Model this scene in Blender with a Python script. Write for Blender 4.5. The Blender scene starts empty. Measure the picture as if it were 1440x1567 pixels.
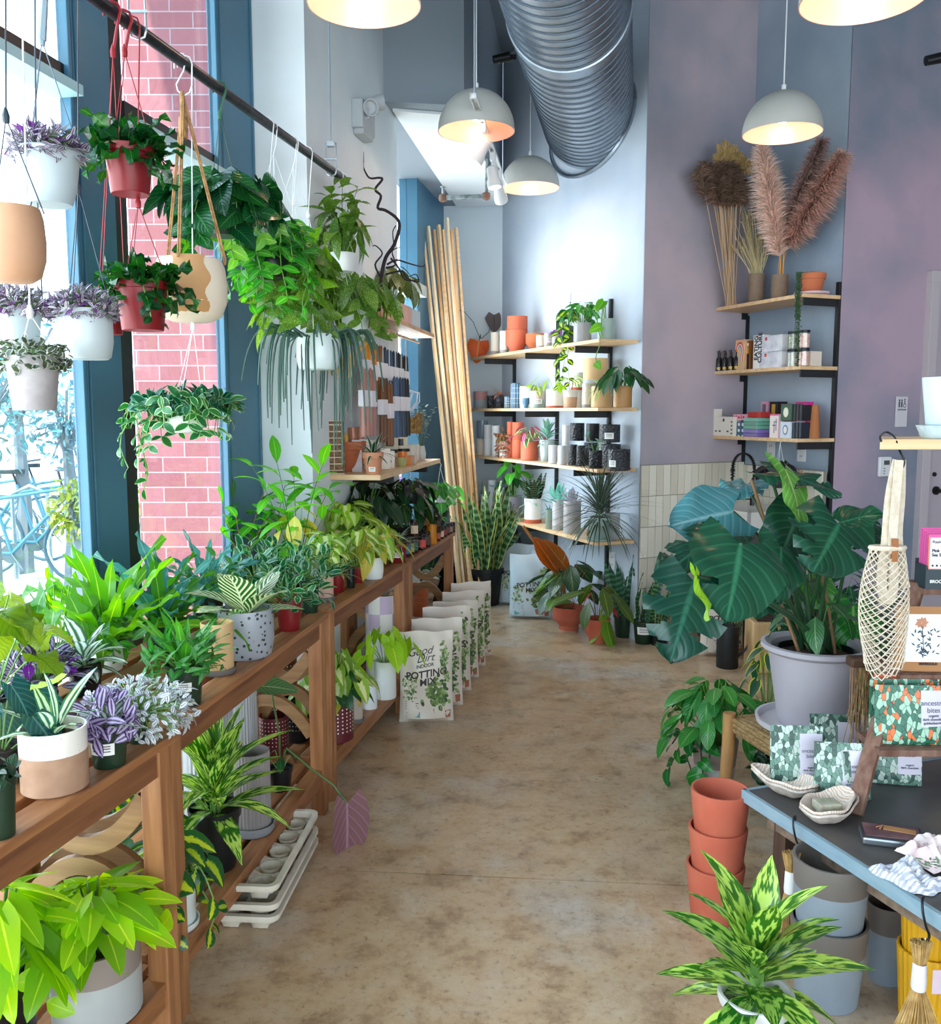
import bpy, math, random
from math import sin, cos, pi, radians, sqrt, atan, tan, exp
from mathutils import Vector, Matrix
V = Vector
SC = bpy.context.scene
COL = SC.collection
# ---------------------------------------------------------------- camera
FPX, PW, PH, CH = 1385.0, 1440.0, 1567.0, 1.5
PITCH = atan((PH/2-630)/FPX)
cam = bpy.data.cameras.new('camera'); camo = bpy.data.objects.new('camera', cam); COL.objects.link(camo)
cam.sensor_fit = 'HORIZONTAL'; cam.sensor_width = 36; cam.lens = FPX/PW*36; cam.clip_start = .05; cam.clip_end = 200
camo.location = (0, 0, CH); camo.rotation_euler = (pi/2-PITCH, 0, 0)
SC.camera = camo
# ---------------------------------------------------------------- light, sky, exposure
SC.view_settings.view_transform = 'Standard'; SC.view_settings.look = 'None'
SC.view_settings.gamma = 1; SC.view_settings.use_curve_mapping = False
SC.view_settings.exposure = 1.38
wd = bpy.data.worlds.new('sky'); SC.world = wd; wd.use_nodes = True
_n = wd.node_tree.nodes; _l = wd.node_tree.links
_tc = _n.new('ShaderNodeTexCoord'); _sx = _n.new('ShaderNodeSeparateXYZ'); _rp = _n.new('ShaderNodeValToRGB')
_l.new(_tc.outputs['Generated'], _sx.inputs[0]); _l.new(_sx.outputs[2], _rp.inputs[0])
_rp.color_ramp.elements[0].position = 0.0; _rp.color_ramp.elements[0].color = (.82, .93, 1, 1)
_rp.color_ramp.elements[1].position = .9; _rp.color_ramp.elements[1].color = (.5, .78, 1, 1)
_l.new(_rp.outputs[0], _n['Background'].inputs[0]); _n['Background'].inputs[1].default_value = 2.1
def lamp(name, kind, loc, energy, color, size=.1, rot=None, aim=None, **kw):
    d = bpy.data.lights.new(name, kind); d.energy = energy; d.color = color
    if kind == 'SUN': d.angle = size
    elif kind == 'AREA': d.shape = 'RECTANGLE'; d.size, d.size_y = size
    else: d.shadow_soft_size = size
    for k, v in kw.items(): setattr(d, k, v)
    o = bpy.data.objects.new(name, d); COL.objects.link(o); o.location = loc
    if aim is not None: o.rotation_euler = (V(aim)-V(loc)).to_track_quat('-Z', 'Y').to_euler()
    if rot: o.rotation_euler = rot
    return o
lamp('sun', 'SUN', (-6, -4, 9), 4.2, (1, .93, .82), radians(1.2), aim=(-6+.35*4, -4+3.2, 9-6.2))
# sky portals: they mark the glazed openings the daylight comes through
for _nm, _loc, _sz, _aim in (('street_front_opening', (2.2, -3.0, 1.4), (8.4, 2.8), (2.2, 6, 1.4)), ('window_opening', (-1.72, .8, 2.1), (6.4, 4.2), (2, .1, 2.1)), ('recess_window_opening', (-.70, 6.5, 1.6), (1.8, 3.0), (1.5, 6.1, 1.6))):
    lamp(_nm, 'AREA', _loc, 1, (1, 1, 1), _sz, aim=_aim).data.cycles.is_portal = True
# added area lamps inside the glass to boost daylight; no fixture stands there
lamp('window_fill', 'AREA', (-1.38, 1.75, 1.3), 24, (.80, .92, 1), (3.3, 2.6), aim=(2.2, 2.6, 1.2))
lamp('recess_fill', 'AREA', (-.36, 6.45, 1.7), 13, (.86, .95, 1), (1.2, 1.9), aim=(1.6, 6.1, 2.6))
# ---------------------------------------------------------------- pixel rays (places read off the photograph)
def ray(px, py):
    X = (px-PW/2)/FPX; Y = (PH/2-py)/FPX; c, s = cos(PITCH), sin(PITCH); d = c+Y*s
    return (X/d, (-s+Y*c)/d)
def atd(px, py, d):
    r = ray(px, py); return V((r[0]*d, d, CH+r[1]*d))
def atz(px, py, z):
    r = ray(px, py); return atd(px, py, (z-CH)/r[1])
def atl(px, py, x0, k):
    r = ray(px, py); return atd(px, py, x0/(r[0]-k))
WIN = (-1.7185, .185); PIER = (-1.477, .185); WA = (3.45, -.404); WB = (4.45, -.404)
# ---------------------------------------------------------------- mesh builder
class MB:
    def __init__(s): s.v = []; s.f = []; s.m = []; s.uv = []; s.r = []
    def add(s, vs, fs, mi=0, uv=None, r=0.0):
        b = len(s.v); s.v.extend(vs)
        for f in fs: s.f.append(tuple(i+b for i in f)); s.m.append(mi)
        s.uv.extend(uv if uv else [(0, 0)]*len(vs)); s.r.extend([r]*len(vs))
    def box(s, c, d, rz=0.0, mi=0, R=None):
        c = V(c); hx, hy, hz = d[0]/2, d[1]/2, d[2]/2
        if R is None: R = Matrix.Rotation(rz, 3, 'Z')
        vs = [c+R@V((x*hx, y*hy, z*hz)) for x in (-1, 1) for y in (-1, 1) for z in (-1, 1)]
        s.add(vs, [(0, 1, 3, 2), (4, 6, 7, 5), (0, 4, 5, 1), (2, 3, 7, 6), (0, 2, 6, 4), (1, 5, 7, 3)], mi)
    def prism(s, pts, z0, z1, mi=0, cap=True):
        n = len(pts); vs = [V((p[0], p[1], z0)) for p in pts]+[V((p[0], p[1], z1)) for p in pts]
        fs = [(i, (i+1) % n, (i+1) % n+n, i+n) for i in range(n)]
        if cap: fs += [tuple(range(n))[::-1], tuple(range(n, 2*n))]
        s.add(vs, fs, mi)
    def quad(s, a, b, c, d, mi=0): s.add([V(a), V(b), V(c), V(d)], [(0, 1, 2, 3)], mi, [(0, 0), (1, 0), (1, 1), (0, 1)])
    def lathe(s, prof, seg=28, c=(0, 0, 0), mi=0, rib=0, ribd=0, R=None, close=True):
        c = V(c); vs = []; uv = []; n = len(prof)
        for j, p in enumerate(prof):
            for i in range(seg):
                a = 2*pi*i/seg; rr = p[0]
                if rib and (len(p) < 4 or p[3]): rr *= 1+ribd*cos(rib*a)
                q = V((rr*cos(a), rr*sin(a), p[1]))
                if R is not None: q = R@q
                vs.append(c+q); uv.append((i/seg, j/max(1, n-1)))
        b = len(s.v); s.v.extend(vs); s.uv.extend(uv); s.r.extend([0.0]*len(vs))
        for j in range(n-1):
            m = prof[j+1][2] if len(prof[j+1]) > 2 else mi
            for i in range(seg):
                k = (i+1) % seg
                s.f.append((b+j*seg+i, b+j*seg+k, b+(j+1)*seg+k, b+(j+1)*seg+i)); s.m.append(m)
        for j, o in ((0, 1), (n-1, 0)):
            if close and prof[j][0] > 1e-5:
                t = tuple(b+j*seg+i for i in range(seg))
                s.f.append(t[::-1] if o else t); s.m.append(prof[j][2] if len(prof[j]) > 2 else mi)
    def tube(s, pts, r, seg=6, mi=0, rr=0.0):
        pts = [V(p) for p in pts]; n = len(pts)
        rad = r if isinstance(r, (list, tuple)) else [r]*n
        vs = []; up = V((0, 0, 1)); prev = None
        for i, p in enumerate(pts):
            t = (pts[min(i+1, n-1)]-pts[max(i-1, 0)])
            if t.length < 1e-9: t = V((0, 0, 1))
            t.normalize()
            if prev is None:
                a = t.cross(up)
                if a.length < .05: a = t.cross(V((1, 0, 0)))
            else: a = prev-t*prev.dot(t)
            if a.length < 1e-6: a = t.cross(V((0, 1, 0)))
            a.normalize(); prev = a; b2 = t.cross(a)
            for k in range(seg):
                q = 2*pi*k/seg; vs.append(p+(a*cos(q)+b2*sin(q))*rad[i])
        fs = [(i*seg+k, i*seg+(k+1) % seg, (i+1)*seg+(k+1) % seg, (i+1)*seg+k) for i in range(n-1) for k in range(seg)]
        fs += [tuple(range(seg))[::-1], tuple((n-1)*seg+k for k in range(seg))]
        s.add(vs, fs, mi, None, rr)
    def leaf(s, P, D, N, L, W, shape='oval', bend=.25, fold=.18, n=5, r=None, mi=0, wave=0.0, cup=0.0):
        P = V(P); D = V(D).normalized(); N = V(N); N = N-D*N.dot(D)
        if N.length < 1e-4: N = D.orthogonal()
        N.normalize(); S = D.cross(N)
        if r is None: r = RNG.random()
        cols = 2 if W > .05 else 1
        vs = []; uv = []
        ph = r*6.28
        for i in range(n+1):
            t = i/n; w = wid(shape, t)*W/2
            c = P+D*(L*(t-bend*bend*t*t*.5))-N*(bend*L*t*t)
            tw = (D-N*(2*bend*t)).normalized(); nn = (N+D*(2*bend*t)).normalized()
            for j in range(-cols, cols+1):
                a = j/cols; lob = LOBE.get(shape, 0)*L*abs(a)*max(0, 1-t*3.2)
                q = c+S*(a*w)+nn*(fold*w*abs(a)-cup*w*a*a)-tw*lob
                if wave: q = q+nn*(wave*W*sin(t*14+ph+a*2)*abs(a))
                vs.append(q); uv.append((.5+a*.5, t))
        k = 2*cols+1
        fs = [(i*k+j, i*k+j+1, (i+1)*k+j+1, (i+1)*k+j) for i in range(n) for j in range(k-1)]
        s.add(vs, fs, mi, uv, r)
    def build(s, name, mats, parent=None, loc=None, smooth=True, bevel=0, rz=0, ang=.7):
        me = bpy.data.meshes.new(name); me.from_pydata([tuple(q) for q in s.v], [], s.f)
        if not isinstance(mats, (list, tuple)): mats = [mats]
        for m in mats: me.materials.append(m)
        if len(mats) > 1: me.polygons.foreach_set('material_index', s.m)
        li = [0]*len(me.loops); me.loops.foreach_get('vertex_index', li)
        l1 = me.uv_layers.new(name='UVMap'); l2 = me.uv_layers.new(name='rnd')
        l1.data.foreach_set('uv', [c for i in li for c in s.uv[i]])
        l2.data.foreach_set('uv', [c for i in li for c in (s.r[i], s.r[i])])
        if smooth:
            me.polygons.foreach_set('use_smooth', [True]*len(me.polygons)); me.set_sharp_from_angle(angle=ang)
        me.update()
        o = bpy.data.objects.new(name, me); COL.objects.link(o)
        if parent: o.parent = parent
        if loc is not None: o.location = loc
        if rz: o.rotation_euler = (0, 0, rz)
        if bevel:
            b = o.modifiers.new('bevel', 'BEVEL'); b.width = bevel; b.segments = 2; b.limit_method = 'ANGLE'
        return o
LOBE = {'heart': .16, 'arrow': .22, 'begonia': .1}
def wid(shape, t):
    if shape == 'oval': return max(.02, sin(pi*min(1, t*.97+.015))**.75)
    if shape == 'lance': return max(.015, sin(pi*min(1, t**.75*.985+.01))**.9)
    if shape == 'strap': return max(.03, min(1, .55+t*2)*(1-t**5)*(1 if t < .55 else 1-.55*((t-.55)/.45)**2))
    if shape == 'grass': return max(.03, (1-t)**.6*(.7+.3*min(1, t*5)))
    if shape == 'heart': return max(.01, (1-t)**.62*(.62+.75*min(1, t*4))) if t < 1 else .01
    if shape == 'arrow': return max(.01, (1-t)**.8*(.75+.5*min(1, t*4)))
    if shape == 'begonia': return max(.01, (1-t)**.6*(.8+.4*min(1, t*4)))
    if shape == 'round': return max(.05, sqrt(max(0, 1-(2*t-1)**2)))
    if shape == 'spoon': return max(.12, sin(pi*min(1, t**1.7*.97))**.7)
    return 1
# ---------------------------------------------------------------- materials
def hx(h):
    h = h.lstrip('#'); c = [int(h[i:i+2], 16)/255 for i in (0, 2, 4)]
    return tuple((x/12.92 if x <= .04045 else ((x+.055)/1.055)**2.4) for x in c)+(1,)
_mc = {}
def M(c, rough=.5, metal=0.0, c2=None, scale=8.0, kind='noise', bump=0.0, emit=0.0, spec=None, amt=1.0, coord='Object', stretch=(1, 1, 1), lo=.35, hi=.65):
    key = (c, rough, metal, c2, scale, kind, bump, emit, spec, amt, coord, stretch, lo, hi)
    if key in _mc: return _mc[key]
    m = bpy.data.materials.new('finish_'+kind); m.use_nodes = True; nt = m.node_tree; N = nt.nodes; Lk = nt.links
    b = N['Principled BSDF']; b.inputs['Roughness'].default_value = rough; b.inputs['Metallic'].default_value = metal
    if spec is not None: b.inputs['Specular IOR Level'].default_value = spec
    b.inputs['Base Color'].default_value = hx(c)
    if emit: b.inputs['Emission Color'].default_value = hx(c); b.inputs['Emission Strength'].default_value = emit
    if c2 or bump:
        tc = N.new('ShaderNodeTexCoord'); mp = N.new('ShaderNodeMapping'); mp.inputs['Scale'].default_value = stretch
        Lk.new(tc.outputs[coord], mp.inputs[0])
        if kind == 'speckle':
            t = N.new('ShaderNodeTexVoronoi'); t.inputs['Scale'].default_value = scale; out = t.outputs['Distance']
        elif kind == 'wave':
            t = N.new('ShaderNodeTexWave'); t.inputs['Scale'].default_value = scale; t.inputs['Distortion'].default_value = 6; t.inputs['Detail'].default_value = 3; t.inputs['Detail Scale'].default_value = 1.5; out = t.outputs['Fac']
        elif kind == 'dots':
            t = N.new('ShaderNodeTexVoronoi'); t.inputs['Scale'].default_value = scale; t.inputs['Randomness'].default_value = 0; out = t.outputs['Distance']
        else:
            t = N.new('ShaderNodeTexNoise'); t.inputs['Scale'].default_value = scale; t.inputs['Detail'].default_value = 6; out = t.outputs['Fac']
        Lk.new(mp.outputs[0], t.inputs['Vector'])
        if c2:
            r = N.new('ShaderNodeValToRGB'); r.color_ramp.elements[0].position = lo; r.color_ramp.elements[1].position = hi
            if kind in ('speckle', 'dots'): c, c2 = c2, c
            r.color_ramp.elements[0].color = hx(c); r.color_ramp.elements[1].color = hx(c2)
            Lk.new(out, r.inputs[0]); Lk.new(r.outputs[0], b.inputs['Base Color'])
        if bump:
            bp = N.new('ShaderNodeBump'); bp.inputs['Strength'].default_value = bump; bp.inputs['Distance'].default_value = .01
            Lk.new(out, bp.inputs['Height']); Lk.new(bp.outputs[0], b.inputs['Normal'])
    _mc[key] = m; return m
def wood(c, c2, sc=1.0, rough=.5, axis='X'):
    st = {'X': (1.2, 14, 14), 'Y': (14, 1.2, 14), 'Z': (14, 14, 1.2)}[axis]
    return M(c, rough, 0, c2, 3.2*sc, 'noise', .12, stretch=st, lo=.3, hi=.72)
def LM(c1, c2=None, pat='rib', rough=.32, trans=.32, c3=None, tint=.35, nsc=9.0):
    """leaf: base colour, second colour, pattern across the leaf's own u (width) and v (length)"""
    key = ('leaf', c1, c2, pat, rough, trans, c3, tint, nsc)
    if key in _mc: return _mc[key]
    m = bpy.data.materials.new('leaf_'+pat); m.use_nodes = True; nt = m.node_tree; N = nt.nodes; Lk = nt.links
    b = N['Principled BSDF']; out = N['Material Output']; b.inputs['Roughness'].default_value = rough
    u = N.new('ShaderNodeUVMap'); u.uv_map = 'UVMap'; rn = N.new('ShaderNodeUVMap'); rn.uv_map = 'rnd'
    sx = N.new('ShaderNodeSeparateXYZ'); Lk.new(u.outputs[0], sx.inputs[0]); sr = N.new('ShaderNodeSeparateXYZ'); Lk.new(rn.outputs[0], sr.inputs[0])
    def mth(op, a, b_=None, clamp=False):
        x = N.new('ShaderNodeMath'); x.operation = op; x.use_clamp = clamp
        for i, q in enumerate((a, b_)):
            if q is None: continue
            if isinstance(q, (int, float)): x.inputs[i].default_value = q
            else: Lk.new(q, x.inputs[i])
        return x.outputs[0]
    def sstep(x, lo, hi):
        k = N.new('ShaderNodeMapRange'); k.inputs[1].default_value = lo; k.inputs[2].default_value = hi; Lk.new(x, k.inputs[0]); return k.outputs[0]
    def mix(f, a, c):
        k = N.new('ShaderNodeMix'); k.data_type = 'RGBA'; Lk.new(f, k.inputs[0])
        for i, q in ((6, a), (7, c)):
            if isinstance(q, tuple): k.inputs[i].default_value = q
            else: Lk.new(q, k.inputs[i])
        return k.outputs[2]
    au = mth('ABSOLUTE', mth('SUBTRACT', mth('MULTIPLY', sx.outputs[0], 2.0), 1.0))
    C1 = hx(c1); C2 = hx(c2) if c2 else tuple(min(1, x*1.6+.02) for x in C1[:3])+(1,)
    tc = N.new('ShaderNodeTexNoise'); tc.inputs['Scale'].default_value = nsc; tc.inputs['Detail'].default_value = 3
    cmb = N.new('ShaderNodeCombineXYZ'); Lk.new(au, cmb.inputs[0]); Lk.new(sx.outputs[1], cmb.inputs[1]); Lk.new(mth('MULTIPLY', sr.outputs[0], 37.0), cmb.inputs[2])
    Lk.new(cmb.outputs[0], tc.inputs['Vector'])
    rib = sstep(au, .09, .02)
    vein = mth('FRACT', mth('MULTIPLY', mth('SUBTRACT', sx.outputs[1], mth('MULTIPLY', au, .35)), 8.0))
    if pat == 'rib': f = rib
    elif pat == 'veins': f = mth('MAXIMUM', mth('MULTIPLY', rib, .9), mth('MULTIPLY', sstep(vein, .30, .0), .42))
    elif pat == 'birkin': f = mth('MAXIMUM', rib, sstep(vein, .5, .3))
    elif pat == 'margin': f = sstep(mth('ADD', au, mth('MULTIPLY', mth('SUBTRACT', tc.outputs[0], .5), .5)), .6, .78)
    elif pat == 'edge': f = sstep(au, .72, .86)
    elif pat == 'stripe': f = mth('MULTIPLY', sstep(au, .12, .3), sstep(au, .75, .6))
    elif pat == 'center': f = sstep(mth('ADD', au, mth('MULTIPLY', mth('SUBTRACT', tc.outputs[0], .5), .6)), .42, .25)
    elif pat == 'mottle':
        cmb2 = N.new('ShaderNodeCombineXYZ'); Lk.new(mth('MULTIPLY', au, 2.2), cmb2.inputs[0]); Lk.new(mth('MULTIPLY', mth('SUBTRACT', sx.outputs[1], mth('MULTIPLY', au, .3)), 5.0), cmb2.inputs[1]); Lk.new(mth('MULTIPLY', sr.outputs[0], 37.0), cmb2.inputs[2])
        t2 = N.new('ShaderNodeTexNoise'); t2.inputs['Scale'].default_value = 1.35; t2.inputs['Detail'].default_value = 2; Lk.new(cmb2.outputs[0], t2.inputs['Vector'])
        f = sstep(t2.outputs[0], .46, .56)
    elif pat == 'spots': 
        vo = N.new('ShaderNodeTexVoronoi'); vo.inputs['Scale'].default_value = nsc; Lk.new(cmb.outputs[0], vo.inputs['Vector']); f = sstep(vo.outputs['Distance'], .32, .2)
    elif pat == 'bands': f = sstep(mth('ADD', mth('SINE', mth('MULTIPLY', sx.outputs[1], 70.0)), mth('MULTIPLY', tc.outputs[0], 2.0)), .9, 1.5)
    else: f = mth('MULTIPLY', rib, 0.0)
    col = mix(f, C1, C2)
    if c3: col = mix(sstep(au, .80, .88), col, hx(c3))
    # leaf to leaf variation
    hs = N.new('ShaderNodeHueSaturation'); Lk.new(col, hs.inputs['Color'])
    Lk.new(mth('ADD', mth('MULTIPLY', sr.outputs[0], tint*1.6), 1-tint*.6), hs.inputs['Value'])
    Lk.new(mth('ADD', mth('MULTIPLY', sr.outputs[0], -tint*.07), .5+tint*.03), hs.inputs['Hue'])
    col = hs.outputs[0]
    Lk.new(col, b.inputs['Base Color'])
    if pat in ('veins', 'birkin'):
        bp = N.new('ShaderNodeBump'); bp.inputs['Strength'].default_value = .35; bp.inputs['Distance'].default_value = .004; Lk.new(sstep(vein, .2, .5), bp.inputs['Height']); Lk.new(bp.outputs[0], b.inputs['Normal'])
    tr = N.new('ShaderNodeBsdfTranslucent'); h2 = N.new('ShaderNodeHueSaturation'); h2.inputs['Saturation'].default_value = 1.15; h2.inputs['Value'].default_value = 1.7; h2.inputs['Hue'].default_value = .487
    Lk.new(col, h2.inputs['Color']); Lk.new(h2.outputs[0], tr.inputs[0])
    mx = N.new('ShaderNodeMixShader'); mx.inputs[0].default_value = trans
    Lk.new(b.outputs[0], mx.inputs[1]); Lk.new(tr.outputs[0], mx.inputs[2]); Lk.new(mx.outputs[0], out.inputs[0])
    _mc[key] = m; return m
def glassmat(tint=(1, 1, 1, 1), k=.08, name='pane_glass'):
    if name in _mc: return _mc[name]
    m = bpy.data.materials.new(name); m.use_nodes = True; N = m.node_tree.nodes; Lk = m.node_tree.links
    t = N.new('ShaderNodeBsdfTransparent'); t.inputs[0].default_value = tint
    g = N.new('ShaderNodeBsdfGlossy'); g.inputs['Roughness'].default_value = .02
    x = N.new('ShaderNodeMixShader'); x.inputs[0].default_value = k
    Lk.new(t.outputs[0], x.inputs[1]); Lk.new(g.outputs[0], x.inputs[2]); Lk.new(x.outputs[0], N['Material Output'].inputs[0])
    _mc[name] = m; return m
# ---------------------------------------------------------------- objects
RNG = random.Random(7)
def T(name, label, cat, loc=(0, 0, 0), rz=0.0, group=None):
    o = bpy.data.objects.new(name, None); o.empty_display_size = .05; COL.objects.link(o)
    o.location = loc; o.rotation_euler = (0, 0, rz); o['label'] = label; o['category'] = cat
    if group: o['group'] = group
    return o
def tag(o, label, cat, group=None, kind=None):
    o['label'] = label; o['category'] = cat
    if group: o['group'] = group
    if kind: o['kind'] = kind
    return o
def S(o): o['kind'] = 'structure'; return o
def copy_thing(root, loc, rz=None, label=None, scale=None):
    r = root.copy(); COL.objects.link(r); r.location = loc
    if rz is not None: r.rotation_euler = (0, 0, rz)
    if scale: r.scale = (scale,)*3
    if label: r['label'] = label
    for ch in list(root.children):
        c = ch.copy(); COL.objects.link(c); c.parent = r
        for g in ch.children:
            d = g.copy(); COL.objects.link(d); d.parent = c
    return r
def text(s, size, loc, R, mat, parent=None, name='lettering', ext=.0006, bold=False, ax='CENTER', sp=1.0, xs=1.0):
    cu = bpy.data.curves.new(name, 'FONT'); cu.body = s; cu.size = size; cu.align_x = ax; cu.align_y = 'CENTER'; cu.extrude = ext
    cu.space_line = sp
    if bold: cu.offset = size*.025
    o = bpy.data.objects.new('tmp', cu); COL.objects.link(o)
    me = bpy.data.meshes.new_from_object(o); bpy.data.objects.remove(o); bpy.data.curves.remove(cu)
    me.name = name; me.materials.clear(); me.materials.append(mat)
    o = bpy.data.objects.new(name, me); COL.objects.link(o)
    o.matrix_basis = Matrix.Translation(V(loc)) @ R.to_4x4() @ Matrix.Diagonal((xs, 1, 1, 1))
    if parent: o.parent = parent
    return o
def face(rz, tilt=0.0):
    """rotation that turns flat text in XY to stand upright, facing direction -Y turned by rz"""
    return Matrix.Rotation(rz, 3, 'Z') @ Matrix.Rotation(pi/2-tilt, 3, 'X')
# ================================================================ SETTING
TOP = 4.4
def wl(y, off=0.0, base=WIN):     # point of the street-side wall line, off = metres into the room
    return V((base[0]+base[1]*y+off*.9833, y-off*.182, 0))
def wq(y0, y1, o0, o1, base=WIN): return [wl(y0, o0, base), wl(y1, o0, base), wl(y1, o1, base), wl(y0, o1, base)]
WR = atan(.185)                   # turn of that wall from straight ahead
teal = M('#46788f', .42, 0, '#3a6a86', 2.0, bump=.04)
black = M('#17191c', .45); blackm = M('#14161a', .35, .3)
plaster_cool = M('#d0dae4', .75, 0, '#b0bfd2', 1.3, bump=.15, lo=.3, hi=.7)
plaster_white = M('#dfeaf0', .8, 0, '#d3e1ea', 1.2, bump=.05)
plaster_lav = M('#b9aab3', .82, 0, '#838a99', .9, bump=.18, lo=.36, hi=.66)
plaster_blue = M('#7f93a8', .8, 0, '#b3bfcc', 1.0, bump=.15, lo=.34, hi=.7)
plaster_grey = M('#a9b0b8', .8, 0, '#9aa3ad', 1.2, bump=.06)
white_ceil = M('#eef3f5', .8)
# polished concrete: tan and grey clouds, fine dark crackle, saw-cut joints
def concrete():
    m = bpy.data.materials.new('polished_concrete'); m.use_nodes = True; nt = m.node_tree; N = nt.nodes; Lk = nt.links
    b = N['Principled BSDF']; tc = N.new('ShaderNodeTexCoord')
    def noise(s, d=6, r=.6): 
        t = N.new('ShaderNodeTexNoise'); t.inputs['Scale'].default_value = s; t.inputs['Detail'].default_value = d; t.inputs['Roughness'].default_value = r; Lk.new(tc.outputs['Object'], t.inputs[0]); return t.outputs[0]
    def ramp(x, st):
        r = N.new('ShaderNodeValToRGB'); e = r.color_ramp.elements
        while len(e) < len(st): e.new(.5)
        for q, (p, c) in zip(e, st): q.position = p; q.color = hx(c)
        Lk.new(x, r.inputs[0]); return r.outputs[0]
    def mul(a, c, f=1.0):
        k = N.new('ShaderNodeMix'); k.data_type = 'RGBA'; k.blend_type = 'MULTIPLY'; k.inputs[0].default_value = f
        Lk.new(a, k.inputs[6]); Lk.new(c, k.inputs[7]); return k.outputs[2]
    c = ramp(noise(1.1, 5), [(.30, '#c4b09a'), (.5, '#cdb393'), (.68, '#c8c4c0')])
    c = mul(c, ramp(noise(7, 8, .7), [(.33, '#ab937a'), (.48, '#efe4d7'), (.62, '#ffffff')]), .8)
    c = mul(c, ramp(noise(38, 10, .75), [(.34, '#7d6a58'), (.45, '#f5efe8'), (.6, '#ffffff')]), .6)
    Lk.new(c, b.inputs['Base Color'])
    rr = N.new('ShaderNodeMapRange'); rr.inputs[3].default_value = .18; rr.inputs[4].default_value = .42; Lk.new(noise(3, 6), rr.inputs[0]); Lk.new(rr.outputs[0], b.inputs['Roughness'])
    bp = N.new('ShaderNodeBump'); bp.inputs['Strength'].default_value = .08; bp.inputs['Distance'].default_value = .01; Lk.new(noise(60, 4), bp.inputs['Height']); Lk.new(bp.outputs[0], b.inputs['Normal'])
    return m
cm = concrete()
# floor slabs are split along the two saw cuts: thin dark grooves stay between them
j0, j1 = atz(500, 1330, 0), atz(1050, 1355, 0); jd = (j1-j0).normalized(); jn = V((-jd.y, jd.x, 0))
f = MB()
west, east = wl(-3.2, -.05), V((7.2, 0, 0))
def yj(x, o=0.0): return j0.y+(x-j0.x)*jd.y/jd.x+o
for g0, g1 in ((-3.2, None), (None, 9.2)):
    xa0 = WIN[0]+WIN[1]*(g0 if g0 else 2.85)-.05; xa1 = WIN[0]+WIN[1]*(g1 if g1 else 2.85)-.05
    y0a, y0b = (g0, g0) if g0 else (yj(xa0, .004), yj(7.2, .004))
    y1a, y1b = (g1, g1) if g1 else (yj(xa1, -.004), yj(7.2, -.004))
    f.prism([(xa0, y0a), (7.2, y0b), (7.2, y1b), (xa1, y1a)], -.12, 0)
f.prism([(-2.5, -3), (7, -3), (7, 9), (-1, 9)], -.14, -.012, 1)
S(f.build('floor', [cm, M('#4a4038', .9)], smooth=False))
c = MB(); c.prism([(-2.5, -3.2), (7.4, -3.2), (7.4, 9.2), (-1.2, 9.2)], TOP, TOP+.15); S(c.build('ceiling', M('#7c8790', .85), smooth=False))
# street-side wall: posts, transom, panes, pier
def frame_post(y0, y1, name, ribs):
    p = MB(); p.prism(wq(y0, y1, -.02, .0), 0, TOP)
    for a, b2, o in ribs: p.prism(wq(a, b2, -.015, o), 0, TOP)
    return S(p.build(name, teal, smooth=False, bevel=.003))
frame_post(2.80, 3.04, 'trim_1', [(2.80, 2.815, .018), (2.83, 2.838, .010), (2.852, 2.858, .008)])
k = MB(); k.prism(wq(3.045, 3.125, -.06, -.012), 0, TOP); S(k.build('trim_2', black, smooth=False))
frame_post(3.76, 4.14, 'trim_3', [(3.76, 3.775, .018), (3.79, 3.80, .012), (3.82, 3.827, .008), (4.12, 4.135, .006)])
frame_post(.95, 1.2, 'trim_4', [(.95, .965, .018)]); frame_post(-1.0, -.75, 'trim_5', [(-1, -.985, .018)])
for i, (a, b2) in enumerate(((-3.0, -1.0), (-.75, .95), (1.2, 2.80), (3.115, 3.76))):
    t = MB(); t.prism(wq(a, b2, -.04, .06), 2.425, 2.455); t.prism(wq(a, b2, -.045, -.0), 2.455, 2.52, 1); t.prism(wq(a, b2, -.045, -.01), .0, .09, 1)
    S(t.build('trim_%d' % (6+i), [M('#a8cdd6', .4), black], smooth=False))
    w = MB(); w.prism(wq(a, b2, -.016, -.011), .09, 2.425); w.prism(wq(a, b2, -.016, -.011), 2.52, TOP)
    S(w.build('window_%d' % (i+1), glassmat(), smooth=False))
pr = MB(); pr.prism([wl(4.14, -.14), wl(4.14, 0), atl(478, 700, *PIER)*1, wl(5.60, 0, PIER), wl(5.62, -.14)], 0, TOP)
for v_ in pr.v: pass
S(pr.build('wall_left', M('#eaf2f4', .8, 0, '#d9e2e8', 1.2, bump=.08), smooth=False))
# recess beyond the pier: window, back wall, low ceiling
t = MB()
for a, b2 in ((5.63, 5.70), (7.02, 7.95)): t.prism(wq(a, b2, -.12, .02), 0, 3.25)
S(t.build('trim_10', teal, smooth=False, bevel=.003))
t = MB(); t.prism(wq(5.70, 7.02, -.11, .09), 2.36, 2.44); S(t.build('trim_11', M('#b9c6c6', .4), smooth=False))
w = MB(); w.prism(wq(5.70, 7.02, -.066, -.06), .5, 2.36); w.prism(wq(5.70, 7.02, -.066, -.06), 2.44, 3.25); S(w.build('window_5', glassmat(), smooth=False))
t = MB(); t.prism(wq(5.70, 7.02, -.12, .03), 0, .5); S(t.build('wall_left_sill', plaster_white, smooth=False))
cA = atl(768, 600, *WA); cA.z = 0; cP = atl(980, 700, *WA); cP.z = 0; cB0 = atl(1148, 400, *WB); cB0.z = 0; cB1 = atl(1290, 400, *WB); cB1.z = 0
nA = V((.927, .375, 0))*.15
wbk = V((wl(7.95, -.12).x, 7.97, 0))
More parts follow.
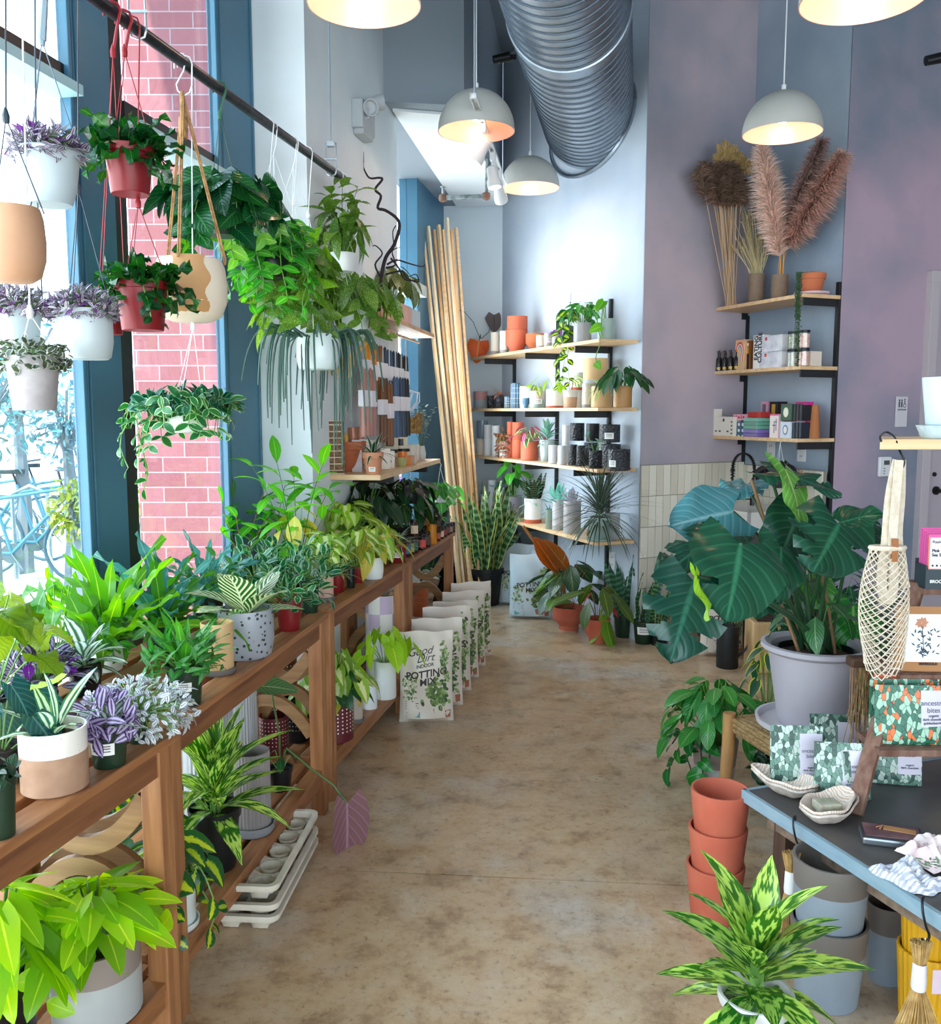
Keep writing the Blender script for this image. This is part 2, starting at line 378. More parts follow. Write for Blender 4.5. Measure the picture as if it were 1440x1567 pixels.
t = MB(); t.prism([(wbk.x, wbk.y), (cA.x, cA.y), (cA.x+.05, cA.y+.2), (wbk.x, wbk.y+.2)], 0, 3.3); S(t.build('wall_back_left', plaster_white, smooth=False))
blk = [wl(5.40, 0, PIER)[:2], (-.035, 5.47), (cA.x, cA.y), (wbk.x, wbk.y)]
t = MB(); t.prism([wl(5.33, 0, PIER)[:2], atd(710, 100, 5.4)[:2], (cA.x, cA.y+.02), (wbk.x-.1, wbk.y+.02), wl(5.6, -.1)[:2]], 3.24, TOP)
S(t.build('wall_bulkhead', [M('#8d99a3', .8)], smooth=False))
t = MB()
for a, b2 in (((.25, .02), (.28, .8)), ((.62, .02), (.65, .8))):
    pass
t.prism([wl(5.45, .02, PIER)[:2], (-.0, 5.55), (cA.x-.03, cA.y-.03), (wbk.x+.25, wbk.y-.05)], 3.225, 3.24)
S(t.build('ceiling_recess', white_ceil, smooth=False))
def wallseg(a, b2, th, name, m, z1=TOP):
    d = (b2-a).normalized(); n = V((-d.y, d.x, 0))*th
    t = MB(); t.prism([a[:2], b2[:2], (b2+n-d*.10)[:2], (a+n+d*.08)[:2]], 0, z1); return S(t.build(name, m, smooth=False))
wallseg(cA, cP-(cP-cA).normalized()*.006, .15, 'wall_back', plaster_cool)
wallseg(cP, cB0, .15, 'wall_back_pillar', plaster_lav)
wallseg(cB0, cB1-(cB1-cB0).normalized()*.006, .15, 'wall_right', plaster_blue)
cD = cB1+V((.927, .375, 0))*4.0
wallseg(cB1, cD, .15, 'wall_right_back', M('#ad97a8', .82, 0, '#6f7c8c', .8, bump=.18, lo=.40, hi=.64))
t = MB(); t.prism([(7.2, -3.2), (7.35, -3.2), (7.35, 9.2), (7.2, 9.2)], 0, TOP); S(t.build('wall_side', plaster_lav, smooth=False))
t = MB(); t.prism([(-2.4, -3.2), (7.4, -3.2), (7.4, -3.05), (-2.4, -3.05)], 2.75, TOP); S(t.build('wall_front_blocker', plaster_lav, smooth=False))  # unseen wall over the front opening, added to darken the upper walls
# tiles: stacked narrow handmade tiles, lower part of pillar and of the shelf wall
def tiles(a, b2, z1, name):
    d = (b2-a); L = d.length; d.normalize(); n = V((d.y, -d.x, 0)); t = MB(); rng = random.Random(3)
    t.prism([(a+n*.001)[:2], (b2+n*.001)[:2], (b2+n*.006)[:2], (a+n*.006)[:2]], 0, z1, 0)
    w, h = .062, .202; R = Matrix.Rotation(math.atan2(d.y, d.x), 3, 'Z')
    z = z1-h/2-.004
    while z > -h/2:
        x = w/2+.002
        while x < L:
            ww = min(w, 2*(L-x)+w)-.004
            t.box(a+d*x+n*(.010+rng.uniform(0, .0015))+V((0, 0, z)), (w-.004, .010, h-.004), R=R@Matrix.Rotation(rng.uniform(-.012, .012), 3, 'X'), mi=1+rng.randrange(3)); x += w
        z -= h
    return S(t.build(name, [M('#8f8b83', .9), M('#dcd6c6', .22), M('#d3ccbb', .25), M('#e3decf', .2)], smooth=False))
nB = V((-.927, -.375, 0))
tiles(cP, cB0, 1.16, 'trim_12'); tiles(cB0, cB1+V((-.04, .0, 0)), 1.14, 'trim_13')
# door at the right
dd = V((.927, .375, 0)); dn = V((.375, -.927, 0)); RD = Matrix.Rotation(math.atan2(.375, .927), 3, 'Z')
da = atl(1409, 600, cB1.x-cB1.y*(.927/.375), .927/.375); s0 = (da-cB1).dot(dd)
dm = M('#b6adb2', .5)
dr = T('door_1', 'x', 'x'); del dr['label']; del dr['category']; S(dr)
def dpt(s, o, z=0): 
    q = cB1+dd*s+dn*o; q.z = z; return q
t = MB(); t.box(dpt(s0+.035, .02, 1.15), (.07, .05, 2.3), R=RD); t.box(dpt(s0+1.045, .02, 1.15), (.07, .05, 2.3), R=RD); t.box(dpt(s0+.54, .02, 2.335), (1.08, .05, .07), R=RD)
t.build('door_frame', dm, dr, smooth=False, bevel=.003)
t = MB(); t.box(dpt(s0+.54, .005, 1.15), (.93, .03, 2.29), R=RD); t.build('door_panel', M('#aea4ac', .5), dr, smooth=False)
t = MB(); h0 = dpt(s0+.15, .02, .995); t.lathe([(.028, 0), (.028, .012), (.012, .014), (.012, .06)], 16, h0, R=RD@Matrix.Rotation(pi/2, 3, 'X'))
t.tube([h0+dn*.06, h0+dn*.062+dd*.06, h0+dn*.055+dd*.12], .011, 8); t.build('door_handle', blackm, dr)
t = MB(); t.lathe([(.014, 0), (.014, .01)], 12, dpt(s0+.13, .02, 1.10), R=RD@Matrix.Rotation(pi/2, 3, 'X')); t.build('deadbolt', blackm, dr)
# ================================================================ OUTSIDE
ground = MB(); ground.prism([(-30, -12), (-2.35, -12), (.0, 9.3), (1, 40), (-30, 40)], -.3, -.04); S(ground.build('ground', M('#cfcac2', .9, 0, '#bdb8b0', 2), smooth=False))
def brickmat():
    m = bpy.data.materials.new('brick_wall'); m.use_nodes = True; N = m.node_tree.nodes; Lk = m.node_tree.links
    b = N['Principled BSDF']; tc = N.new('ShaderNodeTexCoord'); sp = N.new('ShaderNodeSeparateXYZ'); cb = N.new('ShaderNodeCombineXYZ')
    ad = N.new('ShaderNodeMath'); ad.operation = 'ADD'
    Lk.new(tc.outputs['Object'], sp.inputs[0]); Lk.new(sp.outputs[0], ad.inputs[0]); Lk.new(sp.outputs[1], ad.inputs[1]); Lk.new(ad.outputs[0], cb.inputs[0]); Lk.new(sp.outputs[2], cb.inputs[1])
    t = N.new('ShaderNodeTexBrick'); t.inputs['Scale'].default_value = 1; t.inputs['Brick Width'].default_value = .22; t.inputs['Row Height'].default_value = .075; t.inputs['Mortar Size'].default_value = .003
    t.inputs['Color1'].default_value = hx('#94636a'); t.inputs['Color2'].default_value = hx('#835058'); t.inputs['Mortar'].default_value = hx('#9c9098')
    Lk.new(cb.outputs[0], t.inputs[0]); Lk.new(t.outputs[0], b.inputs['Base Color']); b.inputs['Roughness'].default_value = .9
    return m
bm_ = brickmat()
b0 = atd(207, 600, 4.5)
t = MB(); t.prism([(b0.x, 4.5), (-1.06, 4.5), (-1.0, 5.6), (b0.x+.2, 5.6)], 0, 6); tag(t.build('brick_pier', bm_, smooth=False), 'red brick column standing outside the narrow window pane', 'brick column')
t = MB(); t.prism([(-9, 19), (-3.6, 17.5), (-3.6, 22), (-9, 23)], -.04, 6, 0)
for k_ in range(18): 
    z_ = 1.3+k_*.24
    q0, q1 = V((-9, 19)), V((-3.6, 17.5)); t.prism([q0-V((0, .03)), q1-V((0, .03)), q1, q0], z_, z_+.12, 1)
hb = T('building', 'white building across the street with horizontal siding', 'building', (-6, 19, 0)); 
for v_ in t.v: v_ -= V((-6, 19, 0))
t.build('wall', [M('#e8eef2', .8), M('#9fb4c6', .8)], hb, smooth=False)
# ================================================================ CEILING FIXTURES
galv = M('#a9b4be', .38, .9, '#87939f', 5.0, bump=.03, stretch=(1, 1, .4))
def duct():
    c0, c1 = V((.8-.185*5.6, .8, 3.46)), V((.8+.07*.185, 6.47, 3.46)); L = (c1-c0).length
    R = Matrix.Rotation(-WR, 3, 'Z')@Matrix.Rotation(-pi/2, 3, 'X')
    t = T('air_duct', 'big round galvanised spiral duct running to the back wall under the ceiling', 'duct', c0)
    b = MB(); prof = []; s = 0.0; r = .30
    while s < L-.12:
        prof += [(r, s, 0), (r, s+.062, 0), (r+.006, s+.064, 1), (r+.006, s+.070, 1), (r, s+.072, 1)]; s += .085
    prof += [(r, s, 0), (r, L, 0)]
    b.lathe(prof, 56, (0, 0, 0), R=R, close=False); b.build('duct_pipe', [galv, M('#4f5a66', .45, .7)], t, ang=.9)
    for q in (2.42, 3.9):
        b = MB(); b.lathe([(r, q), (r+.012, q+.004), (r+.012, q+.07), (r, q+.074)], 56, R=R, close=False); 
        for a in range(0, 360, 60): b.lathe([(.006, 0), (.006, .008)], 8, R@V(((r+.012)*cos(radians(a+20)), (r+.012)*sin(radians(a+20)), q+.035)), R=Matrix.Rotation(0, 3, 'X'))
        b.build('coupling', galv, t)
    # saddle collar where the duct meets the slanted wall
    b = MB(); pts = []
    for i in range(49):
        a = 2*pi*i/48; p = R@V(((r+.012)*cos(a), (r+.012)*sin(a), 0)); w = c0+p
        tt = (3.45-.404*w.y-w.x)/(.182+.404*.983); q = w+V((.182, .983, 0))*(tt-.012)-c0; pts.append(q)
    b.tube(pts, .016, 6); b.build('wall_collar', galv, t)
duct()
shade_o = M('#b9bab5', .55, spec=.3); shade_i = M('#e0b4a4', .3, .1); cordm = M('#e8ecee', .5); bulbm = M('#ffd9a8', .4, emit=7.0)
def pendant(loc, label):
    t = T('pendant_lamp', label, 'lamp', loc, 0, 'dome pendant lamps')
    b = MB(); R0 = .2; pr = []
    for i in range(11):
        a = pi/2*(1-i/10); pr.append((max(.012, R0*cos(a)), .205*sin(a)-.0, 0))
    pr.append((R0, -.006, 0)); pr.append((R0-.004, -.006, 1))
    for i in range(11):
        a = pi/2*i/10; pr.append((max(.012, (R0-.005)*cos(a)), .198*sin(a), 1))
    b.lathe(pr, 48); b.build('lamp_shade', [shade_o, shade_i], t, ang=1.2)
    b = MB(); b.tube([(0, 0, .2), (0, 0, TOP-loc[2])], .0035, 6); b.build('cord', cordm, t)
    b = MB(); b.lathe([(.012, .2), (.012, .235), (.004, .24)], 12); b.lathe([(.018, .195), (.018, .13), (.014, .125)], 12); b.build('socket', cordm, t)
    b = MB(); b.lathe([(.006, .13), (.016, .115), (.032, .085), (.03, .062), (.015, .048), (.002, .045)], 20); b.build('bulb', bulbm, t)
    lamp('pendant_glow', 'POINT', V(loc)+V((0, 0, .03)), .9, (1, .74, .58), .035)
LZ = [(557, 5, 165, 'grey dome pendant at the top left, cut by the frame, over the white pier'), (729, 200, 113, 'grey dome pendant hanging behind the track spotlights'),
      (811, 287, 87, 'smallest grey dome pendant, hanging just under the round duct'), (1197, 203, 114, 'grey dome pendant hanging above the pampas grass'),
      (1321, -3, 178, 'grey dome pendant at the top right edge of the photo, cut by the frame')]
for px, py, w, lb in LZ: pendant(atd(px, py, FPX*.4/w), lb)
# track with three spotlights
ta, tb = atz(724, 146, 3.0), atz(772, 284, 3.0); td = (tb-ta).normalized(); trm = M('#e3e7e9', .45)
t = T('track_light', 'short white ceiling track with three small spotlights beside the duct', 'track light', ta)
b = MB(); L = (tb-ta).length; RR = Matrix.Rotation(math.atan2(td.y, td.x), 3, 'Z')
for o in (-.014, .014): b.box(td*L/2+RR@V((0, o, 0)), (L, .006, .02), R=RR)
b.box(td*L/2+V((0, 0, .008)), (L, .03, .004), R=RR); b.box(td*.01, (.02, .034, .024), R=RR); b.build('rail', trm, t, smooth=False)
b = MB(); b.tube([td*.06+V((0, 0, .01)), td*.06+V((0, 0, TOP-3.0))], .006, 8); b.build('hanging_rod', M('#9aa3ab', .4, .6), t)
for s, aim in ((.42, V((-.6, .1, -1))), (.95, V((.15, -.1, -1))), (1.35, V((.42, 1.5, -1.25)))):
    p = td*s; ad = aim.normalized(); R = ad.to_track_quat('Z', 'Y').to_matrix()
    b = MB(); b.box(p+V((0, 0, -.03)), (.05, .03, .04), R=RR); b.tube([p+V((0, 0, -.04)), p+V((0, 0, -.1))], .008, 8)
    h = p+V((0, 0, -.12)); b.lathe([(.02, -.04), (.032, -.03), (.034, .03), (.042, .05), (.042, .085), (.036, .085), (.034, .06)], 20, h, R=R); sp = b.build('spotlight', trm, t)
    b = MB(); b.lathe([(.034, .068), (.02, .072), (.001, .074)], 16, h, R=R); b.build('lens', M('#fff1d0', .3, emit=9.0), sp)
    lamp('track_spot', 'SPOT', ta+h+ad*.1, 8 if s > 1.2 else 4, (1, .88, .72), .03, aim=ta+h+ad, spot_size=radians(46), spot_blend=.8)
# emergency light on the pier
el = atl(556, 176, PIER[0]+.03, PIER[1]); Rw = Matrix.Rotation(pi/2-WR, 3, 'Z')   # x along wall, y into the wall (left)
t = T('emergency_light', 'grey twin-head emergency light fixed high on the white pier', 'emergency light', el); em = M('#b7bcc0', .5)
b = MB(); b.box((0, 0, -.02), (.22, .06, .14), R=Rw); b.box(Rw@V((.0, -.0, -.10)), (.17, .055, .03), R=Rw); b.build('housing', em, t, bevel=.006)
for dx, dz, dr_ in ((-.07, .01, V((.6, -1, -.2))), (.09, .085, V((1, .3, .2)))):
    h = Rw@V((dx, -.05, dz)); R = dr_.normalized().to_track_quat('Z', 'Y').to_matrix(); b = MB()
    b.lathe([(.015, -.05), (.035, -.02), (.042, .02), (.042, .03), (.036, .03), (.03, .01), (.01, .0)], 20, h, R=R); b.tube([h, h+V((0, 0, -.05)), Rw@V((dx, 0, dz-.05))], .008, 6); b.build('lamp_head', em, t)
# sprinkler pipe in the recess
q0, q1, q2 = atd(678, 303, 6.45), atd(744, 300, 6.45), atd(747, 262, 6.45)
t = T('sprinkler_pipe', 'short grey sprinkler pipe with elbow under the low recess ceiling', 'pipe', q0)
b = MB(); b.tube([V((0, 0, 0)), q1-q0, V((q2.x-q0.x, 0, 3.226-q0.z))], .018, 10); b.build('pipe', M('#5f6d72', .5, .5, '#98a4a4', 30), t)
for p in (V((0, 0, 0)), q1-q0):
    b = MB(); b.lathe([(.002, -.03), (.026, -.02), (.03, 0), (.026, .02), (.002, .03)], 12, p); b.build('elbow', M('#7a5b4b', .6, .4), t)
b = MB(); b.tube([(0, 0, .01), (0, 0, .07)], .009, 8); b.lathe([(.02, .07), (.02, .075)], 12); b.build('sprinkler_head', M('#a7adab', .4, .7), t)
# small black fittings up on the walls
for px, py, dd_, lb in ((1432, 90, 5.2, 'small black wall spotlight at the right edge above the lavender wall'), (768, 89, 5.9, 'small black bracket fixed beside the duct')):
    p = atd(px, py, dd_); b = MB(); b.lathe([(.002, -.06), (.026, -.055), (.03, .05), (.024, .05), (.022, .03)], 16, R=Matrix.Rotation(pi/2.3, 3, 'Y')); b.box((.06, .02, .01), (.06, .03, .03))
    tag(b.build('wall_fitting', blackm, loc=p), lb, 'fitting')
# hanging pipe above the benches
PX0, PY0, PZ0 = -.557, 4.2, 2.529
def pipept(y): return V((PX0+.185*(y-PY0), y, 2.445+.02*y))
def pipe_at(px, z_off=0):   # where the pipe shows at this picture column
    y = 3.0
    for _ in range(30):
        r = ray(px, 630-FPX*(pipept(y).z-CH)/y)[0]; y = (PX0-.185*PY0)/(r-.185)
    return pipept(y)+V((0, 0, z_off))
t = T('hanging_pipe', 'black steel pipe hung along the windows carrying the hanging planters', 'pipe rail', pipept(4.2))
b = MB(); b.tube([pipept(.4)-pipept(4.2), V((0, 0, 0))], .0165, 14); b.build('pipe', M('#20242a', .35, .6, '#31363d', 40, bump=.1), t)
for px in (212, 507):
    p = pipe_at(px)-pipept(4.2); b = MB()
    b.tube([p+V((0, 0, .1)), p+V((0, 0, TOP-2.5))], .0045, 6); b.box(p+V((0, 0, .105)), (.03, .03, .02))
    b.tube([p+V((x*1.0, 0, z)) for x, z in ((-.022, .11), (-.022, .0), (-.017, -.018), (0, -.025), (.017, -.018), (.022, 0), (.022, .11), (0, .115), (-.022, .11))], .0035, 6)
    b.box(p+V((0, 0, .045)), (.055, .007, .007)); b.build('clevis_hanger', M('#aeb8bf', .3, .8), t)
# ================================================================ BENCHES
bw = wood('#85502f', '#b27a4c', 1.0, .45); bw2 = wood('#6f4229', '#96613b', 1.1, .5); bw3 = wood('#8d5835', '#b67f50', 1.0, .45, 'Z')
def bench(p0, p1, dep, label, zt=.76):
    p0 = V(p0); p1 = V(p1); d = p1-p0; d.z = 0; L = d.length; a = math.atan2(d.y, d.x)
    t = T('slatted_bench', label, 'bench', (p0.x, p0.y, 0), a, 'slatted wooden benches along the windows')
    b = MB(); w = .068; n = max(3, int(dep/ (w+.012))); g = (dep-n*w)/(n-1)
    for i in range(n): b.box((L/2, w/2+i*(w+g), zt-.011), (L, w, .022))
    b.build('top', bw, t, smooth=False, bevel=.003)
    b = MB(); b.box((L/2, .028, zt-.055), (L-.03, .024, .066)); b.box((L/2, dep-.028, zt-.055), (L-.03, .024, .066))
    for x in (.04, L/2, L-.04): b.box((x, dep/2, zt-.05), (.024, dep-.06, .055))
    b.build('apron', bw2, t, smooth=False, bevel=.002)
    for x in (.04, L-.04):
        for y in (.035, dep-.035):
            b = MB(); b.box((x, y, (zt-.022)/2), (.052, .052, zt-.022)); b.build('leg', bw3, t, smooth=False, bevel=.003)
    b = MB(); w = .052; n = max(3, int(dep/(w+.022))); g = (dep-.03-n*w)/(n-1)
    for i in range(n): b.box((L/2, .015+w/2+i*(w+g), .165), (L-.1 if i in (0, n-1) else L-.02, w, .02))
    b.box((L/2, .03, .135), (L-.06, .022, .05)); b.box((L/2, dep-.03, .135), (L-.06, .022, .05))
    for x in (.04, L-.04): b.box((x, dep/2, .135), (.022, dep-.08, .05))
    b.build('lower_shelf', bw, t, smooth=False, bevel=.002)
    for x in (.04, L-.04):
        for s in (1, -1):
            pts = []; mz = .455
            for i in range(15):
                q = -1+2*i/14; yy = dep/2+q*(dep/2-.06); pts.append((x, yy, mz+s*(.025+.13*q*q)))
            b = MB(); vs = []
            for i in range(15):
                q = -1+2*i/14; sl = s*.26*q/(dep/2-.06); nn = V((0, -sl, 1)).normalized()*.022
                for dx in (-.011, .011): vs += [V(pts[i])+V((dx, 0, 0))-nn, V(pts[i])+V((dx, 0, 0))+nn]
            fs = []
            for i in range(14): k = i*4; fs += [(k, k+1, k+5, k+4), (k+2, k+6, k+7, k+3), (k+1, k+3, k+7, k+5), (k, k+4, k+6, k+2)]
            b.add(vs, fs)
            b.build('curved_brace', wood('#86603c', '#a98155', 1, .5, 'Y'), t, smooth=False)
    return t
B1a, B1b = V((-.91, .98, 0)), atz(272, 1119, .76); B2a, B2b = atz(262, 1113, .76), atz(503, 937, .76); B3a, B3b = atz(506, 933, .76), atz(626, 859, .76); B4a, B4b = atz(629, 856, .76), atz(697, 814, .76)
bench(B1a, B1b, .46, 'nearest slatted wooden bench, at the lower left corner, holding the speckled two-tone pot')
bench(B2a, B2b, .46, 'second slatted wooden bench, holding the terrazzo pot and the red nursery pots')
bench(B3a, B3b, .37, 'third slatted wooden bench, between the pier and the first potting mix bags')
bench(B4a, B4b, .37, 'farthest slatted wooden bench, carrying the amber candle jars under the wall shelf')
# ================================================================ WALL SHELVES
sw = wood('#a9713f', '#d0a06c', .8, .5, 'Y'); sw_edge = M('#e2c9a2', .5); pal = wood('#d2a877', '#e6c79c', .8, .5, 'X')
def shelving(name, label, line, ups, lv, x0, x1, ztop, dep=.30):
    u = V((-.375, .927, 0)); n = V((-.927, -.375, 0)); R = Matrix.Rotation(math.atan2(u.y, u.x), 3, 'Z')
    fl = (line[0]-dep*1.0787, line[1]); e0 = atl(x0, 600, *fl); e1 = atl(x1, 600, *fl); e0.z = e1.z = 0
    o = V((e1.x, e1.y, 0)); t = T(name, label, 'shelf', o)
    L = (e0-e1).length
    for z in lv:
        b = MB(); c = u*L/2-n*(dep/2-.004)+V((0, 0, z-.011)); b.box(c, (L, dep-.012, .022), R=R); b.build('shelf_board', pal, t, smooth=False, bevel=.002)
    for k, (px, zt) in enumerate(zip(ups, ztop)):
        w = atl(px, 600, *line); w.z = 0; w = w-o; b = MB(); b.box(w+n*.012+V((0, 0, (zt+.25)/2)), (.024, .022, zt-.25), R=R); b.build('upright', black, t, smooth=False)
        for z in lv:
            b = MB(); c = w+n*(dep/2-.005)+V((0, 0, z-.022))
            b.box(c+V((0, 0, -.022)), (.010, dep-.03, .044), R=R); b.build('bracket', black, t, smooth=False)
    return t
LVA = (1.955, 1.526, 1.135, .665); LVB = (2.19, 1.77, 1.34)
shelving('wall_shelving', 'four-tier wall shelving of pale boards on black brackets, full of plant pots', WA, (789, 855, 935), LVA, 719, 915, (2.2, 2.2, 2.25))
shelving('wall_shelving', 'three-tier wall shelving holding pampas grass, boxes and bottles', WB, (1142, 1279), LVB, 1084, 1222, (2.15, 2.27))
# shelf on the pier, near end facing the camera
ls0, ls1 = atz(582, 727, 1.2), atz(674, 702, 1.2); ld = (ls1-ls0); ld.z = 0; LL = ld.length; ld.normalize(); ln = V((-ld.y, ld.x, 0)); RL = Matrix.Rotation(math.atan2(ld.y, ld.x), 3, 'Z')
LSO = V((ls0.x, ls0.y, 0))
def lsp(s, o, z=1.2): q = LSO+ld*s+ln*o; q.z = z; return q
t = T('wall_shelf', 'pale wooden wall shelf on the pier under the hanging taper candles', 'shelf', LSO)
b = MB(); b.box(ld*LL/2+ln*.148+V((0, 0, 1.187)), (LL, .296, .026), R=RL); b.build('shelf_board', pal, t, smooth=False, bevel=.002)
for s in (.35, 1.2):
    b = MB(); b.box(ld*s+ln*.15+V((0, 0, 1.155)), (.01, .26, .04), R=RL); b.build('bracket', black, t, smooth=False)
t = T('wall_shelf', 'upper wooden wall shelf behind the spotted leaves, above the taper candles', 'shelf', LSO)
b = MB(); b.box(ld*(LL/2+.25)+ln*.18+V((0, 0, 1.99)), (LL*.9, .22, .024), R=RL); b.build('shelf_board', sw, t, smooth=False, bevel=.002)
# leaning timber
rng = random.Random(5); Lm = [pal, wood('#d9b184', '#e6c79c', 1, .5, 'Z'), wood('#ecd3a8', '#f7e6c6', 1, .5, 'Z'), wood('#c9955f', '#d9b184', 1, .5, 'Z')]
for i, (xt, yt, xb, w) in enumerate(((646, 350, 698, .04), (655, 347, 704, .034), (664, 352, 709, .028), (671, 345, 715, .036), (678, 352, 719, .026), (684, 334, 723, .03), (691, 352, 728, .034), (698, 349, 733, .026))):
    top = atd(xt, yt, 7.3+.012*(i % 3)); bt = atd(xb+8, 900, 6.85+.03*(i % 3)); bt.z = 0.0; d = top-bt; L = d.length; d.normalize()
    R = d.to_track_quat('Z', 'X').to_matrix(); b = MB(); b.box(R@V((0, 0, L/2+.012)), (.02, w, L-.02), R=R@Matrix.Rotation(pi/2*(1 if i % 2 else .92), 3, 'Z'))
    tag(b.build('timber_plank', Lm[(i+1) % 4], loc=bt, smooth=False, bevel=.002), 'long thin raw timber plank leaning against the back corner', 'plank', 'timber planks leaning in the corner')
# ================================================================ POTS AND PLANTS
soilm = M('#2b1d15', .95, 0, '#4a3626', 60, bump=.5); barkm = M('#5b4334', .9)
terra = M('#c4714a', .8, 0, '#b5623f', 6, bump=.05); terra_r = M('#b9573f', .75, 0, '#c46a50', 5, bump=.03); terra_o = M('#d2764f', .7, 0, '#c4663f', 6)
nurs_g = M('#14301f', .35); nurs_k = M('#101418', .35); nurs_r = M('#7c0e15', .4); whitep = M('#e4eaea', .35); white_g = M('#dfe1df', .3)
speck = M('#efe9df', .4, 0, '#8a8179', 90, 'speckle', lo=.03, hi=.12); tanm = M('#b58f74', .7, 0, '#a98368', 30); creamy = M('#e6dcc6', .5, 0, '#ddd0b6', 10)
terrazzo = M('#9a9ea6', .4, 0, '#26282d', 60, 'speckle', lo=.24, hi=.30); ochre = M('#d9b888', .55, 0, '#cfa774', 4); greyc = M('#b8b9b7', .6, 0, '#a5a6a6', 4); greyd = M('#6f6a66', .6)
lightwd = wood('#d0a36e', '#e3bf8c', 1, .5, 'Z'); maroon = M('#5d1a24', .4); blackc = M('#1c1f26', .45, 0, '#3a4048', 70, 'speckle', bump=.6, lo=.2, hi=.5)
stick = M('#f2f2ee', .5); ink = M('#222222', .6)
PK = {  # profile fractions: (radius, height); outer wall up, over the rim, inner wall down to soil
 'cyl': [(0, 0), (.95, 0), (1, .025), (1, 1), (.93, 1), (.92, .84)],
 'soft': [(0, 0), (.80, 0), (.90, .05), (1, .35), (1, .8), (.96, 1), (.9, 1), (.9, .84)],
 'tap': [(0, 0), (.78, 0), (.81, .03), (1, .98), (.99, 1), (.92, 1), (.9, .85)],
 'nurs': [(0, 0), (.72, 0), (.74, .02), (.90, .84), (.97, .85), (1, .99), (1, 1), (.94, 1), (.9, .86)],
 'terra': [(0, 0), (.64, 0), (.66, .02), (.88, .72), (.96, .73), (1, .99), (.99, 1), (.9, 1), (.86, .85)],
 'step': [(0, 0), (.66, 0), (.68, .18), (.98, .42), (1, 1), (.93, 1), (.92, .86)],
 'bowl': [(0, 0), (.6, 0), (.62, .2), (.98, .45), (1, .55), (1, 1), (.93, 1), (.92, .8)],
 'globe': [(0, 0), (.55, 0), (.82, .08), (.97, .3), (1, .55), (.95, .85), (.86, 1), (.8, .99), (.78, .8)],
 'basket': [(0, 0), (.64, 0), (.66, .03), (.80, .3), (.90, .82), (1.0, .88), (1.03, .98), (1.0, 1), (.94, .99), (.88, .88)],
 'rimmed': [(0, 0), (.70, 0), (.72, .02), (.92, .88), (1.02, .89), (1.06, .93), (1.05, 1), (.97, 1), (.9, .9), (.88, .84)],
}
def pot_mesh(kind, r, h, mats, split=None, split2=None, rib=0, ribd=.0, hollow=False):
    P_ = list(PK[kind]); pr = []
    if hollow: P_[-1] = (P_[1][0]*.93, .06)
    for i, (a, z) in enumerate(P_):
        m = 0
        if split is not None and i < len(P_)-2:
            pz = P_[i-1][1] if i else 0
            m = 1 if z > split and i else 0
            if m and pz < split:
                ra = P_[i-1][0]+(a-P_[i-1][0])*(split-pz)/(z-pz); pr.append((ra*r, split*h, 0)); pr.append((ra*r, split*h+.0004, 1))
        elif split is not None: m = 1
        pr.append((a*r, z*h, m) if not rib else (a*r, z*h, m, i not in (len(P_)-1, len(P_)-2)))
    b = MB(); b.lathe(pr, 96 if rib else 32, rib=rib, ribd=ribd, close=True)
    return b, P_[-1][0]*r, P_[-1][1]*h
def saucer_mesh(r, h=.018):
    b = MB(); b.lathe([(.0, 0), (r*.9, 0), (r, h*.3), (r*1.03, h), (r*.98, h), (r*.93, h*.4), (0, h*.35)], 32); return b
def orthoup(D):
    u = V((0, 0, 1)); n = u-D*D.z
    return n if n.length > .05 else V((1, 0, 0))-D*D.x
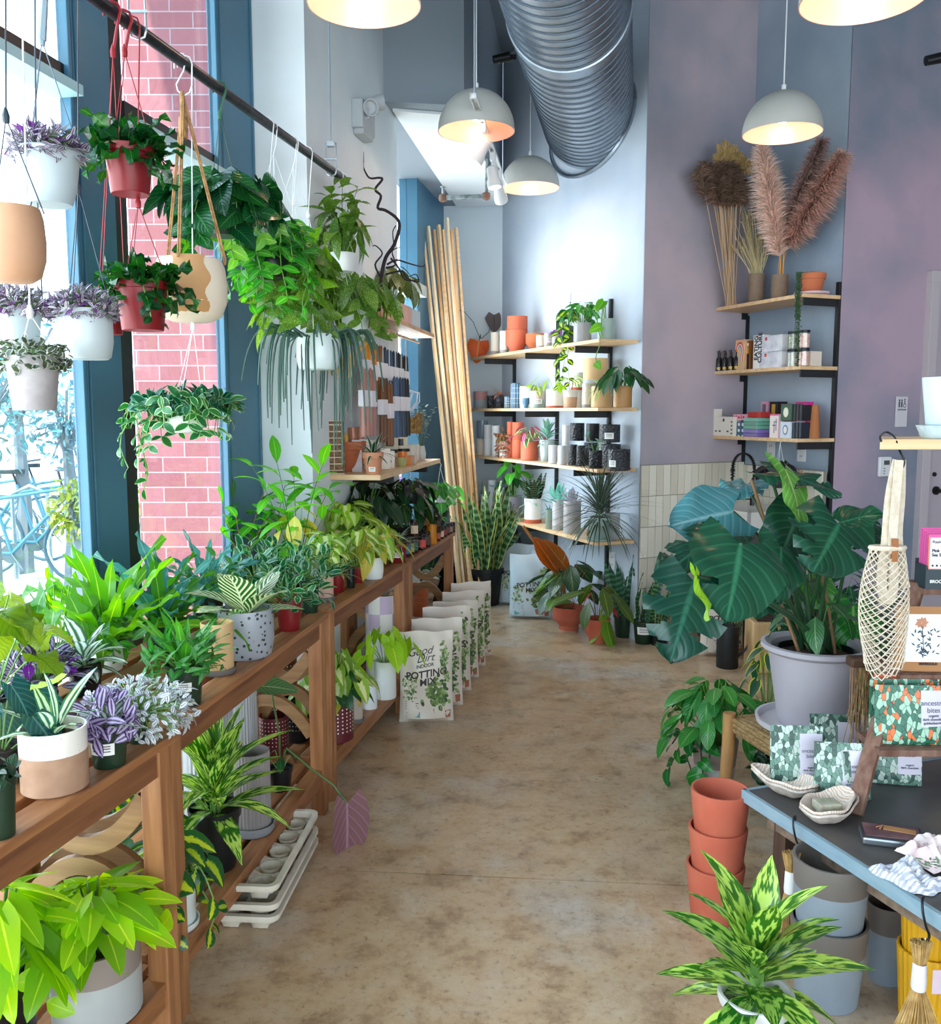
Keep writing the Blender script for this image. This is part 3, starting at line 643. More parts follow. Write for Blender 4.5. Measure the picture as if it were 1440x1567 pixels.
def foliage(kind, ml, ms, g, z0, rs, n=30, L=.1, W=.04, H=.15, R=.12, shape='oval', e0=80, e1=15, bend=.3, fold=.18, wave=0, droop=0.0, stem=.0018, ln=.3, nseg=5, az0=0, azr=360, step=.03, jit=.25, out=.5):
    def rv(a, b2): return g.uniform(a, b2)
    if kind == 'rosette':
        for i in range(n):
            t = i/max(1, n-1); az = radians(az0+(i*137.5 % 360)*azr/360+rv(-12, 12)); el = radians(e0+(e1-e0)*t+rv(-8, 8)); s = rv(1-jit, 1+jit*.5)
            D = V((cos(az)*cos(el), sin(az)*cos(el), sin(el))); P = V((cos(az), sin(az), 0))*rs*.12*(1+t)+V((0, 0, z0+H*(1-t)))
            ml.leaf(P, D, orthoup(D), L*s, W*s, shape, bend*rv(.6, 1.4), fold, nseg, g.random(), wave=wave)
        if H > .01: ms.tube([(0, 0, z0-.01), (0, 0, z0+H)], stem*2.5, 6)
    elif kind == 'bush':
        for i in range(n):
            az = rv(0, 2*pi); cz = rv(-droop, 1); rr = sqrt(max(0, 1-cz*cz)); q = rv(.45, 1.0)**.6
            o = V((cos(az)*rr, sin(az)*rr, max(cz, -.9))); P = V((o.x*R*q, o.y*R*q, z0+ (H*q*o.z if o.z > 0 else H*.9*o.z)+.01))
            if o.z < .15 and Vector((P.x, P.y)).length < rs*1.02: P.x *= rs*1.15/max(.01, Vector((P.x, P.y)).length); P.y *= 1; P.y = P.y if abs(P.y) > 0 else 0
            D = (o*out+V((rv(-1, 1), rv(-1, 1), rv(-.7, .9)))*.8).normalized(); s = rv(1-jit, 1+jit)
            N = (o+V((0, 0, .8))+V((rv(-1, 1), rv(-1, 1), 0))*.3)
            ml.leaf(P-D*L*.4, D, N, L*s, W*s, shape, bend*rv(.4, 1.5), fold, nseg, g.random(), wave=wave)
            if i % 3 == 0:
                m = V((P.x*.5, P.y*.5, z0+(P.z-z0)*.65 if P.z > z0 else z0+.02)); ms.tube([V((o.x*rs*.2, o.y*rs*.2, z0-.01)), m, P], stem, 4)
    elif kind == 'stems':     # upright branching stems with leaves up each one
        for i in range(n):
            az = radians(az0)+i*2.4+rv(-.3, .3); le = rv(.1, 1)**.5*R; h = H*rv(.6, 1.0); b0 = V((cos(az), sin(az), 0))*rs*.45*rv(.2, 1)+V((0, 0, z0-.01))
            tip = V((cos(az)*le, sin(az)*le, z0+h)); pts = [b0.lerp(tip, k/5)+V((0, 0, sin(pi*k/5)*h*.12)) for k in range(6)]; ms.tube(pts, [stem*(1.3-.15*k) for k in range(6)], 5)
            nl = max(3, int(h/step))
            for k in range(nl):
                t = .2+.8*(k+.5)/nl; j = min(4, int(t*5)); P = pts[j].lerp(pts[j+1], t*5-j); a2 = az+k*2.6+rv(-.4, .4); el = radians(rv(0, 55)+(25 if t > .9 else 0)); s = rv(1-jit, 1+jit)*(1-.25*t)
                D = V((cos(a2)*cos(el), sin(a2)*cos(el), sin(el))); ml.leaf(P, D, orthoup(D), L*s, W*s, shape, bend*rv(.5, 1.4), fold, nseg, g.random(), wave=wave)
    elif kind == 'stalks':    # one leaf on each arching petiole
        for i in range(n):
            t = (i+.5)/n; az = radians(az0+(i*137.5 % 360)*azr/360+rv(-15, 15)); h = H*(1-.65*t*rv(.7, 1.1)); rr = R*(.25+.75*t)*rv(.75, 1.05)
            b0 = V((cos(az), sin(az), 0))*rs*.25*rv(.3, 1)+V((0, 0, z0-.01)); e = V((cos(az)*rr, sin(az)*rr, z0+h)); m = b0.lerp(e, .5)+V((0, 0, h*.28)); pts = [b0.lerp(m, k/4).lerp(m.lerp(e, k/4), k/4) for k in range(5)]
            ms.tube(pts, stem, 5)
            el = radians(rv(-50, 5)-droop*40); D = V((cos(az)*cos(el), sin(az)*cos(el), sin(el))); N = orthoup(D)+V((rv(-.3, .3), rv(-.3, .3), 0)); s = rv(1-jit, 1+jit*.6)
            ml.leaf(e, D, N, L*s, W*s, shape, bend*rv(.5, 1.3), fold, nseg, g.random(), wave=wave)
    elif kind == 'vines':
        for i in range(n):
            az = radians(az0)+(i*2.399 % (2*pi))*azr/360+rv(-.2, .2); le = ln*rv(.35, 1.0); oo = R*rv(.6, 1.15); pts = []
            K = max(5, int(le/.03)); wob = rv(0, 6)
            for k in range(K+1):
                t = k/K; q = min(1, t*le/ (oo+.04)); rad_ = rs*.3+(oo)*sin(min(1, q)*pi/2)+.012*sin(k*1.1+wob); z = z0+H*sin(min(1, q*.9)*pi)*.9-max(0, t*le-oo*.7)
                aa = az+.12*sin(k*.7+wob); pts.append(V((cos(aa)*rad_, sin(aa)*rad_, z)))
            ms.tube(pts, stem, 4)
            d = 0.0; acc = step*.5; side = 1
            for k in range(K):
                seg = pts[k+1]-pts[k]; d += seg.length
                while acc < d:
                    P = pts[k+1]; side = -side; tng = seg.normalized(); ra = V((cos(az), sin(az), 0)); sd = tng.cross(ra)
                    if sd.length < .1: sd = V((-ra.y, ra.x, 0))
                    sd.normalize(); D = (sd*side*rv(.5, 1)+ra*rv(.2, .7)+V((0, 0, -.35+rv(-.3, .3)))).normalized(); s = rv(1-jit, 1+jit)*(1-.35*k/K)
                    ml.leaf(P, D, ra+V((0, 0, .6)), L*s, W*s, shape, bend*rv(.5, 1.4), fold, nseg, g.random(), wave=wave); acc += step*rv(.7, 1.3)
    elif kind == 'snake':
        for i in range(n):
            az = rv(0, 2*pi); rr = rs*.75*sqrt(g.random()); h = H*rv(.5, 1.0); le = rv(.02, .38); P = V((cos(az)*rr, sin(az)*rr, z0-.01)); D = V((cos(az)*le, sin(az)*le, 1)).normalized()
            a2 = rv(0, 6.28); ml.leaf(P, D, V((cos(a2), sin(a2), 0)), h, W*rv(.8, 1.15), shape, bend*rv(-1, 1), fold, nseg+3, g.random(), wave=.08)
    elif kind == 'needles':   # thin arching tube leaves hanging over the rim
        for i in range(n):
            az = rv(0, 2*pi)*azr/360+radians(az0); le = ln*rv(.45, 1.05); oo = R*rv(.25, 1.1); pts = []; K = 12
            for k in range(K+1):
                t = k/K; s = t*le; x = rs*.5+oo*(1-exp(-s*2.2/oo)); z = z0+H*sin(min(1, s/(oo+.05))*pi*.75)*.8-max(0, s-oo*.5)*.98; pts.append(V((cos(az+.1*t)*x, sin(az+.1*t)*x, z)))
            ms.tube(pts, [stem*(1-.45*(k/K)**3) for k in range(K+1)], 5, rr=g.random())
    elif kind == 'fern':
        for i in range(n):
            t = i/max(1, n-1); az = i*2.4+rv(-.2, .2); el = radians(e0+(e1-e0)*t); D = V((cos(az)*cos(el), sin(az)*cos(el), sin(el))); lf = R*rv(.7, 1.05); pts = []
            for k in range(9): q = k/8; pts.append(V((0, 0, z0))+D*lf*q-V((0, 0, 1))*bend*lf*q*q)
            ms.tube(pts, stem, 4)
            for k in range(1, 9):
                for s_ in (-1, 1):
                    tg = (pts[k]-pts[k-1]).normalized(); sd = tg.cross(V((0, 0, 1))).normalized()*s_; D2 = (sd+tg*.6).normalized(); sc = sin(pi*min(1, .15+.85*k/9))
                    ml.leaf(pts[k], D2, V((0, 0, 1)), L*(.35+.65*sc), W, shape, bend*.5, fold, 3, g.random())
stemg = M('#6f9a4a', .5); stemr = M('#8a4b3a', .5); stemd = M('#3d5a34', .5)
def add_foliage(t, z0, rs, specs, seed):
    for i, sp in enumerate(specs):
        sp = dict(sp); lm = sp.pop('leaf'); sm = sp.pop('sm', stemg); k = sp.pop('k'); nm = sp.pop('nm', 'foliage'); off = sp.pop('off', None)
        g = random.Random(seed*31+i); ml, ms = MB(), MB()
        foliage(k, ml, ms, g, z0, rs, **sp)
        if ml.v:
            o = ml.build(nm, lm, t, ang=3.1)
            if off: o.location = off
        if ms.v:
            o = ms.build('needle_leaves' if k == 'needles' else 'stems', lm if k == 'needles' else sm, t)
            if off: o.location = off
def label_sticker(t, r, z, az=-pi/2, w=.035, h=.018, taper=0.0, mat=None, lines=True):
    b = MB(); n = 6; vs = []; uv = []
    for j in range(2):
        for i in range(n+1):
            a = az+(i/n-.5)*w/r; rr = r+.0009+taper*(j*h); vs.append(V((cos(a)*rr, sin(a)*rr, z+j*h))); uv.append((i/n, j))
    b.add(vs, [(i, i+1, i+n+2, i+n+1) for i in range(n)], 0, uv); o = b.build('price_label', mat or stick, t)
    if lines:
        b = MB()
        for q in (.3, .55, .75):
            vs = []
            for j in range(2):
                for i in range(n+1):
                    a = az+(i/n-.5)*w*.7/r; rr = r+.0016+taper*(q*h); vs.append(V((cos(a)*rr, sin(a)*rr, z+q*h+j*h*.07)))
            b.add(vs, [(i, i+1, i+n+2, i+n+1) for i in range(n)])
        b.build('print', ink, o)
SEED = [100]
def plant(label, loc, pot, fol=None, name='potted_plant', cat='plant', group=None, rz=0.0, saucer=None, stk=None, soil=True, hang=None):
    """pot = (kind, radius, height, material(s), {split..})"""
    SEED[0] += 1
    t = T(name, label, cat, loc, rz, group); kind, r, h, mats = pot[:4]; kw = pot[4] if len(pot) > 4 else {}
    zb = 0
    if saucer:
        s = saucer_mesh(r*saucer[0] if len(saucer) > 1 and saucer[0] < 3 else r*1.15, h*.1+.004); s.build('saucer', saucer[-1], t); zb = .006
    b, sr, sz = pot_mesh(kind, r, h, mats, hollow=(fol is None), **kw); o = b.build('pot', mats, t, loc=(0, 0, zb))
    if soil and fol is not None:
        b = MB(); b.lathe([(sr*1.005, sz+zb-.004), (sr*.6, sz+zb+.003), (0, sz+zb+.006)], 24); b.build('soil', soilm, t)
    if fol: add_foliage(t, sz+zb, sr, fol, SEED[0])
    if stk: label_sticker(t, r*stk[0], h*stk[1]+zb, **(stk[2] if len(stk) > 2 else {}))
    return t
def emptypot(label, loc, pot, name='plant_pot', cat='pot', group=None, rz=0.0, saucer=None, stk=None):
    t = plant(label, loc, pot, None, name, cat, group, rz, saucer, stk); return t
def stand(px, py, z, wpx):
    """centre and radius of something round standing at height z whose lowest front point shows at px, py and which is wpx wide"""
    p = atz(px, py, z); r = wpx/2*p.y/FPX; d = V((p.x, p.y, 0)).normalized()
    q = p+d*r; q.z = z; return q, wpx/2*q.y/FPX
# leaf finishes
L_green = LM('#3f8a2c', '#8fc45a', 'rib'); L_deep = LM('#174a25', '#3c7a3e', 'veins', .28, .2); L_lime = LM('#8cc21e', '#c5e04e', 'veins', .35, .4); L_mid = LM('#2c7a34', '#8cc46c', 'veins')
L_blue = LM('#4d8f86', '#a9cfc2', 'rib', .3, .25); L_pep = LM('#1e5a34', '#7fae86', 'margin', .22, .2); L_nerve = LM('#46694f', '#dfe8e2', 'stripe', .4, .25)
L_trad = LM('#4b2c5c', '#b7aac8', 'stripe', .35, .3); L_tradp = LM('#3a2344', '#8e86a0', 'stripe', .35, .25); L_varieg = LM('#3c7a3a', '#eef0c0', 'margin', .35, .35); L_birkin = LM('#2c6a34', '#eef0c4', 'birkin', .3, .3)
L_spot = LM('#4f7a2a', '#c9d884', 'spots', .35, .4, nsc=14.0); L_phil = LM('#144a26', '#3f7f48', 'veins', .2, .2, tint=.6); L_neon = LM('#9fd01c', '#c9e83c', 'rib', .3, .45); L_snake = LM('#2c5a34', '#6f9a6a', 'bands', .35, .12, '#d9d67a', .2)
L_mottle = LM('#2c6a22', '#b7d96a', 'mottle', .25, .25); L_rubber = LM('#233f2a', '#5f7a3a', 'veins', .2, .15); L_bronze = LM('#8a4a1a', '#c07a2c', 'veins', .25, .3)
L_rib = LM('#2c6a34', '#e6ecc0', 'birkin', .3, .3)
L_drac = LM('#1f4a30', '#e4ecd6', 'edge', .35, .2); L_succ = LM('#6fa08e', '#a9d2c2', 'rib', .45, .15); L_dark = LM('#14301c', '#2f5a30', 'veins', .25, .12); L_yell = LM('#c9c04a', '#e8dc8a', 'veins', .4, .45)
L_syn = LM('#7fa838', '#dbe2a0', 'center', .4, .4); L_hoya = LM('#2c6a3a', '#a4cc8c', 'edge', .3, .25); L_needle = LM('#37584c', '#8fae9a', 'rib', .4, .1); L_red = LM('#7a2f38', '#c4688a', 'stripe', .35, .2)
L_brasil = LM('#235a2c', '#b8cf2e', 'center', .28, .3); L_mons = LM('#15402f', '#2f6a50', 'veins', .26, .12, tint=.5); L_fitt = LM('#5c7a5a', '#e8ecec', 'veins', .4, .25)
# ================================================================ PLANTS ON THE BENCHES
ZB = .76
def on(px, py, w, h, kind, mats, label, fol, z=ZB, hz=None, **kw):
    q, r = stand(px, py, z, w); hh = h*(hz or q.y)/FPX
    kk = kw.pop('pk', {}); nm = kw.pop('name', 'potted_plant')
    return plant(label, q, (kind, r, hh, mats, kk), fol, name=nm, **kw)
on(86, 1222, 101, 100, 'cyl', [tanm, speck], 'young calathea with pale striped leaves in a speckled white and tan pot', [
    dict(k='rosette', leaf=LM('#2f6d52', '#d9e6c8', 'stripe', .3, .3), n=8, L=.125, W=.034, shape='lance', e0=80, e1=30, H=.02, bend=.35, stem=.004),
    dict(k='stalks', leaf=LM('#9fb52a', '#5f7a1c', 'veins', .4, .4), n=1, L=.075, W=.075, shape='begonia', H=.13, R=.03, az0=120, bend=.1, wave=.06, jit=0)], pk=dict(split=.62), name='potted_calathea')
on(168, 1181, 66, 70, 'nurs', nurs_g, 'purple striped tradescantia in a dark green nursery pot with a cream label', [
    dict(k='bush', leaf=L_trad, n=70, L=.05, W=.02, H=.07, R=.085, shape='oval', droop=.3, out=.8), dict(k='rosette', leaf=L_nerve, n=9, L=.08, W=.035, H=.02, e0=70, e1=10)], stk=(.84, .35, dict(w=.05, h=.026, taper=.12)), name='potted_tradescantia')
on(212, 1141, 36, 50, 'nurs', nurs_g, 'silvery white small-leaved plant spilling over a dark green pot at the bench corner', [
    dict(k='bush', leaf=LM('#8c8f9a', '#e4e6e6', 'stripe', .4, .25), n=620, L=.022, W=.011, H=.075, R=.135, shape='oval', droop=.55, out=.9, nseg=3, stem=.0012)], name='potted_fittonia')
on(285, 1086, 62, 66, 'nurs', nurs_g, 'feathery green fern in a dark green nursery pot with a white barcode label', [
    dict(k='bush', leaf=L_mid, n=130, L=.05, W=.014, H=.10, R=.10, shape='lance', droop=.1, out=.9, nseg=4), dict(k='rosette', leaf=L_green, n=14, L=.16, W=.026, shape='strap', e0=85, e1=45, H=.0, bend=.3, wave=.1)], stk=(.84, .4, dict(w=.055, h=.024, taper=.12)), name='potted_fern')
on(334, 1036, 50, 78, 'cyl', ochre, 'ochre cylinder pot with brown saucer, a few fern leaves curling over it', [
    dict(k='rosette', leaf=L_green, n=4, L=.12, W=.026, shape='strap', e0=60, e1=0, H=.0, bend=.5, wave=.2)], saucer=(1.12, greyd), name='potted_fern')
on(378, 1014, 86, 76, 'soft', terrazzo, 'cream-striped philodendron in a black and white terrazzo pot', [
    dict(k='rosette', leaf=L_birkin, n=10, L=.19, W=.105, shape='oval', e0=78, e1=10, H=.02, bend=.35, fold=.12, nseg=8)], name='potted_philodendron')
on(443, 968, 43, 52, 'nurs', nurs_r, 'dense dark peperomia in a bright red nursery pot behind the terrazzo pot', [
    dict(k='bush', leaf=L_pep, n=110, L=.05, W=.026, H=.12, R=.15, shape='oval', droop=.15, out=.9, nseg=4)], name='potted_peperomia')
on(474, 940, 34, 54, 'nurs', nurs_g, 'dark leafy peperomia in a dark green nursery pot between red and blush pots', [
    dict(k='bush', leaf=L_pep, n=100, L=.048, W=.022, H=.16, R=.14, shape='oval', droop=.0, out=.9, nseg=4)], name='potted_peperomia')
on(498, 920, 26, 38, 'cyl', M('#c9a493', .6), 'variegated pothos in a blush pot with saucer on the second bench', [
    dict(k='stalks', leaf=L_syn, n=24, L=.075, W=.05, H=.18, R=.12, shape='heart')], saucer=(1.2, greyd), name='potted_pothos')
on(516, 908, 27, 30, 'nurs', nurs_r, 'narrow-leaved variegated plant in a red nursery pot beside a tall black pot', [
    dict(k='rosette', leaf=L_varieg, n=36, L=.15, W=.014, shape='grass', e0=85, e1=20, H=0, bend=.45)], name='potted_spider_plant')
emptypot('small tall black pot among the red nursery pots', stand(537, 901, ZB, 16)[0], ('tap', .02, .085, blackm))
on(549, 893, 21, 26, 'nurs', nurs_r, 'yellow-green syngonium in a small red nursery pot beside the white pot', [
    dict(k='stalks', leaf=L_syn, n=26, L=.09, W=.065, H=.17, R=.13, shape='arrow')], name='potted_syngonium')
on(571, 888, 33, 34, 'soft', whitep, 'drooping yellowing syngonium in a round white pot on the third bench', [
    dict(k='stalks', leaf=L_yell, n=16, L=.12, W=.07, H=.14, R=.16, shape='arrow', droop=.8), dict(k='stalks', leaf=L_syn, n=14, L=.10, W=.06, H=.16, R=.14, shape='arrow')], name='potted_syngonium')
on(609, 863, 31, 30, 'nurs', nurs_r, 'small striped dracaena in a red pot with a white name label, near the candle jars', [
    dict(k='rosette', leaf=L_drac, n=26, L=.15, W=.022, shape='grass', e0=75, e1=-5, H=.01, bend=.45)], stk=(.84, .3, dict(w=.06, h=.026, taper=.12)), name='potted_dracaena')
on(2, 1290, 58, 100, 'nurs', nurs_g, 'dark green nursery pot at the very left edge, lowest on the bench', [
    dict(k='bush', leaf=L_dark, n=20, L=.04, W=.02, H=.03, R=.04)], name='potted_plant')
on(2, 1210, 74, 60, 'nurs', nurs_k, 'large-leaved blue-green plant in a black pot at the left edge behind the speckled pot', [
    dict(k='stalks', leaf=LM('#1c4a48', '#5a8a86', 'veins', .25, .2), n=9, L=.12, W=.08, H=.14, R=.13, shape='heart', droop=.4)])
on(-10, 1130, 60, 60, 'tap', nurs_k, 'lime begonia with ragged lobed leaves rising at the left edge', [
    dict(k='stalks', leaf=LM('#6f8f22', '#3f6a1c', 'veins', .4, .3), n=12, L=.10, W=.10, H=.27, R=.15, shape='begonia', wave=.12, az0=-70, azr=200, droop=.2)], name='potted_begonia')
on(62, 1095, 62, 50, 'nurs', nurs_k, 'black-purple tradescantia with white stripes behind the speckled pot', [
    dict(k='bush', leaf=L_tradp, n=90, L=.06, W=.025, H=.08, R=.12, droop=.1, out=.9), dict(k='bush', leaf=LM('#7a2a9a', '#b46ad0', 'rib', .3, .3), n=14, L=.05, W=.025, H=.08, R=.11)], name='potted_tradescantia')
on(132, 1070, 58, 50, 'nurs', nurs_k, 'silver and green striped calathea between the purple and the silvery plants', [
    dict(k='rosette', leaf=L_nerve, n=22, L=.12, W=.045, H=.03, e0=75, e1=0, bend=.4)], name='potted_calathea')
on(165, 1032, 62, 46, 'rimmed', whitep, 'tall bright green strap-leaved fern in a white pot by the first window post', [
    dict(k='rosette', leaf=LM('#5aa026', '#b6d84e', 'rib', .35, .45), n=26, L=.30, W=.052, shape='strap', e0=88, e1=15, H=.02, bend=.28, wave=.25, nseg=9), dict(k='bush', leaf=L_green, n=50, L=.06, W=.02, H=.12, R=.14, shape='lance')], name='potted_fern')
on(92, 1040, 56, 46, 'nurs', nurs_g, 'lobed-leaf fern in front of the bright sidewalk, left of the strap-leaved fern', [
    dict(k='stalks', leaf=LM('#4f8a3c', '#8fb46a', 'rib', .3, .4), n=16, L=.12, W=.05, H=.20, R=.15, shape='arrow', wave=.25)], name='potted_fern')
on(250, 1005, 60, 46, 'nurs', nurs_g, 'blue-green wavy fern behind the feathery fern, below the brick view', [
    dict(k='rosette', leaf=L_blue, n=16, L=.26, W=.042, shape='strap', e0=88, e1=20, H=.02, bend=.3, wave=.3, nseg=9), dict(k='rosette', leaf=L_green, n=18, L=.24, W=.04, shape='strap', e0=80, e1=10, H=.02, bend=.35, wave=.3, nseg=9)], name='potted_fern')
on(318, 960, 56, 44, 'nurs', nurs_g, 'bluish wavy fern crowding the window beside the ochre pot', [
    dict(k='rosette', leaf=L_blue, n=34, L=.22, W=.03, shape='strap', e0=85, e1=-5, H=.02, bend=.35, wave=.35, nseg=8), dict(k='bush', leaf=L_mid, n=60, L=.05, W=.024, H=.16, R=.16)], name='potted_fern')
on(395, 930, 44, 40, 'nurs', nurs_g, 'dark peperomia mound under the upright rubber plants by the second post', [
    dict(k='bush', leaf=L_pep, n=190, L=.055, W=.024, H=.17, R=.22, shape='oval', droop=0, out=.9, nseg=4)], name='potted_peperomia')
on(372, 905, 40, 40, 'nurs', nurs_g, 'upright round-leaved rubber plant against the second teal post', [
    dict(k='stems', leaf=LM('#3f9a2c', '#a8d860', 'rib', .25, .42), n=5, L=.12, W=.065, H=.36, R=.15, shape='oval', step=.045, sm=stemr)], name='potted_rubber_plant')
on(415, 895, 40, 40, 'nurs', nurs_k, 'dark-stemmed glossy rubber plant in front of the white pier corner', [
    dict(k='stems', leaf=LM('#2c7a2a', '#8fc45a', 'rib', .22, .35), n=3, L=.115, W=.065, H=.36, R=.10, shape='oval', step=.05, sm=stemd)], name='potted_rubber_plant')
on(456, 906, 40, 40, 'nurs', nurs_k, 'tall lime money tree with fingered leaves against the white pier', [
    dict(k='stems', leaf=LM('#4fae2c', '#b4dc50', 'veins', .3, .45), n=7, L=.17, W=.065, H=.46, R=.19, shape='oval', step=.05, sm=stemd, bend=.4), dict(k='stalks', leaf=L_yell, n=8, L=.12, W=.07, H=.26, R=.10, shape='oval', droop=.5)], name='potted_money_tree')
on(530, 868, 44, 30, 'nurs', nurs_k, 'lime pothos with pale heart-shaped leaves behind the syngoniums', [
    dict(k='stalks', leaf=LM('#8cb82c', '#dce8a0', 'center', .35, .42), n=40, L=.09, W=.07, H=.22, R=.19, shape='heart')], name='potted_pothos')
on(560, 850, 46, 34, 'nurs', nurs_k, 'large dark peace lily shaded under the wall shelf', [
    dict(k='stalks', leaf=L_dark, n=26, L=.19, W=.085, H=.30, R=.24, shape='lance', droop=.2, bend=.4)], name='potted_peace_lily')
on(610, 838, 46, 30, 'nurs', nurs_k, 'dark broad-leaved plant behind the candle jars', [
    dict(k='stalks', leaf=LM('#1c4422', '#4a7a3c', 'veins', .2, .15), n=22, L=.18, W=.085, H=.26, R=.24, shape='oval', bend=.4, droop=.1)])
on(672, 800, 30, 18, 'nurs', nurs_g, 'small round-leaved plant in front of the bright recess window', [
    dict(k='stalks', leaf=L_mid, n=16, L=.10, W=.08, H=.14, R=.14, shape='round'), dict(k='vines', leaf=L_hoya, n=5, L=.05, W=.03, ln=.2, R=.1)], z=.76)
# candle jars on the far bench: each a jar with lid and coloured label
amber = M('#3a1c12', .15, spec=.8); jl = M('#191a1c', .35, .3); orangej = M('#e09018', .45, 0, '#c97a10', 6)
JR = [(622, 853, 14, 30, '#2f7fa8'), (628, 850, 13, 28, '#a8a84a'), (634, 847, 13, 26, '#2a6a62'), (646, 842, 12, 24, '#d0504a'), (640, 838, 12, 26, '#8a5a4a'), (653, 838, 12, 24, '#5a3a34'), (670, 828, 9, 19, '#c05a4a'), (675, 825, 9, 19, '#d8c0a0'), (680, 822, 9, 18, '#8a3a30'), (685, 819, 8, 18, '#6a4a40'), (689, 817, 8, 17, '#9a7a6a'), (693, 815, 8, 16, '#4a3a34'), (665, 821, 9, 20, '#b09a80'), (648, 832, 10, 24, '#7a5a4a')]
jn = ['blue', 'olive', 'teal', 'coral', 'brown', 'dark brown', 'red', 'cream', 'brick red', 'umber', 'taupe', 'black', 'sand', 'chestnut', 'rust', 'near-black', 'beige']
def jar(q, r, h, lc, label, top=None):
    t = T('candle_jar', label, 'candle jar', q, 0, 'amber candle jars on the far bench'); b = MB()
    b.lathe([(0, 0), (r*.94, 0), (r, .004), (r, h*.8), (r*.85, h*.86), (0, h*.86)], 20); b.build('jar', amber, t)
    b = MB(); b.lathe([(r*.9, h*.84), (r*.93, h*.85), (r*.93, h*.98), (r*.88, h), (0, h)], 20); b.build('lid', jl, t)
    label_sticker(t, r, h*.18, -pi/2+.2, r*2.0, h*.48, 0, M(lc, .6), False)
tops = {}
for i, (px, py, w, h, lc) in enumerate(JR):
    q, r = stand(px, py, ZB, w); q.z = ZB; hh = h*q.y/FPX
    jar(q, r, hh, lc, 'amber candle jar with a %s label in the row on the far bench' % jn[i])
    if i in (2, 4, 12, 13, 6): jar(q+V((0, 0, hh)), r, hh, JR[(i+5) % 14][4], 'amber candle jar stacked on top of the jar with the %s label' % jn[i])
for px, py, w, h, lb in ((661, 833, 15, 30, 'lower orange candle pot at the front edge of the far bench'), (652, 826, 19, 56, 'tall stacked orange candle pot rising above the dark jars')):
    q, r = stand(px, py, ZB, w); hh = h*q.y/FPX; b = MB(); b.lathe([(0, 0), (r*.93, 0), (r, .004), (r, hh-.004), (r*.95, hh), (r*.88, hh), (r*.86, hh*.93), (0, hh*.92)], 28)
    tag(b.build('candle_pot', orangej, loc=q), lb, 'candle pot')
# ================================================================ UNDER THE BENCHES
ZL = .176
neon = [dict(k='stalks', leaf=LM('#86bc1a', '#c9e83c', 'rib', .26, .4, tint=.7), n=52, L=.11, W=.056, H=.15, R=.15, shape='heart', bend=.2, nseg=7, stem=.0025), dict(k='vines', leaf=L_neon, n=4, L=.09, W=.055, ln=.16, R=.12, step=.06, H=.05, stem=.0025)]
on(152, 1585, 140, 125, 'cyl', [greyc, M('#8f7f78', .7)], 'neon lime pothos in a tall two-tone grey pot low at the bottom left', neon, z=ZL, pk=dict(split=.62), name='potted_pothos')
on(8, 1640, 130, 120, 'nurs', nurs_k, 'neon lime philodendron crowding the bottom left corner of the photo', [dict(k='stalks', leaf=LM('#86bc1a', '#c9e83c', 'rib', .26, .4, tint=.7), n=50, L=.13, W=.056, H=.22, R=.15, shape='heart', bend=.2, nseg=7, stem=.0025)], z=ZL, name='potted_philodendron')
on(170, 1370, 70, 50, 'tap', M('#9aa88a', .5), 'yellow and green pothos in a pale green pot behind the first bench leg', [dict(k='stalks', leaf=L_brasil, n=26, L=.10, W=.06, H=.20, R=.16, shape='heart'), dict(k='rosette', leaf=LM('#5f8f86', '#cfe4dc', 'center', .3, .3), n=14, L=.16, W=.05, H=.0, e0=70, e1=0)], z=ZL, name='potted_pothos')
on(332, 1344, 84, 100, 'nurs', nurs_k, 'leafy silver-patterned aglaonema in a black pot on the lower bench shelf', [dict(k='rosette', leaf=L_mottle, n=34, L=.25, W=.060, shape='lance', e0=85, e1=12, H=.11, bend=.42, nseg=8), dict(k='stalks', leaf=L_mid, n=18, L=.02, W=.01, H=.12, R=.05)], z=ZL, name='potted_aglaonema')
on(272, 1432, 60, 100, 'cyl', whitep, 'yellow-splashed heart-leaf philodendron in a white pot behind the bench leg', [dict(k='stalks', leaf=L_brasil, n=16, L=.085, W=.06, H=.10, R=.10, shape='heart', droop=.4), dict(k='vines', leaf=L_brasil, n=6, L=.075, W=.055, ln=.26, R=.12, step=.06, H=.05, stem=.0025)], z=ZL, saucer=(1.15, whitep), name='potted_philodendron')
ribm = M('#aeb0b2', .5)
for px, py, w, h, lb, sc in ((388, 1283, 56, 130, 'ribbed grey planter on a saucer beside the black aglaonema pot', True), (322, 1262, 76, 175, 'widest ribbed pale planter behind the aglaonema leaves', False), (371, 1180, 50, 130, 'tall ribbed taupe planter under the bench top, right of the widest one', False)):
    q, r = stand(px, py, ZL, w); emptypot(lb, q, ('cyl', r, h*q.y/FPX, ribm if 'widest' in lb else M('#8a8280', .55), dict(rib=34, ribd=.03)), saucer=(1.2, M('#85868a', .6)) if sc else None, name='ribbed_planter')
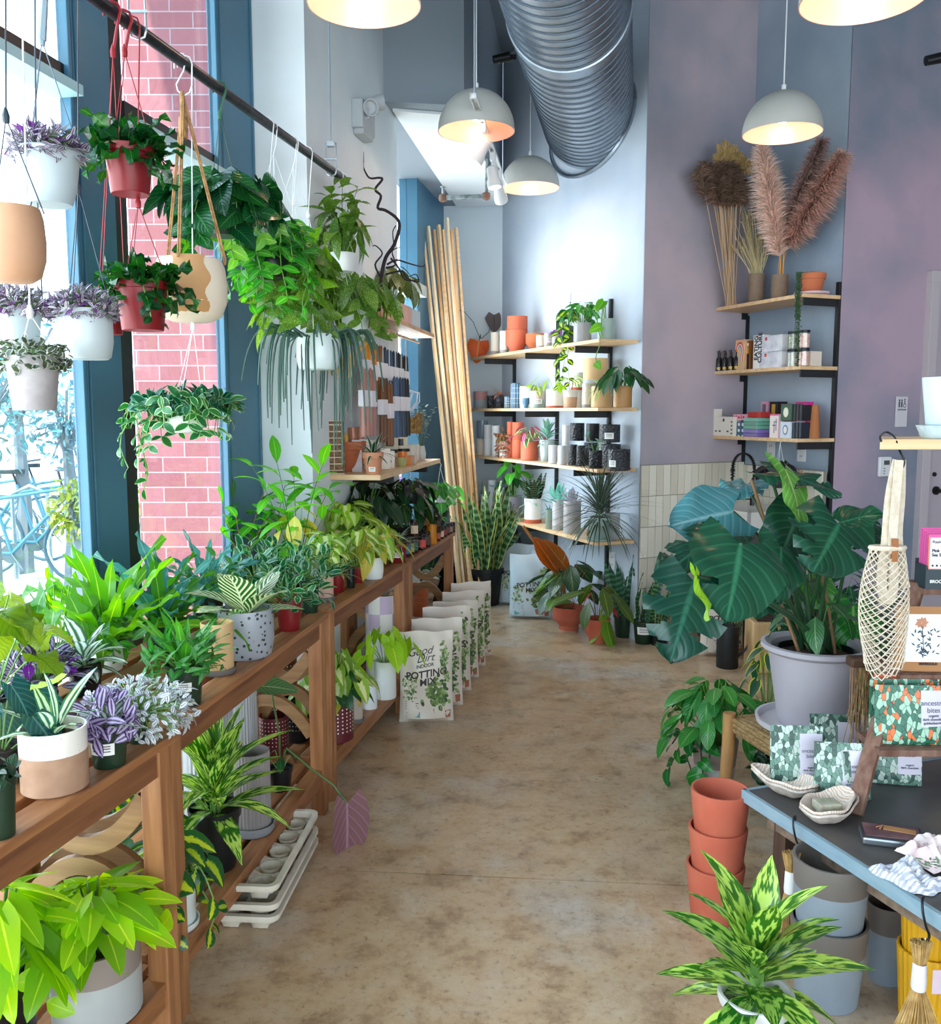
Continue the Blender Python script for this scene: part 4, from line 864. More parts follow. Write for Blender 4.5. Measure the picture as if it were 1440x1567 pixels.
def dotted(px, py, w, h, lb, fol=None, z=ZL, col=None):
    q, r = stand(px, py, z, w); hh = h*q.y/FPX; SEED[0] += 1
    t = plant(lb, q, ('cyl', r, hh, col or maroon), fol, name='dotted_planter' if not fol else 'potted_syngonium', cat='pot' if not fol else 'plant')
    b = MB(); n = 26
    for j in range(7):
        for i in range(n):
            a = 2*pi*(i+.5*(j % 2)*0)/n; c = V((cos(a)*(r+.0005), sin(a)*(r+.0005), hh*(.3+.6*j/6)-.01*r)); e1 = V((-sin(a), cos(a), 0)); s = r*.045
            b.add([c+(e1*cos(k*pi/3)+V((0, 0, 1))*sin(k*pi/3))*s+V((cos(a), sin(a), 0))*.0006 for k in range(6)], [tuple(range(6))])
    b.build('dots', M('#efe6dd', .5), t, smooth=False); return t
dotted(420, 1160, 46, 62, 'small maroon planter with white dots under the second bench')
dotted(432, 1118, 50, 112, 'tallest maroon planter with white dots, close below the bench top')
dotted(455, 1138, 40, 70, 'black planter with white dots in the shade beside the maroon ones', col=M('#15171c', .4))
dotted(511, 1140, 64, 60, 'maroon planter with white dots holding a yellow-green syngonium', [dict(k='stalks', leaf=L_syn, n=30, L=.11, W=.085, H=.22, R=.17, shape='arrow', droop=.7), dict(k='stalks', leaf=L_deep, n=24, L=.10, W=.05, H=.18, R=.10, shape='lance'), dict(k='stalks', leaf=L_yell, n=4, L=.12, W=.08, H=.12, R=.15, shape='arrow', droop=1)])
on(546, 1108, 20, 60, 'cyl', M('#b9ada0', .6), 'slim beige pot between the dotted planter and the white pots', None, z=ZL, cat='pot', name='plant_pot', saucer=(1.2, greyd))
on(566, 1087, 24, 44, 'cyl', whitep, 'small white pot on the lower shelf, front of the pair', None, z=ZL, cat='pot', name='plant_pot')
on(590, 1072, 34, 60, 'cyl', whitep, 'white pot with syngonium leaves on the lower shelf next to the potting mix', [dict(k='stalks', leaf=L_lime, n=14, L=.11, W=.085, H=.17, R=.17, shape='arrow', droop=.8)], z=ZL, name='potted_syngonium')
q, r = stand(585, 1040, ZL, 50); hh = 74*q.y/FPX; emptypot('wide white pot standing under the lilac checkered pot', q, ('cyl', r, hh, whitep))
lil = M('#c6b2cc', .5); q2 = q+V((0, 0, hh)); t = emptypot('lilac and white checkered pot stacked on a wide white pot', q2, ('cyl', r*1.02, 56*q.y/FPX, M('#e6e4de', .5)))
b = MB(); hh = 56*q.y/FPX; rr = r*1.02+.0012
for i in range(8):
    for j in range(2):
        if (i+j) % 2: continue
        a0, a1 = i*pi/4, (i+1)*pi/4; z0, z1 = (.02, .62*hh) if j else (.62*hh, hh-.002)
        if j: z0, z1 = .003, .5*hh
        else: z0, z1 = .5*hh, hh-.003
        vs = [V((cos(a0+(a1-a0)*k/5)*rr, sin(a0+(a1-a0)*k/5)*rr, zz)) for zz in (z0, z1) for k in range(6)]; b.add(vs, [(k, k+1, k+7, k+6) for k in range(5)])
b.build('checks', lil, t)
# the long-stalked leaves reaching out from under the bench
q, r = stand(430, 1215, ZL, 40)
t = plant('philodendron with one long drooping mauve leaf hanging over the aisle from the lower shelf', q, ('nurs', .045, .08, nurs_k), [dict(k='stalks', leaf=L_deep, n=5, L=.06, W=.03, H=.08, R=.05)], name='potted_philodendron')
mv = LM('#8a6468', '#b794a8', 'veins', .4, .3); gd = LM('#4f7a4a', '#a9c49a', 'veins', .4, .3)
e1 = atd(531, 1229, 3.0)-q; b = MB(); b.tube([V((0, 0, .07)), V((.03, -.03, .16)), (e1*.45+V((0, 0, .10))), e1*.8+V((0, 0, .055)), e1], .0042, 7); b.build('petiole', LM('#6f8a4a', None, 'plain'), t)
b = MB(); b.leaf(e1, V((.02, -.12, -1)), V((.75, -.65, .0)), .27, .16, 'heart', .06, .25, 10, .4, wave=.03); b.build('drooping_leaf', mv, t, ang=3.1)
e2 = atd(414, 1052, 3.05)-q; b = MB(); b.tube([V((0, 0, .07)), V((0, 0, .2)), e2], .0035, 7); b.build('petiole', LM('#6f8a4a', None, 'plain'), t)
b = MB(); b.leaf(e2+V((-.03, 0, .005)), V((1, .1, -.1)), V((0, -.3, 1)), .13, .10, 'heart', .1, .12, 8, .4); b.build('upper_leaf', gd, t, ang=3.1)
# stack of moulded fibre pot trays on the floor
trm2 = M('#dcd3c2', .85, 0, '#d2c8b6', 20, bump=.1)
ta0 = atz(424, 1436, 0); ta1 = atz(508, 1268, 0); tdv = ta1-ta0; TL = .50; ta_ = math.atan2(tdv.y, tdv.x); TW = .30
for k_ in range(3):
    t = T('pot_tray', 'moulded fibre pot tray, %s of the stack on the floor under the bench edge' % ('lowest', 'middle', 'topmost')[k_], 'tray', (ta0.x, ta0.y, .036*k_+(.02 if k_ == 2 else 0)+.002), ta_, 'stacked moulded fibre trays')
    b = MB(); n, m = 5, 3; z1 = .062
    def rr_(x0, y0, x1, y1, r, z, N_=4):
        o = []
        for cx, cy, a0 in ((x1-r, y1-r, 0), (x0+r, y1-r, 90), (x0+r, y0+r, 180), (x1-r, y0+r, 270)):
            for i in range(N_+1): a = radians(a0+90*i/N_); o.append(V((cx+cos(a)*r, cy+sin(a)*r, z)))
        return o
    rings = [rr_(0, 0, TL, TW, .03, z1-.02), rr_(-.004, -.004, TL+.004, TW+.004, .032, z1-.012), rr_(-.004, -.004, TL+.004, TW+.004, .032, z1), rr_(.012, .012, TL-.012, TW-.012, .022, z1), rr_(.018, .018, TL-.018, TW-.018, .02, z1-.02)]
    N2 = len(rings[0]); vs = [p for rg in rings for p in rg]; b.add(vs, [(j*N2+i, j*N2+(i+1) % N2, (j+1)*N2+(i+1) % N2, (j+1)*N2+i) for j in range(4) for i in range(N2)])
    b.build('rim', trm2, t)
    b = MB(); cx_, cy_ = (TL-.036)/n, (TW-.036)/m; G = 8
    def hgt(x, y):
        u = (x-.018)/cx_; v = (y-.018)/cy_; du = (u % 1)-.5; dv = (v % 1)-.5; r_ = sqrt((du*cx_)**2+(dv*cy_)**2); 
        return z1-.022-.038*max(0, min(1, (.042-r_)/.010))
    gx, gy = n*G, m*G; vs = [V((.018+cx_*i/G, .018+cy_*j/G, hgt(.018+cx_*i/G*.9999, .018+cy_*j/G*.9999))) for i in range(gx+1) for j in range(gy+1)]
    b.add(vs, [(i*(gy+1)+j, (i+1)*(gy+1)+j, (i+1)*(gy+1)+j+1, i*(gy+1)+j+1) for i in range(gx) for j in range(gy)])
    if k_ == 0 or k_ == 2:
        for i in range(n):
            for j in range(m): b.lathe([(.022, 0), (.028, .03), (.032, .042)], 14, (.018+cx_*(i+.5), .018+cy_*(j+.5), 0), close=False)
    b.build('cups', trm2, t)
# terracotta stack and cork tube at the last bench
q, r = stand(640, 945, .176, 34)
for k_ in range(4):
    emptypot('ribbed terracotta pot, %s of the stack under the far bench' % ('lowest', 'second', 'third', 'topmost')[k_], q+V((0, 0, .035*k_)), ('tap', .068, .10, terra, dict(rib=0)), group='terracotta stack under the far bench')
b = MB(); p = atz(648, 962, .0); R = Matrix.Rotation(-.35, 3, 'Y'); b.lathe([(0, 0), (.055, 0), (.06, .01), (.058, .29), (.055, .3), (0, .3)], 20, R=Matrix.Rotation(.35, 3, 'Y')); tag(b.build('cork_log', M('#6f5444', .95, 0, '#b09a84', 9, bump=1, stretch=(1, 1, 4)), loc=p+V((-.05, .3, .03))), 'short bark log leaning behind the potting mix bags', 'log')
# ================================================================ HANGING PLANTERS
wirew = M('#d9dfe2', .4); wirek = M('#2b3a44', .4); wirer = M('#8e1620', .4); rope = M('#b58b5c', .9, 0, '#8a6740', 60); gryp = M('#8fa3b0', .4)
def hook_arc(P, up=.0): return [P+V((0, 0, 0))]
def hang(px, pyt, pyb, w, kind, mats, label, fol, name='hanging_planter', wire=wirew, hooky=None, hookm=None, sl=3, dx=0, hx_=None, pk={}, y_off=0.0, ropey=False, strands=True, wr=.0014, cat='hanging plant', stopz=None):
    P = pipe_at(px if hx_ is None else hx_); q = V((P.x, P.y, 0))
    if hx_ is not None: q = atd(px, 600, P.y+y_off); 
    zt = atd(px, pyt, q.y).z; zb_ = atd(px, pyb, q.y).z; q.z = zb_; h = zt-zb_; r = w/2*q.y/FPX
    t = plant(label, q, (kind, r, h, mats, pk), fol, name=name, cat=cat)
    top = P-q; hz = (atd(px, hooky, q.y).z-q.z) if hooky is not None else top.z-.10
    if stopz is not None: top = V((0, 0, stopz-q.z)); hz = top.z-.05
    tx = V((top.x, top.y, hz)) if stopz is None else V((0, 0, hz))
    b = MB()
    for i in range(sl):
        a = 2*pi*i/sl+.5; e = V((cos(a)*r*.97, sin(a)*r*.97, h*.96))
        if ropey:
            for s_ in (0, 1): b.tube([e+V((0, 0, 0)), e*.97+V((.006*s_, 0, .02)), tx+V((.004*s_, 0, 0))], wr, 5)
        else: b.tube([e, tx], wr, 4)
    b.build('hanger_strings', rope if ropey else wire, t)
    b = MB()
    if ropey: 
        b.lathe([(.006, -.12), (.008, -.11), (.008, 0), (.006, .01)], 10, tx+V((0, 0, 0))); b.lathe([(.012, -.12), (.014, -.1), (.014, -.08), (.012, -.06)], 10, tx); b.build('rope_knot', rope, t); b = MB()
        z0 = tx.z+.005; pts = [tx+V((-.012, 0, .025)), tx+V((-.014, 0, .005)), tx+V((0, 0, -.006)), tx+V((.014, 0, .01))]
        n_ = top.z-z0; pts = [tx+V((.03, 0, .03)), tx+V((.022, 0, .008)), tx+V((.004, 0, -.002)), tx+V((-.012, 0, .012)), tx+V((-.016, 0, .03)), tx+V((.006, 0, n_*.75)), top+V((.012, 0, .0)), top+V((.008, 0, .02)), top+V((-.01, 0, .022)), top+V((-.019, 0, .008)), top+V((-.02, 0, -.02))]
        b.tube(pts, .0022, 6)
    else:
        lg_ = (top-tx).length > .16 and hookm is not gryp; rr = (.0018 if lg_ else .003) if hookm is not gryp else .006
        b.tube([tx, tx.lerp(top, .6)+V((.012, 0, 0)), top+V((.022, 0, 0)), top+V((.016, 0, .017)), top+V((0, 0, .023)), top+V((-.017, 0, .016)), top+V((-.02, 0, -.012))], [rr*(1 if lg_ else 1.6), rr*(1 if lg_ else 1.3), rr*1.2, rr*1.2, rr*1.2, rr*1.2, rr], 6)
        b.lathe([(.002, -.012), (.007, -.01), (.008, .004), (.003, .02)], 8, tx)
    b.build('hook', hookm or wire, t); return t
epi = [dict(k='rosette', leaf=LM('#164a20', '#357a36', 'rib', .25, .2, tint=.6), n=34, L=.13, W=.042, shape='strap', e0=70, e1=-12, H=.0, bend=.45, wave=.35, nseg=9), dict(k='bush', leaf=LM('#164a20', '#357a36', 'rib', .25, .2, tint=.6), n=44, L=.07, W=.036, H=.06, R=.085, shape='oval', wave=.3)]
trad = [dict(k='bush', leaf=LM('#463848', '#b9b0bc', 'stripe', .4, .25, tint=.7), n=420, L=.027, W=.010, H=.065, R=.088, shape='lance', droop=.25, out=.8, nseg=3, stem=.001), dict(k='bush', leaf=LM('#6a3a76', '#9a6aa4', 'rib', .4, .3), n=60, L=.03, W=.012, H=.06, R=.085, shape='lance', droop=.25, nseg=3)]
hang(60, 232, 314, 96, 'basket', M('#b4c2c8', .3), 'purple tradescantia in the white basket with barcode, highest on the left', trad, hookm=gryp, hooky=62, wire=M('#5f6f80', .5))
hang(190, 226, 298, 74, 'nurs', nurs_r, 'wavy-leaved epiphyllum in the upper red basket', epi, wire=wirer, hookm=M('#8e1620', .4), hooky=80)
hang(202, 432, 506, 82, 'nurs', nurs_r, 'wavy-leaved epiphyllum in the lower red basket, in front', epi+[dict(k='vines', leaf=LM('#123a1c', '#2f6a30', 'rib', .28, .2), n=3, L=.04, W=.03, ln=.13, R=.06, az0=-60, azr=60, step=.02, H=.02)], wire=wirer, hookm=wirer, hooky=312, stopz=None)
hang(172, 455, 512, 50, 'nurs', nurs_r, 'small red basket half hidden behind the lower red basket', None, wire=wirer, hx_=172, y_off=.16)
hang(107, 474, 550, 80, 'soft', M('#bfcacd', .3), 'pinkish purple tradescantia in the lower white square-footed basket', trad, wire=M('#3a4656', .4), hooky=290)
hang(32, 474, 545, 74, 'basket', M('#aebcc0', .35), 'silver-purple tradescantia in the white basket behind, left of the square-footed one', trad, wire=M('#3a4656', .4), hooky=300, hx_=40, y_off=.12)
hang(18, 545, 628, 76, 'tap', M('#aaa4a4', .5, 0, '#989292', 20), 'wiry small-leaved plant in a greyish hanging pot, lowest at the left edge', [dict(k='bush', leaf=LM('#3c4a34', '#a9a8a0', 'margin', .4, .25), n=230, L=.02, W=.014, H=.05, R=.085, shape='round', droop=.6, out=.6, nseg=3, stem=.001)], wire=wirew, hooky=480)
hang(-4, 318, 432, 92, 'globe', M('#c79a78', .7, 0, '#b58868', 4), 'tan ceramic globe planter cut off by the left edge', None, ropey=False, wire=wirek, hooky=180)
hang(297, 398, 492, 108, 'globe', [M('#e9dcc8', .6, 0, '#e2d2ba', 6)], 'cream and sand globe planter hanging on jute rope from an S hook', None, ropey=True, hx_=278, y_off=-.02, hooky=142, wr=.0028)
_gl = [o for o in bpy.data.objects if o.get('label', '').startswith('cream and sand globe')][0]
b = MB()      # sand glaze patch: follows the globe's own curve
pr_ = PK['globe']; r_ = 54*_gl.location.y/FPX; h_ = 94*_gl.location.y/FPX
vs = []; N_ = 10; Mz = 14
def globe_r(f):
    for i in range(len(pr_)-1):
        if pr_[i][1] <= f <= pr_[i+1][1] and pr_[i+1][1] > pr_[i][1]: t_ = (f-pr_[i][1])/(pr_[i+1][1]-pr_[i][1]); return pr_[i][0]+(pr_[i+1][0]-pr_[i][0])*t_
    return .8
for j in range(Mz+1):
    f_ = .07+.91*j/Mz; e_ = .52+.10*sin(j*.9)
    for i in range(N_+1): a = -pi/2+.25+(i/N_-.5)*2*e_; vs.append(V((cos(a), sin(a), 0))*(globe_r(f_)*r_+.0012)+V((0, 0, f_*h_)))
b.add(vs, [(j*(N_+1)+i, j*(N_+1)+i+1, (j+1)*(N_+1)+i+1, (j+1)*(N_+1)+i) for j in range(Mz) for i in range(N_)]); b.build('sand_glaze', M('#c99a68', .6, 0, '#bd8c58', 6), _gl)
hang(336, 318, 362, 60, 'nurs', nurs_g, 'big heart-leaf philodendron in a dark green hanging pot with a green hook', [
    dict(k='vines', leaf=L_phil, n=15, L=.125, W=.098, ln=.28, R=.18, step=.05, H=.09, shape='heart', nseg=6), dict(k='stalks', leaf=L_phil, n=46, L=.135, W=.105, H=.11, R=.16, shape='heart', droop=.5), dict(k='vines', leaf=LM('#5aa82c', '#a8d858', 'veins', .3, .45), n=5, L=.075, W=.055, ln=.28, R=.14, step=.045, H=.05, az0=20, azr=200, shape='heart')], wire=M('#2a4a3a', .4), hookm=M('#2c5a44', .4), hooky=178)
hang(410, 392, 426, 54, 'tap', nurs_k, 'green trailing hoya in a black hanging pot in front of the white pier', [
    dict(k='vines', leaf=LM('#3f9a34', '#a8d87a', 'rib', .3, .42), n=22, L=.07, W=.036, ln=.32, R=.14, step=.026, H=.13, shape='oval'), dict(k='bush', leaf=LM('#2f7a34', '#8cc46c', 'rib', .3, .35), n=150, L=.07, W=.035, H=.15, R=.15, droop=.2)], wire=wirew, hooky=282)
hang(455, 425, 458, 60, 'tap', whitep, 'lime spotted philodendron hanging between the black pot and the begonia', [
    dict(k='vines', leaf=L_spot, n=18, L=.12, W=.065, ln=.34, R=.13, step=.045, H=.12, shape='heart'), dict(k='bush', leaf=LM('#6aa82c', '#c9e070', 'spots', .35, .45, nsc=14.0), n=90, L=.11, W=.055, H=.18, R=.14, shape='lance', droop=.4)], wire=wirew, hooky=310, hx_=448)
hang(283, 622, 662, 54, 'soft', M('#dfe6e0', .35), 'lowest hanging basket, a bushy lipstick vine with pale-edged leaves trailing left', [
    dict(k='vines', leaf=L_hoya, n=36, L=.056, W=.03, ln=.19, R=.16, step=.02, H=.045, shape='oval', droop=0), dict(k='bush', leaf=LM('#1c5436', '#5f9a80', 'edge', .28, .25), n=260, L=.045, W=.022, H=.06, R=.17, droop=.1),
    dict(k='vines', leaf=L_hoya, n=4, L=.055, W=.03, ln=.36, R=.17, az0=175, azr=60, step=.026, H=.02)], wire=M('#e9eef0', .4), hooky=500, hx_=283)
hang(488, 512, 566, 66, 'soft', M('#dce8ea', .3), 'needle-leaved hoya with long drooping grey-green strands in a white pot', [
    dict(k='needles', leaf=L_needle, n=46, ln=.46, R=.30, H=.07, stem=.0045), dict(k='needles', leaf=L_needle, n=14, ln=.58, R=.12, H=.02, stem=.0034)], wire=M('#dfe8ea', .4), hooky=330, hx_=470, wr=.0018)
hang(527, 388, 416, 40, 'tap', whitep, 'olive angel-wing begonia in a small white pot under the pipe end', [
    dict(k='stems', leaf=L_spot, n=8, L=.15, W=.06, H=.32, R=.11, shape='lance', step=.04, bend=.6, sm=stemd), dict(k='stalks', leaf=L_spot, n=20, L=.15, W=.06, H=.2, R=.13, shape='lance', droop=1.2)], wire=wirew, hooky=330, hx_=518)
hang(545, 474, 516, 44, 'tap', whitep, 'spotted philodendron in a white pot hanging over the orange candles', [
    dict(k='stalks', leaf=L_spot, n=60, L=.14, W=.06, H=.19, R=.20, shape='lance', droop=1.0), dict(k='vines', leaf=L_spot, n=12, L=.10, W=.05, ln=.26, R=.14, step=.05, H=.06)], wire=wirew, hooky=415, hx_=524, y_off=.15)
# thin spare hangers still on the pipe
for px, lb in ((418, 'empty thin wire hanger dangling from the pipe in front of the white pier'), (448, 'empty white plastic hanger with four strings on the pipe')):
    P = pipe_at(px); b = MB(); b.tube([V((-.018, 0, -.012)), V((-.016, 0, .012)), V((0, 0, .021)), V((.016, 0, .012)), V((.01, 0, -.06)), V((0, 0, -.09))], .0022, 6)
    for i in range(4): a = i*pi/2+.3; b.tube([(0, 0, -.09), (cos(a)*.06, sin(a)*.06, -.27)], .0011, 4)
    tag(b.build('plant_hanger', wirew, loc=P), lb, 'hanger')
# ================================================================ WALL SHELF ON THE PIER
def ons(px, py, z=1.2): return stand(px, py, z, 10)[0]
def shelfpot(px, py, w, h, kind, mats, label, fol=None, z=1.2, **kw): 
    return on(px, py, w, h, kind, mats, label, fol, z=z, **kw)
shelfpot(537, 723, 48, 46, 'terra', terra, 'big terracotta pot holding beeswax candles on the wall shelf', None, name='terracotta_pot', cat='pot')
q0_ = stand(537, 723, 1.2, 48)[0]; wax = M('#e0861a', .35, 0, '#c96a10', 10); wax2 = M('#e8b23a', .4)
t = T('beeswax_candle', 'amber honeycomb-ball beeswax candle leaning out of the big terracotta pot', 'candle', q0_+V((-.02, 0, .10))); b = MB(); R = Matrix.Rotation(-.38, 3, 'Y')
for i in range(7):
    for j in range(3): a = j*2.09+.3*i; b.lathe([(.001, -.013), (.009, -.009), (.013, 0), (.009, .009), (.001, .013)], 10, R@V((cos(a)*.012, sin(a)*.012, .02+i*.022)))
b.build('wax', wax, t); b = MB(); b.tube([R@V((0, 0, .16)), R@V((0, 0, .185))], .001, 4); b.build('wick', M('#e8e0d0'), t)
t = T('beeswax_candle', 'twisted yellow beeswax candle lying in the big terracotta pot', 'candle', q0_+V((.012, -.01, .10))); b = MB(); R = Matrix.Rotation(-.5, 3, 'Y')
b.tube([R@V((cos(i*.9)*.008, sin(i*.9)*.008, i*.012)) for i in range(11)], .011, 8); b.build('wax', wax2, t); b = MB(); b.tube([R@V((0, 0, .125)), R@V((0, 0, .145))], .001, 4); b.build('wick', M('#e8e0d0'), t)
shelfpot(571, 727, 33, 34, 'terra', M('#c98a68', .8), 'small terracotta pot with a white-striped dracaena at the shelf front', [dict(k='rosette', leaf=L_drac, n=20, L=.13, W=.018, shape='strap', e0=80, e1=5, H=0, bend=.5)], stk=(.84, .15, dict(w=.03, h=.022, taper=.15)), name='terracotta_pot')
# printed basket box and kraft bags
def boxthing(name, label, cat, loc, dims, mats, rz=0.0, group=None, parts=()):
    t = T(name, label, cat, loc, rz, group); b = MB(); b.box((0, 0, dims[2]/2), dims); b.build(parts[0] if parts else 'body', mats, t, smooth=False, bevel=min(dims)*.04); return t
p = lsp(.03, .24); t = boxthing('wooden_crate', 'upright shallow woven crate standing at the left end of the wall shelf', 'crate', p, (.10, .05, .26), [M('#d9c7ac', .8)], WR*-1+.5)
b = MB()
for i in range(7):
    for j in range(2): b.box((-.022+.044*j, -.0265, .035+.031*i), (.04, .003, .026))
b.box((0, -.0285, .012), (.1, .004, .012)); b.box((0, -.0285, .248), (.1, .004, .012)); b.box((-.047, -.0285, .13), (.008, .004, .24)); b.box((.047, -.0285, .13), (.008, .004, .24)); b.build('slats', M('#8a6a4c', .9, 0, '#5a4030', 40), t, smooth=False)
kraft = M('#c99a50', .8); pat = M('#efe9de', .6, 0, '#4a4038', 60, 'speckle', lo=.08, hi=.3)
items = [(.30, .10, .07, .10, kraft, 'kraft paper pouch behind the striped dracaena'), (.44, .09, .075, .11, M('#eee5d8', .5), 'cream paper bag on the wall shelf'), (.42, .20, .08, .16, pat, 'black-sprigged gift box towards the wall'), (.56, .20, .08, .15, pat, 'second sprigged gift box beside the first'), (.22, .18, .06, .16, M('#d8d3d8', .5), 'tall pale box behind the beeswax candles'), (.58, .10, .06, .09, pat, 'small sprigged carton at the middle of the shelf')]
for s_, o_, w_, h_2, m_, lb in items:
    boxthing('gift_box' if m_ is pat else 'paper_bag', lb, 'box', lsp(s_, o_), (w_, .05, h_2), m_, pi/2-WR+.4)
for s_, o_, z_, lb in ((.30, .22, 1.36, 'copper cup on the left of the pair above the gift boxes'), (.42, .22, 1.36, 'copper cup on the right of the pair above the gift boxes')):
    b = MB(); b.lathe([(0, 0), (.026, 0), (.03, .06), (.027, .06), (.024, .01), (0, .01)], 20); tag(b.build('copper_cup', M('#c98a70', .35, .3), loc=lsp(s_, o_, z_)), lb, 'cup')
for k_, (s_, o_, col, lb) in enumerate(((.66, .05, '#a9a86a', 'small olive glass tealight cup at the shelf front edge'), (.72, .06, '#e0782a', 'tall orange tealight cup at the shelf edge'), (.79, .05, '#d8843a', 'short orange tealight cup right of the tall one'), (.86, .05, '#b99a86', 'brown tealight cup on the shelf edge'), (.93, .05, '#d9c2ae', 'pale tealight cup nearest the cream candle tins'))):
    b = MB(); hh = .05+.03*(k_ == 1); b.lathe([(0, 0), (.022, 0), (.028, hh), (.025, hh), (.02, .008), (0, .008)], 20); tag(b.build('tealight_cup', M(col, .2, spec=.7), loc=lsp(s_, o_)), lb, 'cup')
cj = M('#e6dcc0', .35); ck = M('#15171a', .4)
for k_, (s_, o_, z_, lb) in enumerate(((.86, .16, 1.2, 'cream candle tin with black label, left of the lower pair'), (1.02, .13, 1.2, 'cream candle tin with black label, right of the lower pair'), (.90, .17, 1.285, 'cream candle tin with black label stacked on the lower left one'), (1.02, .14, 1.285, 'cream candle tin with black label stacked on the lower right one'))):
    t = T('candle_tin', lb, 'candle', lsp(s_, o_, z_)); b = MB(); b.lathe([(0, 0), (.04, 0), (.042, .003), (.042, .07), (0, .07)], 24); b.build('tin', cj, t)
    b = MB(); b.lathe([(.0435, .068), (.0435, .082), (.041, .084), (0, .084)], 24, close=False); b.build('lid', ck, t); label_sticker(t, .042, .018, -pi/2-.1, .045, .04, 0, ck, False)
for s_, lb in ((1.18, 'white ceramic pot at the far part of the wall shelf'), (1.28, 'beige ceramic pot at the far end of the wall shelf')):
    emptypot(lb, lsp(s_, .12), ('cyl', .035, .10, M('#ded6ca', .5)))
# bundle of dried straw and bunches at the window end
t = T('straw_bundle', 'bristly bundle of straw wrapped in clear film above the candle tins', 'dried straw', lsp(1.12, .14, 1.37)); b = MB(); g = random.Random(4)
for i in range(260): x, y = g.uniform(-.10, .10), g.uniform(-.05, .05); b.tube([(x, y, 0), (x+g.uniform(-.02, .02), y+g.uniform(-.02, .02), g.uniform(.09, .13))], .0012, 3)
b.box((0, 0, .05), (.19, .09, .09)); b.build('straw', M('#b08a50', .9, 0, '#7a5a30', 60), t)
b = MB(); 
for i in range(16): a = i*.7; b.tube([(cos(a)*.03, sin(a)*.03, .12), (cos(a)*.07+.02, sin(a)*.05, .19), (cos(a)*.05+.04, sin(a)*.04, .24), (cos(a)*.02, sin(a)*.02, .26)], .004, 5)
b.build('clear_film', M('#dfe9f2', .1, spec=.9), t)
t = T('dried_eucalyptus', 'sprigs of grey-green dried eucalyptus standing at the far end of the wall shelf', 'dried plant', lsp(1.32, .08)); b = MB(); b.lathe([(0, 0), (.02, 0), (.028, .04), (.018, .09), (.015, .09), (.0, .02)], 16); b.build('vase', M('#c9c9c4', .4), t); add_foliage(t, .09, .015, [dict(k='stems', leaf=LM('#6a7a68', '#a9b4a4', 'rib', .6, .2), n=7, L=.035, W=.028, H=.26, R=.10, shape='round', step=.028, sm=stemd)], 77)
# twisted willow branches on top
def wander(p, d, n, st, wob, g, grav=0):
    pts = [V(p)]; d = V(d).normalized()
    for i in range(n): d = (d+V((g.uniform(-1, 1), g.uniform(-.5, .5), g.uniform(-1, 1)))*wob+V((0, 0, grav))).normalized(); pts.append(pts[-1]+d*st)
    return pts
bc = T('curly_willow', 'dark twisted curly willow branches rising against the white pier', 'dried branch', lsp(.55, .14, 2.0)); g = random.Random(12); b = MB(); wo = lsp(.55, .14, 2.0)
def P2(px, py, d=4.9): return atd(px, py, d)-wo
main = [P2(583, 425), P2(590, 395), P2(603, 375), P2(611, 350), P2(608, 335), P2(590, 322), P2(578, 318), P2(583, 300), P2(574, 290), P2(585, 275), P2(580, 272), P2(565, 272), P2(555, 255), P2(545, 238), P2(537, 233), P2(530, 242), P2(520, 248)]
def smooth_pts(p, k=4):
    o = []
    for i in range(len(p)-1):
        a, b1, c1, d1 = p[max(0, i-1)], p[i], p[i+1], p[min(len(p)-1, i+2)]
        for j in range(k):
            t_ = j/k; o.append(.5*((2*b1)+(c1-a)*t_+(2*a-5*b1+4*c1-d1)*t_*t_+(3*b1-a-3*c1+d1)*t_**3))
    o.append(p[-1]); return o
sp_ = smooth_pts(main); b.tube(sp_, [.011-.0085*i/len(sp_) for i in range(len(sp_))], 6)
b.tube(smooth_pts([P2(603, 375), P2(601, 355), P2(606, 345)]), .003, 5)
for a_ in ([(583, 425), (574, 405), (585, 388), (575, 376), (570, 377)], [(590, 420), (615, 415), (622, 425), (640, 432), (637, 420), (625, 424)], [(592, 405), (607, 398), (625, 403), (645, 408), (650, 405)], [(598, 395), (610, 410), (617, 425), (628, 430), (642, 427)], [(590, 410), (605, 405), (600, 385), (612, 378)]):
    s2 = smooth_pts([P2(*c_) for c_ in a_]); b.tube(s2, [.006-.004*i/len(s2) for i in range(len(s2))], 5)
b.tube([P2(583, 425), V((0, 0, .02))], .009, 6); b.build('branch', M('#2a2026', .8), bc)
on(598, 492, 34, 24, 'tap', M('#e3b7a4', .5), 'broad red-tinged spotted begonia in a pink pot on the upper wall shelf', [dict(k='stalks', leaf=LM('#4a5a2a', '#a8b46a', 'spots', .35, .35, nsc=14.0), n=26, L=.15, W=.075, H=.24, R=.20, shape='lance', droop=1.0)], z=2.003, name='potted_begonia')
for k_, s_ in enumerate((.95, 1.2)): boxthing('folded_linen', 'folded pastel linens on the upper wall shelf, %s' % ('nearer stack', 'farther stack')[k_], 'linen', lsp(s_, .16, 2.003), (.2, .16, .10), M('#e3b3a4' if k_ == 0 else '#c3ccd2', .8), pi/2-WR)
